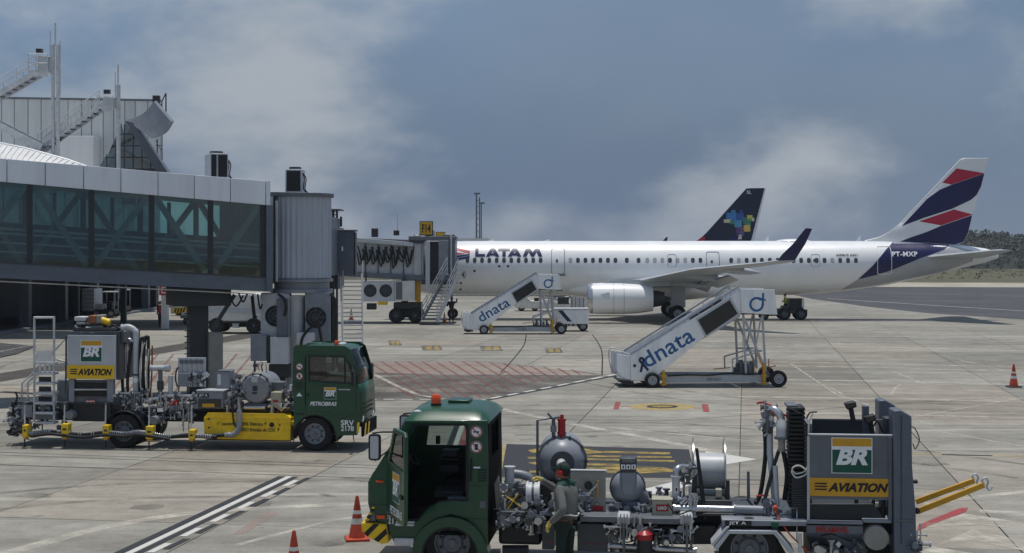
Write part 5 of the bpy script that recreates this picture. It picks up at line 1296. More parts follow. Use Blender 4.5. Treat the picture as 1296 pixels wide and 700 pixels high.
def person(label, loc, yaw, H, pose, top, legs, vest=None, cap=None, group=None):
    """faces local -x; pose gives hands (x, y, z) relative to height 1.75"""
    k = H / 1.75; t = thing('person', label, 'person', loc, yaw, group)
    (lh, le), (rh, re) = pose['l'], pose['r']; st_ = pose.get('stride', .06)
    J = [(0, 0, .97, .15, .13), (0, 0, 1.15, .135, .12), (-.02, 0, 1.34, .16, .12), (-.02, 0, 1.47, .08), (-.04, 0, 1.55, .055),
         (0, -.2, 1.41, .082), (*le, .062), (*lh, .042), (0, .2, 1.41, .082), (*re, .062), (*rh, .038),
         (0, -.1, .86, .1), (-st_ * .6, -.11, .48, .065), (0 + st_ * .4, -.12, .09, .045), (-.14 + st_ * .4, -.12, .04, .04), (0, .1, .86, .1), (st_ * .4 - .03, .11, .48, .065), (st_, .12, .09, .045), (-.14 + st_, .12, .04, .04)]
    E_ = [(0, 1), (1, 2), (2, 3), (3, 4), (2, 5), (5, 6), (6, 7), (2, 8), (8, 9), (9, 10), (0, 11), (11, 12), (12, 13), (13, 14), (0, 15), (15, 16), (16, 17), (17, 18)]
    sc = lambda L, g=0: [tuple([c * k for c in j[:3]] + [(r_ + g) * k for r_ in j[3:]]) for j in L]
    b = skin('body', sc(J, -.03), E_, 'skin', t)
    ja = skin('jacket', sc([(0, 0, .88, .16, .15), (.01, 0, 1.12, .178, .16), (-.01, 0, 1.34, .185, .155), J[3], J[5], J[6], J[7], J[8], J[9], J[10]], .006), [(0, 1), (1, 2), (2, 3), (2, 4), (4, 5), (5, 6), (2, 7), (7, 8), (8, 9)], top, t)
    skin('trousers', sc([(0, 0, 1.0, .165, .15)] + J[11:14] + J[15:18], .008), [(0, 1), (1, 2), (2, 3), (0, 4), (4, 5), (5, 6)], legs, t)
    for i in (13, 17):
        x, y = J[i][0] * k, J[i][1] * k
        skin('boot', [(x + .03, y, .09 * k, .055 * k), (x, y, .05 * k, .05 * k), (x - .1, y, .04 * k, .045 * k), (x - .19 * k, y, .035 * k, .035 * k)], chain(0, 4), 'boot', t, 1)
    hx, hz = -.05 * k, 1.645 * k
    hd = MB(); hd.ball((hx, 0, hz), .105 * k, 16, 1.0, .78, 1.18)
    hd.ball((hx - .085 * k, 0, hz - .075 * k), .045 * k, 10, .8, 1, .8)
    hd.add([(hx - .098 * k, -.014 * k, hz + .01 * k), (hx - .098 * k, .014 * k, hz + .01 * k), (hx - .13 * k, .012 * k, hz - .03 * k), (hx - .13 * k, -.012 * k, hz - .03 * k), (hx - .09 * k, 0, hz - .04 * k)], [(0, 1, 2, 3), (2, 4, 3), (0, 3, 4), (1, 4, 2)])
    for s in (-1, 1): hd.ball((hx + .01 * k, s * .083 * k, hz), .028 * k, 8, .7, .35, 1.1)
    h = hd.build('head', 'skin', t, angle=80)
    for s in (-1, 1): MB().ball((hx - .088 * k, s * .036 * k, hz + .012 * k), .013 * k, 8).build('eye', 'black', h)
    MB().bx(hx - .122 * k, hx - .115 * k, -.022 * k, .022 * k, hz - .078 * k, hz - .07 * k).build('mouth', 'red_text', h)
    if cap:
        c = MB(); c.ball((hx + .008 * k, 0, hz + .03 * k), .112 * k, 16, 1.02, .82, 1.0); c2 = c.build('cap', cap, h)
        for v in c2.data.vertices: v.co.z = max(v.co.z, hz + .035 * k)
        MB().prism([(hx - .09 * k, hz + .035 * k), (hx - .19 * k, hz + .02 * k), (hx - .19 * k, hz + .032 * k), (hx - .09 * k, hz + .055 * k)], 'y', -.06 * k, .06 * k).build('cap_peak', cap, h)
    hr = MB(); hr.ball((hx + .02 * k, 0, hz + .02 * k), .108 * k, 14, .95, .82, 1.1); o = hr.build('hair', 'hair_dark', h)
    for v in o.data.vertices: v.co.x = max(v.co.x, hx - .04 * k if v.co.z > hz + .06 * k else hx + .03 * k); v.co.z = max(v.co.z, hz - .09 * k)
    if vest: skin('vest', sc([(0, 0, 1.0, .15, .14), (0, 0, 1.15, .145, .13), (-.02, 0, 1.34, .17, .13), (-.02, 0, 1.45, .1)], .018), chain(0, 4), vest, t)
    return t, J, k
# refueller at the near truck
FW1 = gp(716, HOR + EYE * 84.9 / 1.0) if False else Vector(((716 - CX) / 84.9, FPX / 84.9, 0))
pose = {'l': ((-.06, -.36, .94), (.15, -.33, 1.13)), 'r': ((-.42, -.02, 1.50), (-.22, .26, 1.28)), 'stride': .05}
wk, J, k = person('refueller in grey and green overalls, green cap and red ear muffs by the truck', FW1, R(-32), 1.77, pose, 'uniform_grey', 'trouser_green', None, 'cap_green')
glove(wk, Vector((-.06, -.36, .94)) * k, (-.45, -.1, -.85), (0, 1, 0), curl=.55)
glove(wk, Vector((-.42, -.02, 1.50)) * k, (-.85, -.35, .2), (0, 1, .2), curl=.6)
for s in (-1, 1):
    e = MB(); e.lathe([(.034, 0), (.04, .012), (.036, .035), (.01, .045)], (-.035, s * .085, 1.655), (0, s, 0), 14); e.build('ear_muff', 'muff_red', wk)
MB().path([(-.035 + .0 * t, .112 * math.cos(math.pi * t / 10), 1.68 + .13 * math.sin(math.pi * t / 10)) for t in range(11)], .008, 6).build('muff_band', 'black', wk)
skin('shoulder_yoke', [(0, -.235, 1.43, .075), (-.01, -.1, 1.47, .085), (-.02, 0, 1.485, .085), (-.01, .1, 1.47, .085), (0, .235, 1.43, .075)], chain(0, 5), 'uniform_green', wk)
for z, r_ in ((1.04, .19),):
    MB().path([((r_ + .015) * math.cos(t * math.pi / 12), (r_ * .94) * math.sin(t * math.pi / 12), z + .012 * math.sin(t)) for t in range(25)], .012, 6, cap=False).build('reflective_tape', 'silver_tape', wk)
skin('collar', [(-.03, -.05, 1.53, .03), (.04, 0, 1.54, .03), (-.03, .05, 1.53, .03)], chain(0, 3), 'uniform_green', wk, 1)
c_ = gp(203, 414)
person('worker in a red vest standing under the deck beside the pale sign post', c_, R(60), 1.68, {'l': ((-.05, -.27, .85), (.03, -.27, 1.12)), 'r': ((-.05, .27, .85), (.03, .27, 1.12))}, 'vest_red', 'dark_cloth', 'vest_red', None)
c_ = Vector(((572 - CX) / 18.0, 99.2, 0))
person('worker in dark clothes with raised arms beside the docked bridge stair', c_, R(100), 1.72, {'l': ((-.1, -.38, 1.7), (-.05, -.36, 1.42)), 'r': ((-.3, .3, 1.3), (-.1, .33, 1.15)), 'stride': .1}, 'dark_cloth', 'dark_cloth', None, 'cap_green')

# ================================================================ CONES
def cone(label, loc, h=.75, yaw=.2):
    t = thing('traffic_cone', label, 'traffic cone', loc, yaw, 'orange traffic cones on the apron')
    w = h * .27
    MB().bx(-w, w, -w, w, 0, .045).build('base', 'charcoal' if h > .78 else 'orange', t, bevel=.012)
    prof = lambda z: lerp(h * .19, h * .035, (z - .045) / (h - .045))
    MB().lathe([(prof(.045), .045), (prof(h * .36), h * .36), (prof(h * .37) - .002, h * .37), (prof(h * .58) - .002, h * .58), (prof(h * .59), h * .59), (prof(h), h), (prof(h) * .6, h + .005), (prof(h) * .55, h - .05)], (0, 0, 0), (0, 0, 1), 20).build('body', 'orange', t)
    MB().lathe([(prof(h * .37) + .001, h * .37), (prof(h * .50) + .001, h * .50)], (0, 0, 0), (0, 0, 1), 20, False).build('reflective_band', 'dirty_white', t)
    MB().lathe([(prof(h * .60) + .001, h * .60), (prof(h * .68) + .001, h * .68)], (0, 0, 0), (0, 0, 1), 20, False).build('reflective_band', 'dirty_white', t)
cone('worn orange cone in front of the open-doored truck bumper', gp(452, 683), .75)
cone('orange cone beside the black-bordered double line, ahead of the open-doored truck', Vector(((372 - CX) / 84.0, FPX / 84.0, 0)), .74, .5)
cone('orange cone with black base alone on the open apron', gp(1283, 490), .84, .1)
cone('tiny orange cone seen through the slim service stair', gp(444.5, 405), .8)
cone('tiny orange cone at the foot of the docked bridge stair', Vector(((562.5 - CX) / FPX * 98.8, 98.8, 0)), .7)

# ================================================================ PASSENGER STAIRS
def d_logo(parent, cx, cz, r_, w, y, mat='print_blue'):
    mb = MB()
    inner = r_ - w; n_ = 28
    vs = [(cx + rr * math.cos(R(40 + 320 * i / n_)), y, cz + rr * math.sin(R(40 + 320 * i / n_))) for i in range(n_ + 1) for rr in (inner, r_)]
    mb.add(vs, [(2 * i, 2 * i + 1, 2 * i + 3, 2 * i + 2) for i in range(n_)])
    mb.add([(cx + r_ - w, y, cz - .1 * r_), (cx + r_, y, cz - .1 * r_), (cx + r_ + w * .1, y, cz + r_ * 1.55), (cx + r_ - w * .75, y, cz + r_ * 1.55)], [(0, 1, 2, 3)])
    mb.add([(cx + .2 * r_, y - .001, cz + r_ * .75), (cx + r_ * 1.3, y - .001, cz + r_ * .45), (cx + r_ * 1.3, y - .001, cz + r_ * .62), (cx + .3 * r_, y - .001, cz + r_ * 1.0)], [(0, 1, 2, 3)])
    return mb.build('emblem', mat, parent, smooth=False)
def stairs(label, px, py, yaw, ribbon, lean=1.0):
    o = gp(px, py); t = thing('passenger_stairs', label, 'passenger stairs', o, R(yaw), 'mobile passenger stairs on the apron')
    S = lambda zx, zy: ((zx - 308) / 160.6, (650 - zy) / 160.6)
    W = 1.75
    outline = [S(*q) for q in ((185, 462), (822, 86), (832, 222), (622, 352), (345, 574), (330, 600), (262, 612), (185, 606))]
    hole = [S(*q) for q in ((572, 252), (766, 134), (818, 222), (624, 352))]
    for y in (0, W):
        s = plate('side_panel', outline, [], .06, 'white_paint', t, .012, 'y', y)
        q = [S(*a_) for a_ in ((577, 257), (765, 140), (813, 221), (627, 346))]
        MB().prism(q, 'y', y - .045, y - .031).build('dark_window', 'pane_dark', s)
        q2 = [S(*a_) for a_ in ((565, 250), (770, 122), (830, 226), (620, 362))]
        plate('window_frame', q2, [q], .03, 'light_grey', s, .005, 'y', y - .035)
        f = plate('front_panel', [S(*a_) for a_ in ((103, 452), (184, 466), (184, 604), (103, 592))], [], .05, 'white_paint', t, .01, 'y', y + .05)
        for a_, b_ in (((182, 455), (818, 62)),):
            pa, pb = S(*a_), S(*b_)
            h = MB(); h.tube((pa[0], y, pa[1]), (pb[0], y, pb[1]), .035, 8)
            pc, pd = S(200, 478), S(824, 95); h.tube((pc[0], y, pc[1]), (pd[0], y, pd[1]), .025, 8)
            for k in range(9):
                q_ = k / 8; h.tube((lerp(pc[0], pd[0], q_), y, lerp(pc[1], pd[1], q_)), (lerp(pa[0], pb[0], q_), y, lerp(pa[1], pb[1], q_)), .015, 6)
            h.build('handrail', 'steel', t)
        e = MB(); e.path(smooth_path([(S(182, 455)[0], y, S(182, 455)[1]), (S(95, 442)[0], y, S(95, 442)[1]), (S(103, 560)[0], y, S(103, 560)[1]), (S(150, 598)[0], y, S(150, 598)[1])], 5), .02, 6); e.build('end_rail', 'galv', t)
    for k in range(17):
        q_ = (k + .5) / 17; x, z = lerp(S(200, 0)[0], S(826, 0)[0], q_), lerp(S(0, 585)[1], S(0, 215)[1], q_)
        MB().bx(x - .16, x + .12, .03, W - .03, z - .03, z + .01).build('step', 'mid_grey', t)
    MB().prism([S(*q) for q in ((190, 600), (828, 226), (828, 240), (190, 615))], 'y', .03, W - .03).build('stair_underside', 'light_grey', t)
    # platform
    for y in (-.03, W + .03):
        p = plate('platform_side', [S(*q) for q in ((832, 76), (1030, 80), (1047, 228), (834, 216))], [], .05, 'white_paint', t, .01, 'y', y)
        if y < 0: d_logo(p, *S(923, 166), .27, .085, y - .028)
    MB().bx(S(834, 0)[0], S(1045, 0)[0], -.02, W + .02, S(0, 226)[1], S(0, 216)[1]).build('platform_floor', 'dark_grey', t)
    MB().bx(S(1000, 0)[0], S(1060, 0)[0], -.06, W + .06, S(0, 234)[1], S(0, 226)[1]).build('platform_bumper', 'rubber', t)
    # legs and braces
    for y in (.15, W - .15):
        for a_, b_ in (((852, 228), (868, 575)), ((965, 228), (984, 560)), ((858, 250), (985, 560)), ((958, 240), (925, 420)), ((870, 440), (965, 440)), ((785, 490), (960, 440)), ((787, 490), (790, 560))):
            pa, pb = S(*a_), S(*b_); MB().tube((pa[0], y, pa[1]), (pb[0], y, pb[1]), .045 if b_[1] > 500 and a_[0] != 787 else .03, 8).build('leg' if a_[0] in (852, 965) else 'brace', 'light_grey', t)
        MB().bx(S(380, 0)[0], S(985, 0)[0], y - .06, y + .06, S(0, 625)[1], S(0, 582)[1]).build('chassis_beam', 'light_grey', t, bevel=.01)
    for zx in (385, 560, 760, 960): MB().bx(S(zx, 0)[0] - .05, S(zx, 0)[0] + .05, .2, W - .2, S(0, 615)[1], S(0, 590)[1]).build('cross_member', 'mid_grey', t)
    MB().bx(S(200, 0)[0], S(385, 0)[0], .1, W - .1, S(0, 612)[1], S(0, 585)[1]).build('front_axle_frame', 'light_grey', t)
    for zx in (376, 968):
        for y in (-.02, W + .02):
            j = MB(); x = S(zx, 0)[0]; j.bx(x - .05, x + .05, y - .05, y + .05, .14, .62 if zx == 376 else .85); j.bx(x - .1, x + .1, y - .1, y + .1, .09, .14); j.bx(x - .09, x + .09, y - .07, y + .07, .38, .46); j.build('jack', 'ochre_paint', t)
            MB().tube((x, y, .02), (x, y, .3), .025, 8).build('jack_screw', 'galv', t)
    for y in (-.1, W + .1):
        wheel(t, 0, y, .28, .2, -1 if y < 0 else 1, 'light_grey', .58); wheel(t, S(1050, 0)[0], y, .31, .22, -1 if y < 0 else 1, 'light_grey', .56)
    cl = MB()
    for _ in range(14):
        x = S(random.uniform(790, 930), 0)[0]; y = random.uniform(.3, 1.2); cl.bx(x - .06, x + .06, y - .1, y + .1, .45, random.uniform(.6, .95))
    cl.build('hydraulic_unit', 'mid_grey', t, bevel=.01)
    MB().path(smooth_path([(S(400, 0)[0], -.02, .42), (S(520, 0)[0], .0, .45), (S(650, 0)[0], .0, .44), (S(770, 0)[0], .05, .5), (S(900, 0)[0], .05, .46), (S(955, 0)[0], .0, .5)], 5), .03, 6).build('hose', 'hose_black', t)
    MB().tube((S(925, 0)[0], .0, S(0, 450)[1]), (S(968, 0)[0], -.02, S(0, 545)[1]), .025, 6).build('jack_handle', 'ochre_paint', t)
    for a_, b_ in (((680, 548), (780, 540)), ((1008, 490), (1010, 555)), ((985, 545), (1050, 530))):
        pa, pb = S(*a_), S(*b_); MB().tube((pa[0], .3, pa[1]), (pb[0], .3, pb[1]), .018, 6).build('control_rod', 'copper', t)
    MB().bx(S(600, 0)[0], S(630, 0)[0], .05, .1, .40, .47).build('warning_plate', 'yellow_paint', t)
    skid = MB().prism([S(*q) for q in ((115, 605), (200, 612), (205, 625), (150, 632), (118, 618))], 'y', .05, W - .05).build('toe_bumper', 'charcoal', t)
    # writing
    a_ = math.atan2(170, 290); x0_, z0 = S(282, 540)
    lettering('dnata', 'print_blue', t, on_y(x0_, z0, -.036, 1, a_), 2.05, .60, .012, 0, 1.02)
    lettering('PAX 0023', 'dark_grey', t, on_y(S(635, 0)[0], S(0, 612)[1], .085), .5, .09, .01)
    if ribbon:
        mb = MB(); c = S(255, 520)
        P_ = [(-.14, -.22), (-.02, .02), (.07, .2), (.0, .27), (-.07, .2), (.02, .02), (.14, -.22)]
        P_ = smooth_path([(p[0], 0, p[1]) for p in P_], 5); vs = []
        for i, p in enumerate(P_):
            d = (P_[min(i + 1, len(P_) - 1)] - P_[max(i - 1, 0)]).normalized(); n_ = Vector((-d.z, 0, d.x)) * .045
            for s in (-1, 1):
                q = p + n_ * s; ca, sa = math.cos(.25), math.sin(.25); vs.append((c[0] + q.x * ca - q.z * sa, -.036 - .0006 * i, c[1] + q.x * sa + q.z * ca))
        mb.add(vs, [(2 * i, 2 * i + 1, 2 * i + 3, 2 * i + 2) for i in range(len(P_) - 1)]); mb.build('ribbon', 'print_navy', t, smooth=False)
        x, z = S(206, 522); MB().lathe([(.06, 0), (.06, .012)], (x, -.035, z), (0, -1, 0), 14).build('sticker', 'print_green', t)
    return t
stairs('white mobile stairs with navy ribbon beside the dnata lettering, nearer the trucks', 825, 490.5, 3, True)
stairs('white mobile stairs without a ribbon, standing before the airliner forward door', 612.5, 423, 1.5, False)

# ================================================================ GROUND VEHICLES
def vbox(t, fr, name, px0, px1, py0, py1, y0, y1, mat, bevel=.02):
    xa, zt_ = fr.at(px0, py0, y0); xb, zb = fr.at(px1, py1, y0); return MB().bx(xa, xb, y0, y1, max(zb, .02), zt_).build(name, mat, t, bevel=bevel)
def vpoly(t, fr, name, pts, y0, y1, mat, bevel=.03):
    return MB().prism([fr.at(*p, y0) for p in pts], 'y', y0, y1).build(name, mat, t, bevel=bevel)
def vwheels(t, fr, pxs, y0, y1, r_, w=.25, rim='light_grey'):
    for px in pxs:
        x, _ = fr.at(px, 400, y0); wheel(t, x, y0 + .1, r_, w, -1, rim, .55); wheel(t, x, y1 - .1, r_, w, 1, rim, .55)
# power cart hitched by the far stairs
f = Frame(gp(722, 419)); t = thing('power_cart', 'white boxy power cart with a slanted navy stripe beside the far stairs', 'ground cart', f.o)
vbox(t, f, 'body', 702, 745, 392, 410, 0, 1.5, 'white_paint'); vbox(t, f, 'lid', 701.5, 745.5, 390.5, 392, -.03, 1.53, 'light_grey', .01); vbox(t, f, 'chassis', 704, 743, 410, 413, .1, 1.4, 'dark_grey')
vpoly(t, f, 'stripe', [(706, 393), (712, 393), (724, 407), (718, 407)], -.012, -.001, 'print_navy', 0)
vwheels(t, f, (712, 738), .05, 1.45, .3); x, z = f.at(700, 412); MB().tube((x - 1, .7, .3), (x, .7, .4), .04).build('tow_bar', 'mid_grey', t)
for px in (716, 721, 727): vbox(t, f, 'socket', px, px + 3, 410.5, 412.5, .05, .1, 'light_grey', 0)
# belt loader beyond the fuselage
f = Frame(gp(690, 393.5)); t = thing('belt_loader', 'white belt loader with black machinery under the airliner belly', 'belt loader', f.o)
vpoly(t, f, 'body', [(653, 390), (722, 391), (722, 383), (690, 382), (672, 381), (668, 377), (655, 377)], 0, 1.9, 'dirty_white'); vpoly(t, f, 'belt', [(650, 386), (652, 388), (722, 378), (720, 375)], .4, 1.4, 'light_grey', .02)
vbox(t, f, 'engine', 706, 720, 376, 385, -.05, 1, 'charcoal'); vbox(t, f, 'seat', 676, 682, 377, 383, .1, .6, 'black'); vbox(t, f, 'canopy_post', 684, 685, 370, 383, .1, .2, 'mid_grey', 0); vbox(t, f, 'guard', 688, 704, 376.5, 378, 0, .1, 'mid_grey', 0)
vwheels(t, f, (660, 677, 714), .05, 1.85, .33)
f = Frame(gp(732, 392)); t = thing('baggage_container', 'grey baggage container standing beside the airliner engine intake', 'container', f.o)
vbox(t, f, 'body', 723, 742, 375, 391, 0, 1.5, 'sand_box'); vbox(t, f, 'door', 725, 741, 376.5, 390, -.02, 0, 'light_grey', .01)
for px in (728, 733, 738): vbox(t, f, 'rib', px, px + .8, 376.5, 390, -.04, -.021, 'mid_grey', 0)
# baggage tractor with driver
f = Frame(gp(1003, 405)); t = thing('baggage_tractor', 'small dark baggage tractor under the airliner tail', 'tractor', f.o)
vbox(t, f, 'chassis', 984, 1022, 392, 397, .1, 1.3, 'charcoal'); vbox(t, f, 'engine_box', 1000, 1017, 378, 392, .1, 1.2, 'black'); vbox(t, f, 'seat', 990, 997, 387, 393, .3, 1, 'dark_grey'); vbox(t, f, 'light_panel', 1015, 1018, 379, 389, 0, .1, 'dirty_white', 0); vbox(t, f, 'nose', 978, 988, 391, 397, .2, 1.2, 'dark_grey')
vwheels(t, f, (993.5, 1014.5), 0, 1.4, .42, .3, 'mid_grey')
x, _ = f.at(968, 400, .3); MB().tube((x, .6, .35), (x + .9, .6, .4), .05).build('tow_bar', 'dark_grey', t); vwheels(t, f, (968,), .2, 1.2, .3, .25, 'mid_grey')
x, _ = f.at(994, 400, .6)
dv_, _, _ = person('driver in a lime vest seated on the baggage tractor', Vector((f.o.x + x, f.o.y + .55, .35)), R(0), 1.5, {'l': ((-.3, -.2, 1.1), (-.08, -.26, 1.15)), 'r': ((-.3, .2, 1.1), (-.08, .26, 1.15))}, 'vest_lime', 'dark_cloth', 'vest_lime', None)
# white utility truck beyond the bridge column
f = Frame(gp(298, 422)); t = thing('utility_truck', 'white boxy utility truck with grey side band behind the bridge column', 'truck', f.o)
vpoly(t, f, 'body', [(263, 407), (334, 407), (334, 374), (330, 371.5), (272, 371.5), (264, 376)], 0, 2.2, 'dirty_white', .1)
for a_, b_ in ((263, 283), (285, 307), (308.5, 333)): vbox(t, f, 'band_panel', a_, b_, 389.5, 396, -.03, -.002, 'light_grey', 0)
vbox(t, f, 'skirt', 262.5, 334.5, 407, 409, -.02, 2.2, 'charcoal', .01); vbox(t, f, 'underframe', 290, 316, 409, 414, .3, 1.9, 'black'); vbox(t, f, 'tank', 294, 302, 409, 415, .05, .5, 'light_grey'); vbox(t, f, 'rear_bumper', 262, 268, 413, 416, .1, 2, 'dark_grey')
vwheels(t, f, (274, 321), 0, 2.2, .47, .35, 'dark_grey')
# white service lorry with hazard bumper
f = Frame(gp(232, 399)); t = thing('service_lorry', 'white lorry with yellow and black striped bumper behind the bridge column', 'truck', f.o)
vpoly(t, f, 'cab', [(219, 396), (246, 396), (246, 366), (224, 366), (222, 378), (219, 382)], 0, 2, 'dirty_white', .08); vpoly(t, f, 'cab_window', [(223.5, 377), (233, 377), (233, 368), (225, 368)], -.03, -.002, 'pane_dark', 0); vbox(t, f, 'step_box', 216, 219, 382, 397, 0, .6, 'light_grey')
for k in range(4): vpoly(t, f, 'hazard_stripe', [(220 + k * 3.6, 396), (221.8 + k * 3.6, 396), (223.8 + k * 3.6, 390), (222 + k * 3.6, 390)], -.06, -.031, 'black', 0)
vbox(t, f, 'bumper', 219, 236, 389.5, 396.5, -.03, .1, 'yellow_paint', .01); vbox(t, f, 'mirror', 232, 235, 382, 388, -.1, 0, 'black'); vwheels(t, f, (226, 243), .1, 2, .4)
f = Frame(gp(237, 410)); t = thing('baggage_dolly', 'low grey baggage dolly by the dark bridge column', 'dolly', f.o)
vbox(t, f, 'deck', 228, 246, 399, 403, 0, 1.4, 'sand_box'); vbox(t, f, 'rail', 229, 230, 396, 399, 0, 1.4, 'galv', 0); vbox(t, f, 'frame', 232, 244, 403, 406, .2, 1.2, 'charcoal'); vwheels(t, f, (235, 243), 0, 1.4, .2, .15, 'mid_grey')
# covered trailer and tractors in the undercroft
f = Frame(gp(98, 402)); t = thing('covered_trailer', 'dark covered trailer with pale ribbed end in the terminal undercroft', 'trailer', f.o)
vbox(t, f, 'body', 73, 103, 366, 396, .05, 2, 'dark_grey'); vbox(t, f, 'end_panel', 103.2, 119.5, 365.5, 394, 0, 2.05, 'light_grey', .05)
for k in range(5): vbox(t, f, 'panel_rib', 104, 119, 368 + k * 5, 369 + k * 5, -.04, -.001, 'sand_box', 0)
vbox(t, f, 'chassis', 76, 118, 396, 398, .1, 1.9, 'black'); vwheels(t, f, (82, 112), .05, 2, .3, .2, 'mid_grey')
def tug(label, px, py, D_off, mat):
    f = Frame(gp(px, py)); t = thing('tow_tractor', label, 'tractor', f.o, 0, 'tow tractors in the terminal undercroft')
    B = lambda n_, x0, x1, y0, y1, z0, z1, m_, b=.03: MB().bx(x0, x1, y0, y1, z0, z1).build(n_, m_, t, bevel=b)
    B('chassis', -.8, .8, .1, 1.3, .25, .6, 'charcoal'); B('bonnet', -.75, -.1, .15, 1.25, .6, 1.0, mat); B('seat', .1, .5, .4, 1, .6, 1.15, 'black'); B('canopy', -.15, .8, .1, 1.3, 1.85, 1.95, 'light_grey')
    for x in (-.12, .75):
        for y in (.14, 1.26): MB().tube((x, y, .6), (x, y, 1.86), .03, 6).build('canopy_post', 'light_grey', t)
    MB().lathe([(.17, 0), (.17, .02)], (-.05, .7, 1.15), (-.5, 0, .8), 14).build('steering_wheel', 'black', t)
    for y in (.15, 1.25): MB().lathe([(.09, 0), (.09, .04)], (-.76, y * .75 + .15, .8), (-1, 0, 0), 12).build('headlight', 'print_white', t)
    for x in (-.55, .55): wheel(t, x, .08, .3, .22, -1, 'light_grey', .55); wheel(t, x, 1.32, .3, .22, 1, 'light_grey', .55)
tug('pale-bonneted tow tractor beside the covered trailer in the undercroft', 131, 402, 0, 'light_grey')
tug('dark tow tractor with pale canopy deeper in the undercroft', 147, 397.5, 0, 'dark_grey')
# ================================================================ REFUELLING TRUCKS
ZM = {'6': (430, 500, 3.5), '7': (620, 510, 3.686), '8': (840, 490, 3.014), '4': (0, 390, 3.684), '5': (220, 410, 3.888), 'p': (0, 0, 1)}
class Rig:
    """measured building on a truck: drawings are traced in zoom windows and laid at a depth across the truck"""
    def __init__(s, fr, t): s.fr = fr; s.t = t; s.z = '6'
    def L(s, x, y, yl=0.0, z=None):
        a_, b_, k = ZM[z or s.z]; return s.fr.at(a_ + x / k, b_ + y / k, yl)
    def X(s, x, yl=0.0, z=None): return s.L(x, 100, yl, z)[0]
    def Z(s, y, yl=0.0, z=None): return s.L(100, y, yl, z)[1]
    def box(s, name, x0, x1, y0, y1, a_, b_, mat, bevel=.012, par=None, z=None):
        xa, zt_ = s.L(x0, y0, a_, z); xb, zb = s.L(x1, y1, a_, z)
        return MB().bx(xa, xb, a_, b_, zb, zt_).build(name, mat, par or s.t, bevel=bevel)
    def poly(s, name, pts, a_, b_, mat, bevel=.012, par=None, z=None):
        return MB().prism([s.L(*p, a_, z) for p in pts], 'y', a_, b_).build(name, mat, par or s.t, bevel=bevel)
    def tube(s, name, pts, r_, mat, sm=True, n=10, par=None, z=None, flange=0):
        P_ = []
        for p in pts:
            yl = p[2] if len(p) > 2 else .4; q = s.L(p[0], p[1], yl, z); P_.append(Vector((q[0], yl, q[1])))
        m_ = MB(); Q = smooth_path(P_, 5) if sm and len(P_) > 2 else P_
        m_.path(Q, r_, n)
        if flange:
            for p, d in ((Q[0], Q[1] - Q[0]), (Q[-1], Q[-1] - Q[-2])):
                d = d.normalized(); m_.tube(p - d * .015, p + d * .015, r_ * flange, 14)
        return m_.build(name, mat, par or s.t)
    def drum(s, name, x, y, a_, b_, r_, mat, prof=None, n=28, par=None, z=None):
        c = s.L(x, y, a_, z); prof = prof or [(r_, 0), (r_, b_ - a_)]
        return MB().lathe(prof, (c[0], a_, c[1]), (0, 1, 0), n).build(name, mat, par or s.t)
def br_sign(t, x0, x1, z0, z1, y, frame=True):
    w, h = x1 - x0, z1 - z0
    p = MB().bx(x0, x1, y - .008, y, z0, z1).build('sign_plate', 'print_white', t)
    MB().bx(x0 + .02 * w, x1 - .02 * w, y - .011, y - .008, z0 + h * .76, z1 - .02 * h).build('yellow_band', 'ochre_paint', p)
    MB().bx(x0 + .02 * w, x1 - .02 * w, y - .012, y - .008, z0 + .02 * h, z0 + h * .66).build('green_field', 'print_green', p)
    lettering('BR', 'print_white', p, on_y(x0 + .11 * w, z0 + .24 * h, y - .016), w * .78, h * .46, .045, .25)
    return p
def aviation(t, x0, x1, z0, z1, y, mat):
    w, h = x1 - x0, z1 - z0
    p = MB().bx(x0, x1, y - .012, y, z0, z1).build('name_band', mat, t, bevel=.004)
    lettering('AVIATION', 'print_black', p, on_y(x0 + .225 * w, z0 + .25 * h, y - .016), w * .73, h * .5, .048, .3)
    s = MB()
    for k in range(3):
        zz = z0 + h * (.34 + .16 * k); s.add([(x0 + (.06 + .0 * k) * w, y - .016, zz), (x0 + .20 * w, y - .016, zz - .02 * h), (x0 + .225 * w, y - .016, zz + .07 * h), (x0 + .07 * w, y - .016, zz + .07 * h)], [(0, 1, 2, 3)])
    s.build('speed_lines', 'print_black', p, smooth=False)
    return p
def ban_sign(t, x, z, r_, y, phone=False):
    d = MB().lathe([(r_, 0), (r_, .006)], (x, y, z), (0, -1, 0), 26).build('prohibition_sign', 'print_white', t)
    ring = MB(); n_ = 26
    vs = [(x + rr * math.cos(2 * math.pi * i / n_), y - .009, z + rr * math.sin(2 * math.pi * i / n_)) for i in range(n_) for rr in (r_ * .8, r_ * .97)]
    ring.add(vs, [(2 * i, 2 * i + 1, (2 * i + 3) % (2 * n_), (2 * i + 2) % (2 * n_)) for i in range(n_)])
    ring.add([(x + a_ * r_, y - .0095, z + b_ * r_) for a_, b_ in ((-.62, .5), (-.5, .62), (.62, -.5), (.5, -.62))], [(0, 1, 2, 3)]); ring.build('red_ring', 'red_text', d, smooth=False)
    g_ = MB()
    if phone: g_.bx(x - .28 * r_, x + .28 * r_, y - .0085, y - .007, z - .5 * r_, z + .5 * r_)
    else: g_.bx(x - .55 * r_, x + .5 * r_, y - .0085, y - .007, z - .12 * r_, z + .1 * r_)
    g_.build('pictogram', 'print_black', d)
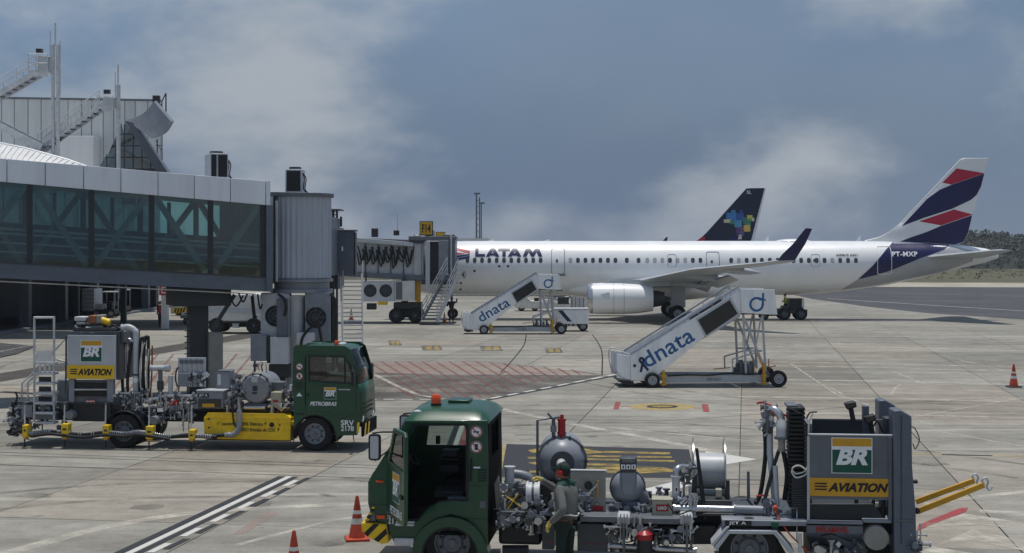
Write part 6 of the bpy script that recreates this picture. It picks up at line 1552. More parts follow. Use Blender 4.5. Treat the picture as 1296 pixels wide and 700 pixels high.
def dome_roof(name, x0, x1, W, z0, h, mat, t, fx=.12):
    mb = MB(); n1, n2 = 16, 14
    for i in range(n1 + 1):
        for j in range(n2 + 1):
            u, v = i / n1, j / n2; a_ = (1 - abs(2 * u - 1) ** 5) ** .5 if abs(2 * u - 1) < 1 else 0; b_ = (1 - abs(2 * v - 1) ** 4) ** .5 if abs(2 * v - 1) < 1 else 0
            mb.v.append((lerp(x0, x1, u), W * v, z0 + h * min(a_, 1) * b_))
    for i in range(n1):
        for j in range(n2): mb.f.append((i * (n2 + 1) + j, (i + 1) * (n2 + 1) + j, (i + 1) * (n2 + 1) + j + 1, i * (n2 + 1) + j + 1))
    return mb.build(name, mat, t, angle=60)
def skin_strip(name, pl, y0, y1, mat, t, thick=.03):
    """panel bent along a side-view polyline, spanning the width"""
    mb = MB(); n_ = len(pl); cx = sum(p[0] for p in pl) / n_
    vs = [(x, y, z) for x, z in pl for y in (y0, y1)]
    mb.add(vs, [(2 * i, 2 * i + 1, 2 * i + 3, 2 * i + 2) for i in range(n_ - 1)])
    o = mb.build(name, mat, t); s = o.modifiers.new('solid', 'SOLIDIFY'); s.thickness = thick; s.offset = 0
    return o
def fender(t, cx, cz, r0, r1, a0, a1, y0, y1, mat):
    return MB().prism(arc(cx, cz, r1, a0, a1, 18) + arc(cx, cz, r0, a1, a0, 18), 'y', y0, y1).build('fender', mat, t, bevel=.012)
def seat(t, x, y, z, face):
    MB().bx(x - .25, x + .25, y - .25, y + .25, z, z + .15).build('seat', 'black', t, bevel=.04)
    MB().prism([(x + face * .2, z + .1), (x + face * .32, z + .1), (x + face * .42, z + .78), (x + face * .32, z + .8)], 'y', y - .24, y + .24).build('backrest', 'black', t, bevel=.04)
    MB().bx(x + face * .37 - .05, x + face * .37 + .05, y - .12, y + .12, z + .8, z + 1.0).build('headrest', 'black', t, bevel=.03)
    MB().tube((x, y, z - .3), (x, y, z), .12, 10).build('seat_base', 'charcoal', t)
def valve_gear(rig, x0, x1, y0, y1, a_, b_, n, seed, z=None):
    """tight plumbing: short pipe runs, unions, handwheels and small boxes"""
    rg = random.Random(seed); M1, M2, M3 = MB(), MB(), MB()
    for k in range(n):
        yl = rg.uniform(a_, b_); x, zz = rig.L(rg.uniform(x0, x1), rg.uniform(y0, y1), yl, z); c = Vector((x, yl, zz))
        d = rg.choice((Vector((1, 0, 0)), Vector((0, 0, 1)), Vector((0, 0, 1)), Vector((0, 1, 0)), Vector((.7, 0, .7)))); ln = rg.uniform(.08, .34); r_ = rg.choice((.012, .018, .025, .035))
        m_ = rg.choice((M1, M1, M2)); m_.tube(c - d * ln / 2, c + d * ln / 2, r_, 8)
        for e in (-1, 1): m_.tube(c + d * e * ln / 2 - d * .012, c + d * e * ln / 2 + d * .012, r_ * 1.7, 8)
        if rg.random() < .35: M3.bx(x - .04, x + .04, yl - .04, yl + .04, zz - .05, zz + .05)
        if rg.random() < .2: M2.lathe([(.05, 0), (.055, .01), (.05, .02)], c + Vector((0, -.05, .03)), (0, -1, .2), 12)
    for mm, nm, mt in ((M1, 'pipework', 'pipe_steel'), (M2, 'fittings', 'mid_grey'), (M3, 'junction_boxes', 'dark_grey')):
        if mm.v: mm.build(nm, mt, rig.t)['kind'] = 'stuff'

# ---------------------------------------------------------------- near truck
ORG = Vector(((572 - CX) / 82.4, FPX / 82.4, 0))
FN = Frame(ORG, -6)
nt = thing('refuelling_truck', 'green-cabbed refuelling truck with open door, grey lift and yellow tow hooks', 'refuelling truck', ORG, FN.yaw, 'aviation refuelling trucks')
n = Rig(FN, nt); L = n.L
W = 1.95
arch = [L(*q) for q in ((360, 690), (372, 620), (410, 560), (490, 530), (565, 552), (608, 620), (618, 690))]
side = [L(*q) for q in ((292, 112), (145, 350), (128, 388), (128, 480), (143, 540), (215, 600), (240, 655), (330, 668))] + arch + [L(*q) for q in ((655, 690), (657, 300), (652, 112))]
door_hole = [L(*q) for q in ((328, 128), (560, 128), (566, 150), (566, 470), (500, 466), (440, 474), (390, 500), (345, 556), (240, 556), (222, 320), (240, 285))]
cab = plate('cab_side', side, [door_hole], .05, 'cab_green', nt, .014, 'y', .03)
zwb = L(350, 218, W)[1]; fx0, fx1 = L(318, 218, W)[0], L(560, 215, W)[0]; zg = L(292, 112)[1]
fx0 = max(fx0, L(292, 112)[0] + .03); fw = [(fx0 + .05, zg - .07), (fx1, zg - .07), (fx1 + .02, zwb), (fx0 - .02, zwb)]
plate('cab_side', side, [fw], .05, 'cab_green', nt, .014, 'y', W - .03)
MB().prism(fw, 'y', W - .035, W - .03).build('side_window', 'cab_glass', nt, smooth=False)
dome_roof('roof', L(284, 112)[0], L(664, 112)[0], W, zg - .015, .20, 'cab_green', nt)
MB().bx(L(288, 0)[0], L(660, 0)[0], -.02, .05, zg - .035, zg - .01).build('rain_gutter', 'cab_green', nt)
skin_strip('windscreen', [L(300, 112), L(150, 345)], .1, W - .1, 'cab_glass', nt, .012)
skin_strip('front_panel', [L(150, 345), L(128, 388), L(128, 480), L(143, 540), L(215, 600)], .03, W - .03, 'cab_green', nt)
skin_strip('windscreen_header', [L(292, 112), L(272, 145)], .05, W - .05, 'cab_green', nt)
rw = [(.5, zwb), (W - .5, zwb), (W - .5, zg - .12), (.5, zg - .12)]
zf = L(0, 600)[1]
plate('cab_back', [(.05, zf - .2), (W - .05, zf - .2), (W - .05, zg), (.05, zg)], [rw], .05, 'cab_trim', nt, .005, 'x', L(648, 0)[0])
MB().bx(L(145, 0)[0], L(640, 0)[0], .06, W - .06, zf - .05, zf).build('cab_floor', 'cab_trim', nt)
MB().prism([L(*q) for q in ((150, 350), (240, 330), (270, 380), (240, 470), (150, 520))], 'y', .1, W - .1).build('dashboard', 'cab_trim', nt, bevel=.03)
MB().prism([L(*q) for q in ((390, 700), (410, 580), (480, 548), (560, 570), (600, 690))], 'y', .2, W - .2).build('engine_tunnel', 'black', nt, bevel=.03)
seat(nt, L(470, 0)[0], .55, zf + .45, 1); seat(nt, L(470, 0)[0], 1.7, zf + .45, 1)
c = L(318, 262, .5); MB().path([(c[0] + .2 * math.cos(t * .2618) * .5, .5 + .2 * math.sin(t * .2618), c[1] + .2 * math.cos(t * .2618) * -.8) for t in range(25)], .016, 6).build('steering_wheel', 'black', nt)
MB().tube((c[0], .5, c[1]), (c[0] - .2, .5, c[1] - .4), .03, 8).build('steering_column', 'black', nt)
n.box('sun_blind', 425, 442, 182, 218, 1.9, 2.0, 'black', .005)
for (x0_, x1_, y0_, y1_) in ((432, 530, 280, 292), (450, 520, 245, 275), (440, 530, 310, 345)): n.box('cab_equipment', x0_, x1_, y0_, y1_, 1.3, 1.6, 'charcoal')
n.box('floor_tool', 476, 560, 455, 466, .1, .3, 'mid_grey', .01)
for yy in (320, 402): n.box('body_crease', 568, 656, yy - 2, yy + 2, -.004, .02, 'cab_green', .006)
n.box('side_marker', 592, 622, 318, 325, -.014, .006, 'print_white', .004); n.box('turn_signal', 160, 195, 379, 389, -.02, .02, 'beacon_orange', .006); n.box('headlamp', 163, 200, 533, 550, -.03, .02, 'beacon_orange', .008)
x, z = L(605, 163); ban_sign(nt, x, z, .092, .0); x, z = L(605, 230); ban_sign(nt, x, z, .092, .0, True)
cx_, cz_ = L(490, 690); r0 = (L(618, 0)[0] - L(360, 0)[0]) / 2
fender(nt, cx_ + .0, cz_ - .06, r0 - .02, r0 + .14, -4, 184, -.07, .32, 'cab_green')
fender(nt, cx_ + .0, cz_ - .06, r0 - .05, r0 - .01, -4, 184, -.05, .55, 'black')
n.box('step', 244, 328, 570, 582, -.05, .25, 'galv'); n.box('step', 240, 328, 635, 668, -.05, .3, 'galv'); n.box('step_well', 246, 330, 583, 640, .05, .4, 'black')
bp_ = n.poly('bumper', [(95, 566), (205, 574), (215, 655), (185, 660), (120, 628), (97, 600)], -.06, W + .06, 'yellow_paint')
for q in (((107, 612), (150, 570), (176, 572), (122, 628)), ((150, 640), (205, 590), (210, 615), (170, 652))): n.poly('hazard_stripe', q, -.066, -.061, 'black', 0, bp_)
for k in range(5): n.poly('step_plate', [(108 + k * 8, 556 - k * 13), (128 + k * 6, 556 - k * 13), (132 + k * 6, 549 - k * 13), (112 + k * 8, 549 - k * 13)], -.05, .4, 'black' if k % 2 else 'yellow_paint', .003)
n.poly('bumper_top', [(110, 560), (150, 500), (160, 560)], .0, .5, 'mid_grey')
# open door on its hinge
xh, _ = L(216, 300); zd0, zd1 = L(0, 520)[1], L(0, 128)[1]; DL = 1.08
do = [(0, zd0 + .12), (.12, zd0), (DL - .05, zd0 - .02), (DL, zd0 + .08), (DL + .02, zd1 - .06), (DL - .04, zd1), (.42, zd1), (.04, zwb + .02)]
dw = [(.14, zwb + .03), (DL - .08, zwb - .02), (DL - .07, zd1 - .06), (.47, zd1 - .06)]
dr = plate('door', do, [dw], .06, 'cab_green', nt, .015, 'y', 0); dr.location = (xh, -.02, 0); dr.rotation_euler = (0, 0, R(-65))
MB().prism(dw, 'y', -.004, .004).build('door_window', 'cab_glass', dr, smooth=False)
plate('door_lining', [(.1, zd0 + .06), (DL - .06, zd0 + .06), (DL - .06, zwb - .06), (.1, zwb - .04)], [], .02, 'cab_trim', dr, .004, 'y', .045)
br_sign(dr, .42, .82, 1.18, 1.62, -.033); lettering('PETROBRAS', 'print_white', dr, on_y(.24, .96, -.034), .72, .13, .02, .2)
MB().bx(.88, 1.02, -.06, -.03, 1.28, 1.34).build('door_handle', 'black', dr, bevel=.01); MB().bx(.3, .9, .055, .075, 1.3, 1.36).build('grab_bar', 'black', dr, bevel=.008)
lettering('SRV', 'print_white', nt, on_y(L(212, 0)[0], L(0, 536)[1], -.002), .16, .1, .02); lettering('21', 'print_white', nt, on_y(L(212, 0)[0], L(0, 566)[1], -.002), .09, .1, .02)
plate('door_seal', [(x + (.02 if x < sum(p[0] for p in door_hole) / len(door_hole) else -.02) * -1, z) for x, z in door_hole], [[(lerp(p[0], sum(q[0] for q in door_hole) / len(door_hole), .045), lerp(p[1], sum(q[1] for q in door_hole) / len(door_hole), .035)) for p in door_hole]], .055, 'black', nt, .003, 'y', .03)
n.tube('grab_handle', [(580, 285, -.05), (578, 380, -.05)], .012, 'black', False, 8); n.tube('grab_handle', [(580, 285, -.05), (580, 285, .02)], .012, 'black', False, 8); n.tube('grab_handle', [(578, 380, -.05), (578, 380, .02)], .012, 'black', False, 8)
n.box('panel_gap', 214, 217, 330, 600, -.003, .006, 'black', 0); n.box('panel_gap', 570, 655, 548, 551, -.003, .006, 'black', 0); n.box('panel_gap', 132, 214, 484, 487, -.003, .006, 'black', 0)
n.box('fuel_cap_plate', 620, 645, 470, 500, -.006, .006, 'mid_grey', .003); n.box('sill_trim', 250, 330, 560, 568, -.04, .05, 'galv', .004)
for k in range(5): n.box('vent_slat', 612, 650, 330 + k * 12, 336 + k * 12, -.006, .005, 'black', .001)
n.tube('wiper', [(165, 335, .5), (250, 190, .9)], .012, 'black', False, 6); n.tube('wiper', [(165, 335, 1.2), (250, 190, 1.6)], .012, 'black', False, 6)
# mirrors, beacon, hatch
for yl, sg_ in ((-.32, 1), (W + .3, -1)):
    a_ = L(128, 172, -.32); b_ = L(182, 290, -.32)
    mf = plate('mirror', rrect(a_[0], b_[0], b_[1], a_[1], .05), [], .06, 'black', nt, .012, 'y', yl)
    plate('mirror_glass', rrect(a_[0] + .03, b_[0] - .03, b_[1] + .03, a_[1] - .03, .03), [], .004, 'light_grey', mf, 0, 'y', yl - .034)
    arm = MB(); e0 = L(240, 165, 0); y_e = .03 if yl < 0 else W - .03
    arm.path([(a_[0] + .06, yl, a_[1] + .01), (a_[0] + .2, yl, a_[1] + .03), (e0[0], y_e, e0[1])], .014, 6); arm.build('mirror_arm', 'black', mf); MB().path([(a_[0] + .1, yl, b_[1]), (e0[0] - .1, y_e, b_[1] + .1)], .014, 6).build('mirror_arm', 'black', mf)
zr = lambda xl, yl: zg + .185
x, _ = L(427, 60, .55); MB().lathe([(.085, 0), (.085, .05), (.075, .055)], (x, .55, zr(0, 0) - .03), (0, 0, 1), 20).build('beacon_base', 'black', nt)
MB().lathe([(.075, .02), (.078, .12), (.05, .165), (.01, .17)], (x, .55, zr(0, 0)), (0, 0, 1), 20).build('beacon', 'beacon_orange', nt)
x, _ = L(535, 60, 1.1); MB().bx(x - .17, x + .17, .85, 1.35, zr(0, 0), zr(0, 0) + .045).build('roof_hatch', 'cab_green', nt, bevel=.015)
x, _ = L(345, 60, .2); MB().ball((x, .18, zg + .11), .07, 12, 1, .6, .5).build('marker_lamp', 'light_grey', nt)
wheel(nt, L(495, 0)[0], .18, .46, .28, -1, 'mid_grey', .6); wheel(nt, L(495, 0)[0], W - .18, .46, .28, 1, 'mid_grey', .6)
W = 2.25
# chassis
xr = n.X(960, 0, '8')
for y in (.7, 1.5): MB().bx(L(150, 0)[0], n.X(935, .7, '8'), y - .05, y + .05, .62, .88).build('chassis_rail', 'black', nt)
n.z = '7'
xw = n.X(0, 0, '7') if False else FN.at(948, 700, .2)[0]
for y in (.2, .52, W - .52, W - .2): wheel(nt, xw, y, .46, .26, -1 if y < 1 else 1, 'mid_grey', .62)
MB().tube((xw, .2, .45), (xw, W - .2, .45), .09, 10).build('rear_axle', 'black', nt); MB().tube((L(495, 0, z='6')[0], .2, .45), (L(495, 0, z='6')[0], W - .2, .45), .07, 10).build('front_axle', 'black', nt)
n.box('fuel_tank', 40, 240, 565, 665, .25, .8, 'black', .05); n.tube('air_tank', [(60, 690, .3), (180, 690, .3)], .09, 'charcoal', False)
n.box('tool_locker', 243, 300, 565, 685, .12, .7, 'dark_grey'); n.box('tool_locker', 408, 550, 562, 695, .12, .7, 'dark_grey')
lk_ = n.box('locker_rail', 300, 410, 565, 600, .3, .7, 'charcoal')
n.box('warning_line', 428, 540, 655, 659, .112, .119, 'red_text', 0); n.box('warning_line', 265, 298, 650, 654, .112, .119, 'red_text', 0)
n.box('bench_box', 420, 592, 527, 558, .05, .6, 'mid_grey'); n.box('bench_box', 655, 888, 535, 568, .05, .6, 'mid_grey'); n.box('bench_front', 655, 888, 570, 650, .25, .6, 'black')
n.box('deck', 40, 900, 520, 530, .45, 2.0, 'dark_grey', .01)
for x0_ in (592, 886):
    n.box('hinge_bracket', x0_, x0_ + 62, 526, 572, .02, .5, 'light_grey', .03); n.box('latch_box', x0_ + 8, x0_ + 58, 572, 632, .05, .4, 'dark_grey', .03)
    for dx in (18, 34, 48): n.tube('latch_rod', [(x0_ + dx, 520, .0), (x0_ + dx, 640, .0)], .011, 'steel', False, 6)
    n.tube('prop_leg', [(x0_ + 32, 560, -.02), (x0_ + 34, 720, -.02)], .02, 'mid_grey', False)
n.tube('bottom_pipe', [(555, 665, .15), (960, 690, .15)], .045, 'pipe_steel', False, 12, flange=1.5); n.tube('bottom_pipe', [(560, 685, .3), (960, 700, .3)], .03, 'dark_grey', False)
ext = thing('fire_extinguisher', 'red-topped black canister standing before the near truck bench', 'extinguisher', ORG, FN.yaw)
c = L(722, 600, -.06, '7'); zbot = .3
e_ = MB().lathe([(.10, zbot), (.115, zbot + .03), (.115, c[1] - .12), (.1, c[1] - .06)], (c[0], -.14, 0), (0, 0, 1), 20).build('cylinder', 'charcoal', ext)
MB().lathe([(.118, c[1] - .1), (.12, c[1] - .02), (.06, c[1] + .03), (.03, c[1] + .05)], (c[0], -.14, 0), (0, 0, 1), 20).build('cap', 'red_paint', ext)
MB().path(smooth_path([(c[0] - .1, -.16, c[1] - .02), (c[0] - .03, -.17, c[1] + .05), (c[0] + .04, -.16, c[1] + .09)], 4), .015, 6).build('handle', 'steel', ext)
n.box('canister_shelf', 680, 770, 715, 722, -.3, .3, 'charcoal'); 
valve_gear(n, 560, 960, 575, 655, .02, .2, 44, 41, '7'); valve_gear(n, 40, 240, 525, 565, .02, .3, 26, 42, '7'); valve_gear(n, 545, 760, 480, 525, .45, .7, 26, 43, '7'); valve_gear(n, 700, 860, 420, 450, 1.0, 1.4, 14, 44, '7'); valve_gear(n, 300, 420, 470, 530, .1, .4, 18, 45, '7')
for pts in ([(60, 515), (140, 545), (230, 520)], [(560, 600), (640, 650), (760, 610), (860, 655)], [(640, 560), (700, 600), (780, 570)], [(830, 470), (870, 520), (940, 500)]): n.tube('looped_cable', [(a_, b_, .04) for a_, b_ in pts], .012, 'hose_black', True, 6)
# machinery: pump side
n.tube('vertical_pipe', [(92, 300, .6), (92, 480, .6)], .075, 'light_grey', False, 14, flange=1.25)
n.tube('elbow_pipe', [(110, 330, .8), (150, 335, .8), (185, 350, .8), (200, 380, .8)], .07, 'grey_paint', True, 12)
n.tube('intake_drum', [(178, 430, .45), (232, 430, .45)], .2, 'light_grey', False, 26, flange=1.12); n.box('motor', 232, 300, 375, 495, .4, .8, 'black', .03); n.tube('drum_band', [(200, 430, .45), (210, 430, .45)], .212, 'dark_grey', False, 26)
n.poly('panel_guard', [(20, 380), (40, 340), (55, 420), (48, 500), (30, 500)], .4, .45, 'sand_box', .005)
valve_gear(n, 60, 175, 380, 515, .3, .8, 46, 3, '7'); valve_gear(n, 160, 300, 440, 520, .2, .5, 14, 9, '7')
n.tube('yellow_rod', [(70, 430, .25), (160, 495, .25)], .01, 'yellow_paint', False, 6); n.tube('yellow_rod', [(80, 500, .25), (130, 425, .25)], .01, 'yellow_paint', False, 6)
n.box('rail_box', 45, 165, 505, 545, .1, .5, 'dark_grey', .02)
c = n.L(338, 268, 1.0, '7'); RV = .365
v_ = MB().lathe([(.01, -.27), (.18, -.245), (.29, -.16), (RV - .02, -.05), (RV, 0), (RV, .9), (.28, 1.08), (.01, 1.15)], (c[0], .95, c[1]), (-.08, 1, 0), 36).build('filter_vessel', 'grey_paint', nt)
MB().lathe([(RV + .035, .0), (RV + .035, .05)], (c[0], .95, c[1]), (-.08, 1, 0), 36).build('vessel_flange', 'mid_grey', v_)
MB().lathe([(.19, -.28), (.19, -.24)], (c[0], .95, c[1]), (-.08, 1, 0), 24).build('nozzle_flange', 'dark_grey', v_)
MB().path(smooth_path([(c[0], .75, c[1]), (c[0] + .01, .62, c[1] + .0), (c[0] + .02, .54, c[1] - .06), (c[0] + .02, .53, c[1] - .22)], 5), .075, 14).build('nozzle_elbow', 'light_grey', v_)
for k in range(10):
    a_ = k * .628; MB().tube((c[0] + RV * 1.07 * math.cos(a_), .93, c[1] + RV * 1.07 * math.sin(a_)), (c[0] + RV * 1.07 * math.cos(a_), 1.03, c[1] + RV * 1.07 * math.sin(a_)), .022, 6).build('clamp_bolt', 'dark_grey', v_)
for sx_ in (-.2, .2): MB().bx(c[0] + sx_ - .05, c[0] + sx_ + .05, 1.1, 1.7, .85, c[1] - .28).build('vessel_leg', 'mid_grey', v_)
n.tube('frame_pipe', [(222, 520, 1.0), (222, 82, 1.0), (345, 62, 1.0)], .022, 'mid_grey', False, 8); n.tube('vent_valve', [(297, 175, 1.0), (297, 72, 1.0)], .03, 'mid_grey', False, 10, flange=1.6); n.tube('vent_valve_body', [(297, 135, 1.0), (297, 105, 1.0)], .05, 'grey_paint', False); n.tube('vent_lever', [(290, 72, 1.0), (270, 48, .95)], .018, 'mid_grey', False)
n.tube('relief_valve', [(335, 190, 1.0), (335, 140, 1.0)], .045, 'red_paint', False, 12, flange=1.3); n.tube('relief_valve', [(335, 140, 1.0), (335, 78, 1.0)], .062, 'red_paint', False, 12, flange=1.2); n.tube('relief_stem', [(335, 78, 1.0), (337, 55, 1.0)], .03, 'red_paint', False); n.tube('relief_bonnet', [(325, 155, .95), (345, 150, 1.05)], .04, 'red_paint', False)
pn = n.box('control_panel', 376, 540, 318, 520, .5, .56, 'sand_box', .008); valve_gear(n, 385, 470, 410, 512, .46, .49, 22, 31, '7'); n.box('panel_frame', 372, 544, 312, 320, .48, .58, 'light_grey', .004)
for gx_, gy_, r_ in ((460, 385, .062), (432, 460, .045), (430, 425, .02), (460, 430, .025), (478, 440, .02), (462, 490, .035), (500, 470, .02)):
    c = n.L(gx_, gy_, .49, '7'); g_ = MB().lathe([(r_, 0), (r_, .03), (r_ * .85, .032)], (c[0], .5, c[1]), (0, -1, 0), 18).build('gauge', 'black', pn); MB().lathe([(r_ * .7, .031), (r_ * .7, .036)], (c[0], .5, c[1]), (0, -1, 0), 14).build('dial', 'dirty_white' if r_ < .03 else 'charcoal', g_)
n.tube('panel_bracket', [(510, 362, .48), (503, 362, .46), (503, 435, .46), (512, 435, .48)], .012, 'ochre_paint', False, 6, pn); n.box('panel_plate', 478, 528, 480, 505, .485, .499, 'red_text', .003, pn); n.box('panel_shelf', 376, 545, 518, 530, .4, .7, 'light_grey', .005)
# flow meter
c = n.L(642, 395, .75, '7')
fmtr = MB().lathe([(.02, -.3), (.12, -.29), (.2, -.23), (.26, -.12), (.265, .1), (.2, .3), (.05, .36)], (c[0], .85, c[1]), (0, 1, .0), 32).build('flow_meter', 'grey_paint', nt)
MB().lathe([(.285, -.06), (.285, .02)], (c[0], .85, c[1]), (0, 1, 0), 32).build('meter_flange', 'mid_grey', fmtr)
for k in range(12):
    a_ = k * .5236; MB().tube((c[0] + .268 * math.cos(a_), .76, c[1] + .268 * math.sin(a_)), (c[0] + .268 * math.cos(a_), .9, c[1] + .268 * math.sin(a_)), .018, 6).build('flange_bolt', 'dark_grey', fmtr)
n.poly('meter_neck', [(608, 320), (682, 320), (672, 430), (618, 430)], .52, .8, 'grey_paint', .02, fmtr)
hd = n.poly('meter_head', [(604, 258), (686, 258), (682, 326), (608, 326)], .5, .8, 'dark_grey', .02, fmtr)
for k in range(3): n.box('counter_window', 612 + k * 24, 632 + k * 24, 288, 310, .485, .499, 'print_white', .003, hd)
for k in range(3): n.box('counter_mark', 619 + k * 24, 625 + k * 24, 293, 306, .478, .484, 'print_black', 0, hd)
n.box('head_plate', 616, 676, 266, 280, .488, .499, 'mid_grey', .002, hd)
n.poly('meter_pedestal', [(612, 462), (700, 462), (716, 530), (598, 530)], .6, 1.0, 'blue_steel', .02); n.poly('meter_side_housing', [(690, 380), (735, 430), (750, 475), (690, 475)], .7, 1.1, 'mid_grey', .03); n.box('valve_block', 552, 592, 480, 520, .5, .8, 'mid_grey', .03)
bn = thing('waste_bin', 'small beige waste bin with red LIXO plate on the near truck', 'bin', ORG, FN.yaw)
b0 = n.L(758, 455, .3, '7'); b1 = n.L(850, 530, .3, '7')
MB().bx(b0[0], b1[0], .3, .62, b1[1], b0[1]).build('body', 'beige_box', bn, bevel=.01); MB().bx(b0[0] - .01, b1[0] + .01, .29, .63, b0[1], b0[1] + .02).build('lid', 'beige_box', bn, bevel=.005)
p0 = n.L(776, 505, .29, '7'); p1 = n.L(832, 475, .29, '7'); MB().bx(p0[0], p1[0], .288, .299, p0[1], p1[1]).build('label_plate', 'red_text', bn); lettering('LIXO', 'print_white', bn, on_y(p0[0] + .025, p0[1] + .025, .285), p1[0] - p0[0] - .05, p1[1] - p0[1] - .05, .03)
# standpipe and elbow
n.tube('standpipe', [(868, 455, .6), (868, 345, .6)], .062, 'light_grey', False, 16, flange=1.4); n.tube('standpipe_elbow', [(868, 345, .6), (870, 318, .6), (885, 303, .65), (925, 300, .8)], .055, 'pipe_steel', True, 14, flange=1.5); n.box('arrow_label', 862, 878, 390, 420, .53, .538, 'print_white', 0); n.poly('arrow_mark', [(867, 415), (873, 415), (873, 404), (877, 404), (870, 393), (864, 404), (867, 404)], .522, .529, 'print_black', 0); n.tube('standpipe_base', [(868, 480, .6), (868, 450, .6)], .08, 'mid_grey', False, 16, flange=1.2)
valve_gear(n, 880, 940, 295, 370, .6, .9, 14, 4, '7'); valve_gear(n, 855, 960, 440, 500, .4, .8, 20, 5, '7'); n.tube('thin_pipe', [(905, 300, .75), (905, 460, .75)], .018, 'pipe_steel', False, 8); n.tube('thin_pipe', [(690, 440, 1.2), (850, 440, 1.2)], .02, 'pipe_steel', False, 8); n.tube('thin_pipe', [(720, 490, .9), (860, 490, .9)], .03, 'charcoal', False, 8)
# hose reel
n.z = '8'
ra = n.L(112, 315, 1.2); rb_ = n.L(232, 315, 1.2); RC = ra[1] - .03
RR_ = (n.L(112, 188, 1.2)[1] - n.L(112, 440, 1.2)[1]) / 2
rl_ = MB().lathe([(.285, 0), (.285, rb_[0] - ra[0])], (ra[0], 1.3, RC), (1, 0, 0), 36).build('reel_drum', 'light_grey', nt)
for x in (ra[0], rb_[0]): MB().lathe([(RR_ * .82, -.012), (RR_, -.01), (RR_, .01), (RR_ * .82, .012)], (x, 1.3, RC), (1, 0, 0), 40, True).build('reel_flange', 'steel', rl_)
n.poly('reel_stand', [(120, 235), (132, 235), (170, 510), (150, 510)], .55, .65, 'black', .01); n.poly('reel_stand', [(112, 330), (128, 330), (122, 520), (96, 520)], .7, .8, 'dark_grey', .01); n.box('reel_motor', 198, 222, 390, 420, .7, .85, 'beige_box'); n.box('reel_base', 100, 260, 430, 455, .6, 1.9, 'dark_grey'); n.box('reel_bracket', 238, 252, 355, 440, .7, .8, 'charcoal')
n.tube('delivery_pipe', [(40, 462, .45), (270, 466, .45)], .055, 'pipe_steel', False, 16, flange=1.25); n.tube('delivery_pipe', [(270, 466, .45), (385, 470, .45)], .07, 'grey_paint', False, 16, flange=1.2); valve_gear(n, 365, 440, 440, 500, .35, .6, 16, 6, '8')
n.poly('grey_post', [(318, 322), (328, 322), (330, 425), (318, 425)], .9, .96, 'mid_grey', .004); n.poly('grey_post', [(310, 425), (322, 425), (352, 460), (340, 462)], .9, .96, 'mid_grey', .004); n.box('side_rail', 245, 380, 352, 356, 1.7, 1.74, 'mid_grey', 0); n.box('deck', -20, 560, 478, 500, .5, 2.0, 'dark_grey', .01)
n.poly('fender_panel', [(222, 506), (545, 512), (545, 530), (222, 530)], .02, .5, 'grey_paint', .01); jl = n.box('fuel_label', 234, 335, 508, 531, .005, .018, 'print_black', 0); x, z = n.L(248, 527, 0); x1_, z1_ = n.L(315, 513, 0); lettering('JET A', 'print_white', jl, on_y(x, z, .001), x1_ - x, z1_ - z, .02); n.box('green_tag', 410, 438, 516, 535, .0, .015, 'print_green', .002)
for pts in (((190, 612), (245, 545), (430, 548), (500, 630), (485, 640), (420, 562), (252, 560), (203, 625)), ((180, 600), (240, 532), (252, 532), (192, 606))): n.poly('mudguard', pts, -.02, .6, 'light_grey', .01)
n.poly('mudguard_inner', [(205, 660), (252, 565), (425, 565), (480, 660)], .4, .62, 'black', .01); n.poly('chassis_skirt', [(-30, 530), (200, 530), (180, 600), (-30, 600)], .4, .8, 'black', .01)
# loading arm, bellows, lift
n.tube('arm_pipe', [(405, 120, .7), (405, 250, .7), (425, 440, .6)], .05, 'light_grey', False, 12); n.tube('arm_hose', [(385, 150, .8), (388, 260, .8), (370, 400, .7), (350, 445, .6)], .035, 'hose_black', True, 10); n.tube('arm_hose', [(440, 240, .6), (420, 300, .6), (385, 430, .5)], .03, 'charcoal', False, 10); n.tube('arm_hose', [(455, 240, .6), (470, 330, .6), (460, 430, .6)], .035, 'hose_black', True, 10); n.tube('arm_pipe', [(425, 300, .55), (432, 450, .5)], .04, 'light_grey', False, 12)
n.tube('arm_elbow', [(400, 120, .7), (402, 95, .7), (420, 85, .65), (445, 110, .6), (450, 150, .6), (450, 185, .6)], .062, 'pipe_steel', True, 16); n.tube('arm_bend', [(448, 130, .55), (450, 160, .5), (450, 190, .5)], .085, 'light_grey', True, 16); n.tube('arm_flange', [(450, 188, .5), (450, 198, .5)], .115, 'mid_grey', False, 18); n.tube('arm_collar', [(450, 200, .5), (450, 240, .5)], .055, 'sand_box', False, 12, flange=1.2); n.tube('arm_swivel', [(390, 110, .8), (390, 165, .8)], .05, 'mid_grey', False, 12, flange=1.3)
n.tube('red_hose', [(355, 62, .8), (375, 58, .8), (412, 70, .7)], .018, 'red_paint', True, 8); n.tube('red_hose', [(410, 100, .6), (440, 95, .6), (475, 115, .6)], .015, 'red_paint', True, 8); n.tube('red_hose', [(352, 415, .5), (400, 412, .5)], .012, 'red_paint', False, 8); valve_gear(n, 380, 420, 70, 170, .6, .9, 12, 7, '8')
for k in range(24):
    y = 78 + k * 16; n.box('bellows_fold', 478, 540, y, y + 12, .35 + .01 * (k % 2), .9, 'black', .01)
n.box('bellows_core', 484, 534, 72, 470, .45, .8, 'charcoal'); n.box('bellows_top', 470, 512, 68, 80, .4, .9, 'mid_grey'); n.box('lift_box', 488, 546, 345, 500, .3, .34, 'charcoal'); 
for k in range(10): n.box('bellows_fold', 492, 540, 392 + k * 9, 397 + k * 9, .27, .3, 'dark_grey', 0)
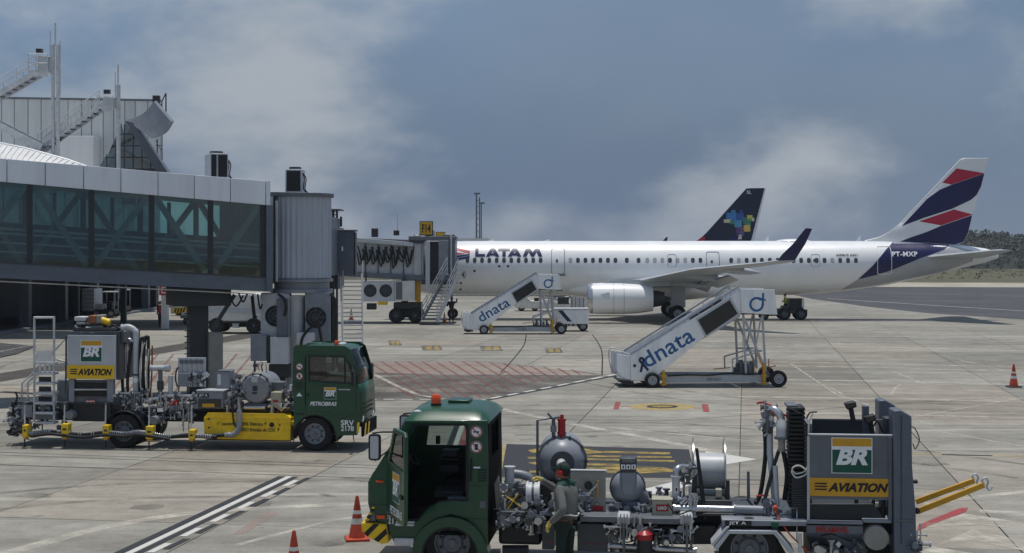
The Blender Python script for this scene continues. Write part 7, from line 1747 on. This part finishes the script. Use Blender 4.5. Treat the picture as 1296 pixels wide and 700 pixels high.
for pts in ([(488, 325), (495, 305), (520, 300), (545, 320), (540, 335), (505, 345), (488, 325)], [(492, 320), (510, 330), (550, 300), (553, 150), (570, 100)], [(545, 120), (555, 100), (570, 95), (585, 95)], [(520, 100), (500, 90), (470, 75)]): n.tube('looped_cable', [(a_, b_, .22) for a_, b_ in pts], .012, 'dirty_white' if pts[0][0] < 500 else 'charcoal', True, 6)
pl_ = n.box('lift_panel', 556, 876, 181, 432, .15, .19, 'mid_grey', .006)
n.box('panel_top_edge', 553, 879, 178, 188, .13, .2, 'light_grey', .005); n.tube('lift_rail', [(552, 190, .15), (552, 520, .15)], .022, 'light_grey', False, 8)
x0_, z1_ = n.L(640, 192, .14); x1_, z0_ = n.L(796, 331, .14); br_sign(pl_, x0_, x1_, z0_, z1_, .149)
x0_, z1_ = n.L(555, 345, .14); x1_, z0_ = n.L(872, 420, .14); aviation(pl_, x0_, x1_, z0_, z1_, .149, 'ochre_paint')
n.box('lift_back_panel', 566, 800, 123, 240, 1.3, 1.34, 'dark_grey'); n.box('lift_back_rail', 566, 860, 120, 128, 1.26, 1.3, 'mid_grey', .004); n.box('lift_side_panel', 548, 566, 140, 440, .4, 1.3, 'mid_grey', .006)
mast_ = [n.L(*q, .05) for q in ((876, 90), (905, 88), (946, 112), (948, 300), (962, 480), (966, 700), (880, 700))]
MB().prism(mast_, 'y', .05, .5).build('lift_mast', 'blue_steel', nt, bevel=.015); MB().prism([(x, z) for x, z in mast_], 'y', 1.5, 1.9).build('lift_mast', 'blue_steel', nt, bevel=.015)
n.box('mast_rail', 858, 872, 190, 520, .12, .2, 'mid_grey', .004); n.box('mast_seam', 905, 908, 110, 600, .04, .049, 'dark_grey', 0); n.box('mast_band', 878, 958, 505, 514, .03, .06, 'mid_grey', .004)
for x0_, x1_, y0_, y1_, a_ in ((690, 738, 58, 88, 0), (765, 812, 108, 140, 0)):
    f_ = n.poly('work_lamp', [(x0_, y0_ + 6), (x1_ - 6, y0_ - 4), (x1_, y1_ - 12), (x0_ + 12, y1_)], .8, 1.0, 'charcoal', .015); n.poly('lamp_glass', [(x0_ + 4, y0_ + 9), (x1_ - 10, y0_ + 1), (x1_ - 7, y1_ - 16), (x0_ + 13, y1_ - 5)], .785, .799, 'pane_dark', 0, f_)
    n.tube('lamp_stalk', [((x0_ + x1_) / 2, y1_ - 6, .9), ((x0_ + x1_) / 2 + 10, y1_ + 45, .9)], .04, 'charcoal', False)
n.box('lamp_post', 760, 784, 72, 178, .95, 1.1, 'blue_steel', .01); n.box('mast_box', 845, 872, 118, 182, .6, .9, 'dark_grey'); n.tube('looped_cable', [(945, 150, .3), (960, 160, .3), (975, 200, .3), (960, 235, .3), (950, 215, .3)], .008, 'hose_black', True, 6); n.tube('looped_cable', [(800, 150, .7), (815, 130, .7), (830, 160, .7), (842, 178, .7)], .014, 'hose_black', True, 6)
n.poly('platform_deck', [(556, 445), (800, 445), (835, 490), (835, 512), (556, 512)], .25, 1.7, 'charcoal', .01); n.box('platform_rail', 556, 820, 437, 443, .9, .95, 'light_grey', .004); n.box('platform_beam', 545, 760, 512, 525, .06, .2, 'grey_paint', .006); ib = n.box('beam_plate', 545, 760, 526, 560, .08, .2, 'mid_grey', .006)
x, z = n.L(582, 555, .07); x1_, z1_ = n.L(706, 533, .07); lettering('INFLAMAVEL', 'red_text', ib, on_y(x, z, .072), x1_ - x, z1_ - z, .03)
for x in (735, 800, 838, 860): n.tube('upright', [(x, 425, .3), (x, 500, .3)], .03, 'black', False, 8)
n.poly('scissor_arm', [(600, 570), (640, 560), (780, 620), (770, 640)], .3, .4, 'mid_grey', .01); n.drum('hose_drum', 812, 577, .05, .5, .185, 'sand_box', [(.02, 0), (.175, 0), (.185, .02), (.185, .4), (.02, .4)]); n.box('drum_mount', 760, 870, 505, 520, .1, .5, 'grey_paint'); n.box('rear_frame', 560, 900, 600, 690, .55, 1.7, 'black'); n.poly('chain_plate', [(655, 600), (668, 588), (678, 600), (668, 614)], .2, .22, 'print_white', .002)
n.tube('orange_cable', [(425, 455, .2), (440, 500, .1), (480, 560, .05), (520, 600, .05), (560, 640, .05)], .012, 'orange', True, 6); n.drum('cable_plug', 428, 466, .12, .3, .035, 'orange'); n.tube('bracket_rod', [(455, 462, .3), (508, 462, .3), (508, 590, .1)], .01, 'galv', False, 6); n.tube('bracket_rod', [(520, 560, .05), (520, 630, .05)], .03, 'galv', False, 8); valve_gear(n, 540, 760, 600, 650, .1, .4, 18, 8, '8'); valve_gear(n, 955, 985, 550, 640, .0, .2, 8, 12, '8')
for (a_, b_, yl) in (((962, 438), (1185, 356), 1.5), ((968, 474), (1222, 372), .35)):
    pa, pb = n.L(*a_, yl), n.L(*b_, yl)
    tb_ = MB().beam((pa[0], yl, pa[1]), (pb[0], yl, pb[1]), .05, .085).build('tow_hook', 'ochre_paint', nt, bevel=.008)
    hk = [(pb[0] + .0, pb[1] + .0), (pb[0] - .03, pb[1] + .07), (pb[0] + .03, pb[1] + .1), (pb[0] + .06, pb[1] + .04), (pb[0] + .04, pb[1] - .03), (pb[0] + .08, pb[1] - .08), (pb[0] + .12, pb[1] - .03)]
    MB().path(smooth_path([(x, yl, z) for x, z in hk], 5), .016, 8).build('hook_end', 'galv', tb_)
MB().ball((n.L(966, 472, .2)[0], .2, n.L(966, 472, .2)[1]), .05, 10).build('hook_pivot', 'black', nt); n.tube('safety_knob', [(950, 360, .2), (968, 360, .2)], .03, 'black', False)
# ---------------------------------------------------------------- second (electric) truck
ORM = gp(397, 571.0)
FM = Frame(ORM, -6)
et = thing('refuelling_truck', 'green-cabbed refuelling truck with yellow battery box and yellow hose clamps', 'refuelling truck', ORM, FM.yaw, 'aviation refuelling trucks')
e = Rig(FM, et); e.z = '5'; L = e.L
W = 1.8
cw = L(692, 552)
ra_ = .56
arch = [(cw[0] + ra_ * math.cos(R(a_)), cw[1] - .02 + ra_ * math.sin(R(a_))) for a_ in range(200, -21, -20)]
side = [L(*q) for q in ((590, 118), (600, 108), (840, 112), (868, 130), (893, 215), (905, 290), (912, 330), (918, 470), (905, 500), (900, 545), (800, 548))] + arch[::-1][1:] + [L(*q) for q in ((592, 470), (586, 300))]
wh = [L(*q) for q in ((668, 162), (835, 166), (862, 205), (882, 290), (800, 288), (668, 276))]
plate('cab_side', side, [wh], .05, 'cab_green', et, .012, 'y', .03); plate('cab_side', side, [wh], .05, 'cab_green', et, .012, 'y', W - .03)
for y in (.03, W - .03): MB().prism(wh, 'y', y - .004, y + .004).build('door_window', 'cab_glass', et, smooth=False)
plate('window_seal', [L(*q) for q in ((662, 156), (838, 160), (868, 202), (888, 296), (800, 294), (662, 282))], [wh], .06, 'black', et, .003, 'y', .03)
zg = L(0, 122)[1]; dome_roof('roof', L(588, 0)[0], L(862, 0)[0], W, zg - .05, .14, 'cab_green', et)
skin_strip('windscreen', [L(866, 128), L(893, 215), L(907, 300)], .08, W - .08, 'cab_glass', et, .012)
skin_strip('front_panel', [L(907, 300), L(914, 340), L(919, 470), L(905, 505)], .03, W - .03, 'cab_green', et)
skin_strip('cab_back', [L(588, 118), L(586, 300), L(594, 470)], .05, W - .05, 'cab_trim', et)
for k in range(3): MB().bx(L(916, 0)[0], L(924, 0)[0], .4, W - .4, L(0, 390 + k * 22)[1] - .02, L(0, 390 + k * 22)[1] + .02).build('grille_bar', 'black', et)
MB().bx(L(919, 0)[0], L(930, 0)[0], .05, W - .05, L(0, 545)[1], L(0, 478)[1]).build('bumper', 'cab_trim', et, bevel=.02)
for k in range(2):
    MB().add([(L(934, 0)[0], .08 + k * .4 + dy, L(0, zz)[1]) for dy, zz in ((0, 540), (.18, 540), (.3, 482), (.12, 482))], [(0, 1, 2, 3)]).build('hazard_stripe', 'yellow_paint', et, smooth=False)
e.poly('hazard_stripe', [(900, 540), (908, 540), (914, 485), (902, 485)], -.02, .002, 'yellow_paint', .002)
for y in (.28, W - .28): MB().ball((L(916, 0)[0], y, L(0, 460)[1]), .11, 14, .35, 1.2, .9).build('headlight', 'print_white', et)
e.box('door_handle', 655, 662, 342, 360, -.02, .01, 'black', .004); e.box('door_seam', 645, 648, 160, 400, -.002, .005, 'cab_trim', 0); e.box('body_crease', 590, 905, 282, 286, -.004, .01, 'cab_green', .004)
dl = [L(*q) for q in ((648, 150), (842, 154), (872, 200), (896, 300), (900, 440), (820, 470), (770, 440), (690, 432), (648, 450))]
plate('door_gap', dl, [[(lerp(p[0], sum(q[0] for q in dl) / len(dl), .022), lerp(p[1], sum(q[1] for q in dl) / len(dl), .016)) for p in dl]], .056, 'black', et, .001, 'y', .03)
for k in range(4): e.box('vent_slat', 598, 634, 290 + k * 9, 294 + k * 9, -.006, .005, 'black', .001)
e.box('window_divider', 838, 843, 166, 290, -.006, .03, 'black', .002); e.box('sill_trim', 600, 640, 440, 446, -.006, .01, 'black', .002)
x, z = L(618, 210); ban_sign(et, x, z, .085, .002); x, z = L(618, 257); ban_sign(et, x, z, .085, .002, True)
e.poly('warning_triangle', [(602, 356), (632, 356), (617, 338)], -.006, .004, 'print_white', 0)
x0_, z1_ = L(739, 312); x1_, z0_ = L(799, 371); br_sign(et, x0_, x1_, z0_, z1_, .003)
x, z = L(670, 402); x1_, _ = L(802, 402); lettering('PETROBRAS', 'print_white', et, on_y(x, z, .001), x1_ - x, .10, .03, .25)
x, z = L(822, 500); x1_, _ = L(886, 500); lettering('SRV', 'print_white', et, on_y(x, z, .001), x1_ - x, .135, .02); x, z = L(822, 527); lettering('2178', 'print_white', et, on_y(x, z, .001), x1_ - x, .125, .02)
e.box('model_badge', 810, 868, 320, 326, -.002, .004, 'light_grey', 0)
MB().bx(L(600, 0)[0], L(905, 0)[0], .06, W - .06, .78, .84).build('cab_floor', 'cab_trim', et); MB().prism([L(*q) for q in ((905, 300), (850, 285), (840, 340), (905, 420))], 'y', .1, W - .1).build('dashboard', 'cab_trim', et, bevel=.03)
seat(et, L(730, 0)[0], .5, 1.2, -1); seat(et, L(730, 0)[0], 1.5, 1.2, -1)
MB().path([(L(820, 0)[0] + .1 * math.cos(t * .2618), 1.5 + .2 * math.sin(t * .2618), L(0, 262)[1] - .16 * math.cos(t * .2618)) for t in range(25)], .016, 6).build('steering_wheel', 'black', et)
xb_, _ = L(800, 0, .6); MB().lathe([(.05, 0), (.055, .1), (.03, .14)], (xb_, .6, zg + .06), (0, 0, 1), 16).build('beacon', 'beacon_orange', et); xb_, _ = L(835, 0, 1.2); MB().ball((xb_, 1.1, zg + .08), .1, 12, 1, 2.2, .5).build('roof_lamp', 'light_grey', et); xb_, _ = L(700, 0, 1); MB().bx(xb_ - .2, xb_ + .2, .8, 1.3, zg + .07, zg + .11).build('roof_hatch', 'cab_green', et, bevel=.01)
for yl in (-.2, W + .2):
    a_ = L(885, 225); b_ = L(905, 300); mf = MB().bx(a_[0], a_[0] + .07, yl - .12, yl + .12, b_[1], a_[1]).build('mirror', 'black', et, bevel=.02); MB().path([(a_[0] + .03, yl, a_[1]), (a_[0] - .05, .03 if yl < 0 else W - .03, a_[1] + .1)], .014, 6).build('mirror_arm', 'black', mf)
wheel(et, cw[0], .15, .43, .26, -1, 'grey_paint', .6); wheel(et, cw[0], W - .15, .43, .26, 1, 'light_grey', .62)
fender(et, cw[0], cw[1] - .02, ra_ - .04, ra_ - .005, -5, 185, .0, .45, 'black')
W = 2.05
# chassis and rear axle
e.z = '4'
rw_ = e.L(583, 575, .1)
for y in (.12, .42, W - .42, W - .12): wheel(et, rw_[0], y, .43, .25, -1 if y < 1 else 1, 'mid_grey', .6)
MB().tube((rw_[0], .12, .42), (rw_[0], W - .12, .42), .09, 10).build('rear_axle', 'black', et); MB().tube((cw[0], .12, .42), (cw[0], W - .12, .42), .07, 10).build('front_axle', 'black', et)
for y in (.6, 1.4): MB().bx(e.X(60, .6), e.X(590, .6, '5'), y - .05, y + .05, .62, .86).build('chassis_rail', 'black', et)
fender(et, rw_[0], rw_[1], .5, .54, 10, 180, .0, .6, 'black')
e.box('undertray', 335, 520, 440, 530, .3, 1.6, 'charcoal', .03); e.drum('air_tank', 715, 525, .05, .5, .12, 'grey_paint', [(.02, 0), (.1, .0), (.12, .05), (.12, .4), (.02, .45)]); e.drum('air_tank', 322, 500, .05, .5, .12, 'grey_paint', [(.02, 0), (.1, .0), (.12, .05), (.12, .4), (.02, .45)])
# rear deck, lift panel and platform
pl_ = e.box('lift_panel', 315, 540, 126, 332, .1, .14, 'light_grey', .006); e.box('lift_side', 540, 556, 110, 335, .15, 1.6, 'dark_grey', .006); e.box('lift_back', 320, 545, 108, 330, 1.6, 1.64, 'mid_grey'); e.box('lift_top_rail', 340, 545, 100, 110, .4, .45, 'charcoal', .005); e.box('lift_floor', 315, 545, 318, 332, .14, 1.6, 'mid_grey')
x0_, z1_ = e.L(376, 150, .1); x1_, z0_ = e.L(476, 251, .1); br_sign(pl_, x0_, x1_, z0_, z1_, .099); x0_, z1_ = e.L(313, 265, .1); x1_, z0_ = e.L(534, 331, .1); aviation(pl_, x0_, x1_, z0_, z1_, .099, 'print_yellow')
e.poly('lift_frame', [(318, 335), (530, 335), (525, 440), (335, 440)], .25, .3, 'mid_grey', .01); e.box('lift_slot', 345, 500, 348, 372, .2, .25, 'black', .005); e.box('lift_slot', 350, 500, 385, 412, .2, .25, 'black', .005); e.tube('slot_bar', [(335, 380, .18), (515, 380, .18)], .02, 'galv', False, 8); e.box('frame_foot', 320, 345, 330, 440, .15, .3, 'grey_paint'); e.box('frame_foot', 498, 528, 330, 440, .15, .3, 'grey_paint'); ip = e.box('flammable_plate', 396, 446, 427, 441, .14, .149, 'red_text', 0)
x, z = e.L(401, 438, .13); x1_, _ = e.L(442, 438, .13); lettering('INFLAMAVEL', 'print_white', ip, on_y(x, z, .136), x1_ - x, .04, .02)
e.box('rear_deck', 60, 560, 436, 450, .2, 1.9, 'dark_grey', .01)
tk = thing('tool_bundle', 'jumble of silver, brown and yellow tools on the electric truck lift', 'tools', ORM, FM.yaw)
for nm, x0_, x1_, y0_, y1_, mt in (('silver_case', 345, 400, 40, 60, 'galv'), ('silver_case', 355, 395, 62, 78, 'steel'), ('brown_crate', 410, 448, 34, 72, 'copper'), ('brown_crate', 448, 470, 32, 70, 'sand_box')): e.box(nm, x0_, x1_, y0_, y1_, .5, .9, mt, .02, tk)
e.tube('yellow_canister', [(474, 55, .6), (512, 68, .6)], .085, 'yellow_paint', False, 16, tk); e.box('tool_tray', 340, 545, 92, 100, .45, 1.2, 'charcoal', .01, tk); e.box('tray_leg', 378, 392, 72, 94, .6, .7, 'black', .01, tk); e.box('tray_leg', 480, 495, 74, 94, .6, .7, 'black', .01, tk); e.tube('coiled_lead', [(350, 80, .5), (380, 110, .5), (410, 90, .5), (440, 112, .5), (380, 100, .55)], .025, 'dirty_white', True, 8, tk); e.tube('coiled_lead', [(500, 95, .5), (530, 80, .5), (548, 92, .5)], .03, 'black', True, 8, tk)
# ladder platform at the tail
ld = MB
for x in (160, 252): e.tube('ladder_rail', [(x, 530, .1), (x, 40, .1)], .03, 'galv', False, 10)
e.tube('ladder_top_rail', [(158, 44, .1), (254, 44, .1)], .03, 'galv', False, 10)
for k in range(6): e.box('ladder_step', 162, 250, 300 + k * 46, 312 + k * 46, .0, .3, 'galv', .005)
e.box('step_riser', 180, 238, 320, 345, .25, .28, 'dark_grey'); e.box('step_riser', 180, 238, 365, 395, .25, .28, 'dark_grey'); e.box('step_riser', 178, 240, 412, 440, .25, .28, 'charcoal')
e.poly('instruction_board', [(158, 250), (172, 200), (246, 198), (240, 250)], .02, .05, 'dirty_white', .006); e.box('board_shelf', 158, 254, 252, 264, .0, .2, 'galv', .004)
for k in range(3): e.box('board_bracket', 182 + k * 22, 190 + k * 22, 264, 298, .05, .08, 'dirty_white', 0)
for pts in ([(258, 195), (310, 140), (310, 330)], [(260, 240), (312, 250)], [(100, 440), (103, 350), (150, 308), (180, 265)], [(130, 440), (130, 345), (152, 325)], [(258, 270), (312, 262)]): e.tube('guard_rail', [(a_, b_, .5) for a_, b_ in pts], .022, 'galv', False, 8)
e.tube('lift_corner_post', [(308, 130, .15), (306, 400, .15)], .02, 'dark_grey', False, 8); e.box('tail_frame', 150, 260, 488, 520, .1, 1.8, 'mid_grey'); e.box('tail_box', 100, 150, 450, 510, .2, .7, 'grey_paint'); e.box('side_tank', 262, 320, 330, 480, .5, 1.0, 'grey_paint', .05); e.box('tail_box', 60, 105, 470, 560, .4, .9, 'mid_grey', .03)
valve_gear(e, 45, 160, 440, 600, .1, .7, 40, 21, '4'); valve_gear(e, 160, 320, 460, 560, .1, .6, 24, 22, '4')
for pts in ([(72, 390), (80, 420), (62, 470), (70, 520), (50, 510), (58, 440)], [(40, 580), (60, 560), (100, 585), (150, 600)], [(36, 575), (50, 590), (90, 590)]): e.tube('tail_hose', [(a_, b_, .2) for a_, b_ in pts], .025, 'hose_black', True, 8)
e.drum('hose_end', 38, 578, .1, .25, .05, 'charcoal')
# risers and hoses behind the lift
e.tube('riser_pipe', [(572, 92, .4), (600, 88, .4), (628, 105, .4), (634, 140, .4), (634, 380, .4), (645, 415, .4), (668, 434, .4)], .075, 'light_grey', True, 16, flange=1.3)
e.tube('riser_clamp', [(634, 306, .4), (634, 314, .4)], .085, 'dark_grey', False, 16); e.tube('riser_pipe', [(588, 300, .6), (586, 180, .6), (592, 150, .6), (608, 150, .6), (612, 170, .6)], .05, 'pipe_steel', True, 12); e.tube('arrow_band', [(634, 325, .4), (634, 345, .4)], .077, 'print_white', False, 16)
for i, pts in enumerate(([(600, 440), (595, 330), (612, 180), (618, 160)], [(652, 440), (645, 300), (655, 160), (668, 140), (672, 170), (662, 420)], [(675, 430), (668, 280), (676, 150), (686, 135), (692, 160), (690, 420)], [(576, 440), (570, 300), (578, 150), (566, 120)], [(700, 420), (708, 300), (710, 175)])): e.tube('hose', [(a_, b_, .35 + .06 * i) for a_, b_ in pts], .04 if i != 4 else .02, 'hose_black' if i != 4 else 'copper', True, 10)
e.tube('bright_hose', [(664, 430, .3), (652, 300, .3), (664, 190, .3), (676, 160, .3)], .022, 'pipe_steel', True, 8); e.tube('bright_hose', [(690, 430, .3), (684, 300, .3), (694, 190, .3)], .022, 'pipe_steel', True, 8); e.box('arm_block', 558, 580, 100, 160, .3, .7, 'mid_grey'); valve_gear(e, 545, 590, 100, 200, .3, .7, 12, 23, '4'); valve_gear(e, 540, 690, 390, 470, .1, .6, 40, 24, '4')
e.tube('tee_pipe', [(705, 280, .5), (785, 280, .5)], .07, 'light_grey', False, 16, flange=1.25); e.tube('tee_bonnet', [(770, 280, .5), (792, 280, .5)], .095, 'pipe_steel', False, 16); e.tube('tee_pipe', [(748, 290, .5), (748, 400, .5)], .055, 'mid_grey', False, 12, flange=1.5); e.tube('valve_body', [(748, 340, .5), (748, 380, .5)], .085, 'dark_grey', False, 14); e.tube('short_pipe', [(796, 318, .5), (796, 402, .5)], .06, 'light_grey', False, 14, flange=1.15)
e.tube('main_pipe', [(680, 432, .3), (742, 425, .3)], .06, 'pipe_steel', False, 14, flange=1.4); e.tube('main_pipe', [(745, 412, .3), (930, 410, .3)], .045, 'steel', False, 14, flange=1.5)
e.drum('red_valve', 806, 446, .15, .4, .1, 'red_paint', [(.02, 0), (.08, .0), (.1, .04), (.1, .2), (.02, .25)], 10); e.tube('red_handle', [(795, 470, .12), (820, 430, .12)], .02, 'red_paint', False, 8); e.box('sticker', 733, 760, 469, 484, .08, .1, 'print_white', .002)
valve_gear(e, 690, 900, 410, 520, .1, .6, 70, 25, '4'); e.box('pipe_deck', 690, 910, 470, 500, .4, 1.8, 'charcoal')
for x in (855, 880): e.tube('drop_rod', [(x, 470, .0), (x, 575, .0)], .018, 'steel', False, 8)
# hose along the side with yellow clamps
hs = [(60, 582), (110, 570), (150, 585), (230, 575), (300, 582), (390, 590), (490, 580), (580, 586), (640, 578), (700, 585), (790, 600), (870, 592), (930, 596), (1010, 602)]
e.tube('side_hose', [(a_, b_, -.18) for a_, b_ in hs], .05, 'hose_black', True, 12); e.tube('side_hose', [(a_, b_ + 12, -.3) for a_, b_ in hs[2:11]], .04, 'hose_black', True, 10)
hp = smooth_path([Vector((e.L(a_, b_, -.18)[0], -.18, e.L(a_, b_, -.18)[1])) for a_, b_ in hs], 5)
co = MB()
for i in range(8, len(hp) - 2):
    if 14 < i < 30 and i % 3 or i > 50 and i < 58: continue
    for q in (0, .5):
        p = hp[i].lerp(hp[i + 1], q); d = (hp[i + 1] - hp[i]).normalized(); co.tube(p - d * .008, p + d * .008, .06, 10)
co.build('hose_spiral', 'pipe_steel', et)['kind'] = 'stuff'
for x0_, x1_, y0_, y1_ in ((103, 126, 546, 602), (284, 316, 540, 602), (477, 506, 546, 606), (678, 711, 552, 610), (878, 906, 568, 612)):
    cl_ = e.box('hose_clamp', x0_, x1_, y0_, y1_, -.3, -.06, 'yellow_paint', .012); e.box('clamp_slot', x0_ + 7, x1_ - 7, y0_ + 20, y0_ + 30, -.307, -.299, 'dark_grey', .002, cl_); e.poly('clamp_tail', [(x0_ + 4, y1_), (x1_ - 4, y1_), (x1_ - 8, y1_ + 10), (x0_ + 8, y1_ + 10)], -.26, -.1, 'ochre_paint', .004, cl_)
    e.tube('clamp_rod', [((x0_ + x1_) / 2, y0_, -.1), ((x0_ + x1_) / 2 + 2, 440, -.02)], .02, 'galv', False, 8); e.tube('clamp_foot', [((x0_ + x1_) / 2, y1_ + 8, -.18), ((x0_ + x1_) / 2 + 1, y1_ + 45, -.18)], .02, 'charcoal', False, 8)
    e.box('clamp_arm', (x0_ + x1_) / 2 - 5, (x0_ + x1_) / 2 + 5, 440, 452, -.05, .4, 'mid_grey', .004)
# panels and instruments amidships
e.z = '5'
pn = e.box('control_panel', 20, 156, 165, 310, .55, .6, 'light_grey', .006)
for k in range(5):
    c = e.L(40 + k * 24, 186, .55); MB().lathe([(.06, 0), (.06, .03), (.05, .032)], (c[0], .55, c[1]), (0, -1, 0), 16).build('gauge', 'mid_grey', pn); MB().tube((c[0], .53, c[1] - .06), (c[0], .53, c[1] - .26), .015, 6).build('gauge_stem', 'pipe_steel', pn)
e.box('panel_box', 22, 76, 243, 308, .45, .55, 'grey_paint', .01, pn); valve_gear(e, 78, 150, 245, 305, .45, .55, 18, 26, '5'); e.tube('panel_hose', [(18, 310, .5), (8, 270, .5), (14, 225, .5), (24, 215, .5)], .02, 'hose_black', True, 8)
for x in (24, 150): e.tube('panel_post', [(x, 300, .6), (x, 430, .6)], .02, 'mid_grey', False, 8)
jb = e.box('meter_cabinet', 112, 242, 332, 416, .15, .6, 'grey_paint', .012); e.box('cabinet_top', 108, 246, 326, 333, .12, .64, 'light_grey', .004); e.box('cabinet_window', 120, 234, 368, 412, .14, .149, 'pane_dark', .002, jb); e.box('inner_dial', 140, 200, 392, 410, .132, .139, 'ochre_paint', 0, jb)
x, z = e.L(124, 360, .14); x1_, z1_ = e.L(166, 345, .14); e.box('fuel_label', 119, 172, 342, 363, .14, .149, 'print_black', 0, jb); lettering('JET A', 'print_white', jb, on_y(x, z, .135), x1_ - x, z1_ - z, .02)
e.box('grey_cabinet', 210, 276, 236, 326, .6, 1.0, 'grey_paint', .012); e.box('cabinet_plate', 214, 232, 250, 300, .58, .599, 'light_grey', .004); e.poly('cabinet_top', [(206, 236), (280, 236), (274, 229), (214, 229)], .6, 1.0, 'mid_grey', .004)
c = e.L(400, 320, .3); RV = .355
vs_ = MB().lathe([(.01, -.03), (RV - .03, -.03), (RV, 0), (RV, 1.1), (.2, 1.3), (.01, 1.32)], (c[0], .35, c[1]), (0, 1, 0), 36).build('filter_vessel', 'grey_paint', et)
MB().lathe([(RV + .03, .02), (RV + .03, .07)], (c[0], .35, c[1]), (0, 1, 0), 36).build('vessel_flange', 'mid_grey', vs_)
for k in range(12):
    a_ = k * .5236 + .2; MB().tube((c[0] + RV * 1.06 * math.cos(a_), .33, c[1] + RV * 1.06 * math.sin(a_)), (c[0] + RV * 1.06 * math.cos(a_), .45, c[1] + RV * 1.06 * math.sin(a_)), .025, 6).build('clamp_bolt', 'dark_grey', vs_)
e.box('vessel_plate', 382, 412, 262, 288, .305, .319, 'light_grey', .002, vs_); e.box('vessel_plate', 388, 410, 305, 330, .305, .319, 'charcoal', .002, vs_); e.box('vessel_plate', 385, 408, 336, 345, .305, .319, 'charcoal', .002, vs_); e.box('vessel_base', 340, 455, 392, 425, .35, 1.2, 'mid_grey', .02); e.tube('vessel_bar', [(345, 412, .28), (448, 412, .28)], .04, 'light_grey', False, 12)
for pts, r_, mt in (([(398, 236), (398, 180)], .028, 'dark_grey'), ([(420, 230), (416, 195), (450, 190), (456, 240)], .018, 'galv'), ([(436, 235), (432, 205), (440, 195)], .018, 'hose_black')): e.tube('vent_pipe', [(a_, b_, .6) for a_, b_ in pts], r_, mt, len(pts) > 2, 8)
e.drum('vent_valve', 398, 205, .5, .65, .05, 'dark_grey'); valve_gear(e, 275, 335, 255, 330, .4, .8, 18, 27, '5'); valve_gear(e, 245, 340, 340, 425, .2, .6, 30, 28, '5')
e.box('grey_box', 475, 538, 286, 332, .6, 1.0, 'mid_grey'); bx_ = e.box('beige_box', 478, 530, 336, 406, .25, .6, 'beige_box', .01); e.box('box_label', 487, 512, 374, 386, .24, .249, 'red_text', 0, bx_); valve_gear(e, 470, 585, 395, 430, .2, .7, 22, 29, '5'); valve_gear(e, 540, 585, 300, 400, .4, .8, 14, 30, '5'); e.tube('white_filter', [(578, 300, .4), (578, 330, .4)], .04, 'print_white', False, 12); e.box('mid_deck', 100, 590, 420, 432, .3, 1.8, 'charcoal', .01)
e.tube('dry_break', [(320, 365, .1), (322, 420, .1)], .045, 'steel', False, 12, flange=1.3); e.tube('drop_hose', [(322, 425, .0), (322, 480, -.06), (318, 520, -.1), (290, 545, -.12), (265, 545, -.12)], .07, 'grey_paint', True, 14); e.tube('hose_nozzle', [(300, 540, -.12), (255, 546, -.12)], .05, 'steel', False, 14, flange=1.3); e.tube('thin_hose', [(292, 400, .05), (290, 450, .0), (300, 500, -.03), (318, 510, -.05)], .02, 'hose_black', True, 8); e.tube('side_hose', [(255, 546, -.12), (150, 552, -.14), (60, 552, -.16), (-40, 556, -.18)], .05, 'hose_black', True, 12)
# battery box
bb_ = e.poly('battery_box', [(147, 462), (575, 462), (572, 574), (150, 566)], .0, 1.0, 'yellow_paint', .012); e.poly('battery_lid', [(147, 462), (575, 462), (545, 442), (168, 436)], .02, .03, 'yellow_paint', .004, bb_); MB().add([(*e.L(147, 461, 0), 0), ], []) 
tp = MB(); a0 = e.L(147, 461, .0); a1 = e.L(575, 461, .0); tp.add([(a0[0], .0, a0[1]), (a1[0], .0, a1[1]), (a1[0] - .1, .55, a1[1] + .1), (a0[0] + .1, .55, a0[1] + .1)], [(0, 1, 2, 3)]); tp.build('battery_box_top', 'yellow_paint', bb_)
for body_, x0_, y0_, x1_, h in (('1° caminhão 100% Elétrico', 214, 498, 440, .085), ('ZERO Emissão de CO2', 322, 528, 498, .085), ):
    x, z = e.L(x0_, y0_, 0); xe, _ = e.L(x1_, y0_, 0); lettering(body_, 'print_black', bb_, on_y(x, z, -.016), xe - x, h, .015, .15)
for x, y in ((447, 492), (511, 521)): e.poly('bolt_symbol', [(x, y + 10), (x + 3, y), (x - 2, y), (x + 4, y - 12), (x + 6, y - 4), (x + 9, y - 4)], -.016, -.013, 'print_black', 0, bb_)
e.drum('socket_cap', 481, 497, -.03, 0, .06, 'black', par=bb_); e.drum('small_boss', 172, 468, -.02, 0, .025, 'dark_grey', par=bb_); e.drum('small_boss', 172, 510, -.02, 0, .025, 'dark_grey', par=bb_); e.drum('small_boss', 520, 498, -.02, 0, .02, 'dark_grey', par=bb_); e.box('lid_seam', 514, 516, 465, 500, -.014, -.012, 'ochre_paint', 0, bb_); e.box('lid_seam', 514, 574, 490, 492, -.014, -.012, 'ochre_paint', 0, bb_)
e.box('box_bracket', 570, 600, 480, 500, .1, .6, 'yellow_paint', .01); e.box('guard_plate', 150, 572, 572, 578, .05, .9, 'light_grey', .004)
# ================================================================ AIR
hz = MB().bx(-3200, 3200, -600, 5700, -1.1, 24).build('haze', None, smooth=False)
hm_ = bpy.data.materials.new('haze'); hm_.use_nodes = True; hm_.node_tree.nodes.clear()
o_ = hm_.node_tree.nodes.new('ShaderNodeOutputMaterial'); v_ = hm_.node_tree.nodes.new('ShaderNodeVolumePrincipled')
v_.inputs['Color'].default_value = (0.72, 0.80, 0.90, 1); v_.inputs['Density'].default_value = 0.0002
hm_.node_tree.links.new(v_.outputs[0], o_.inputs['Volume']); hz.data.materials.append(hm_)
struct(hz, 'stuff')
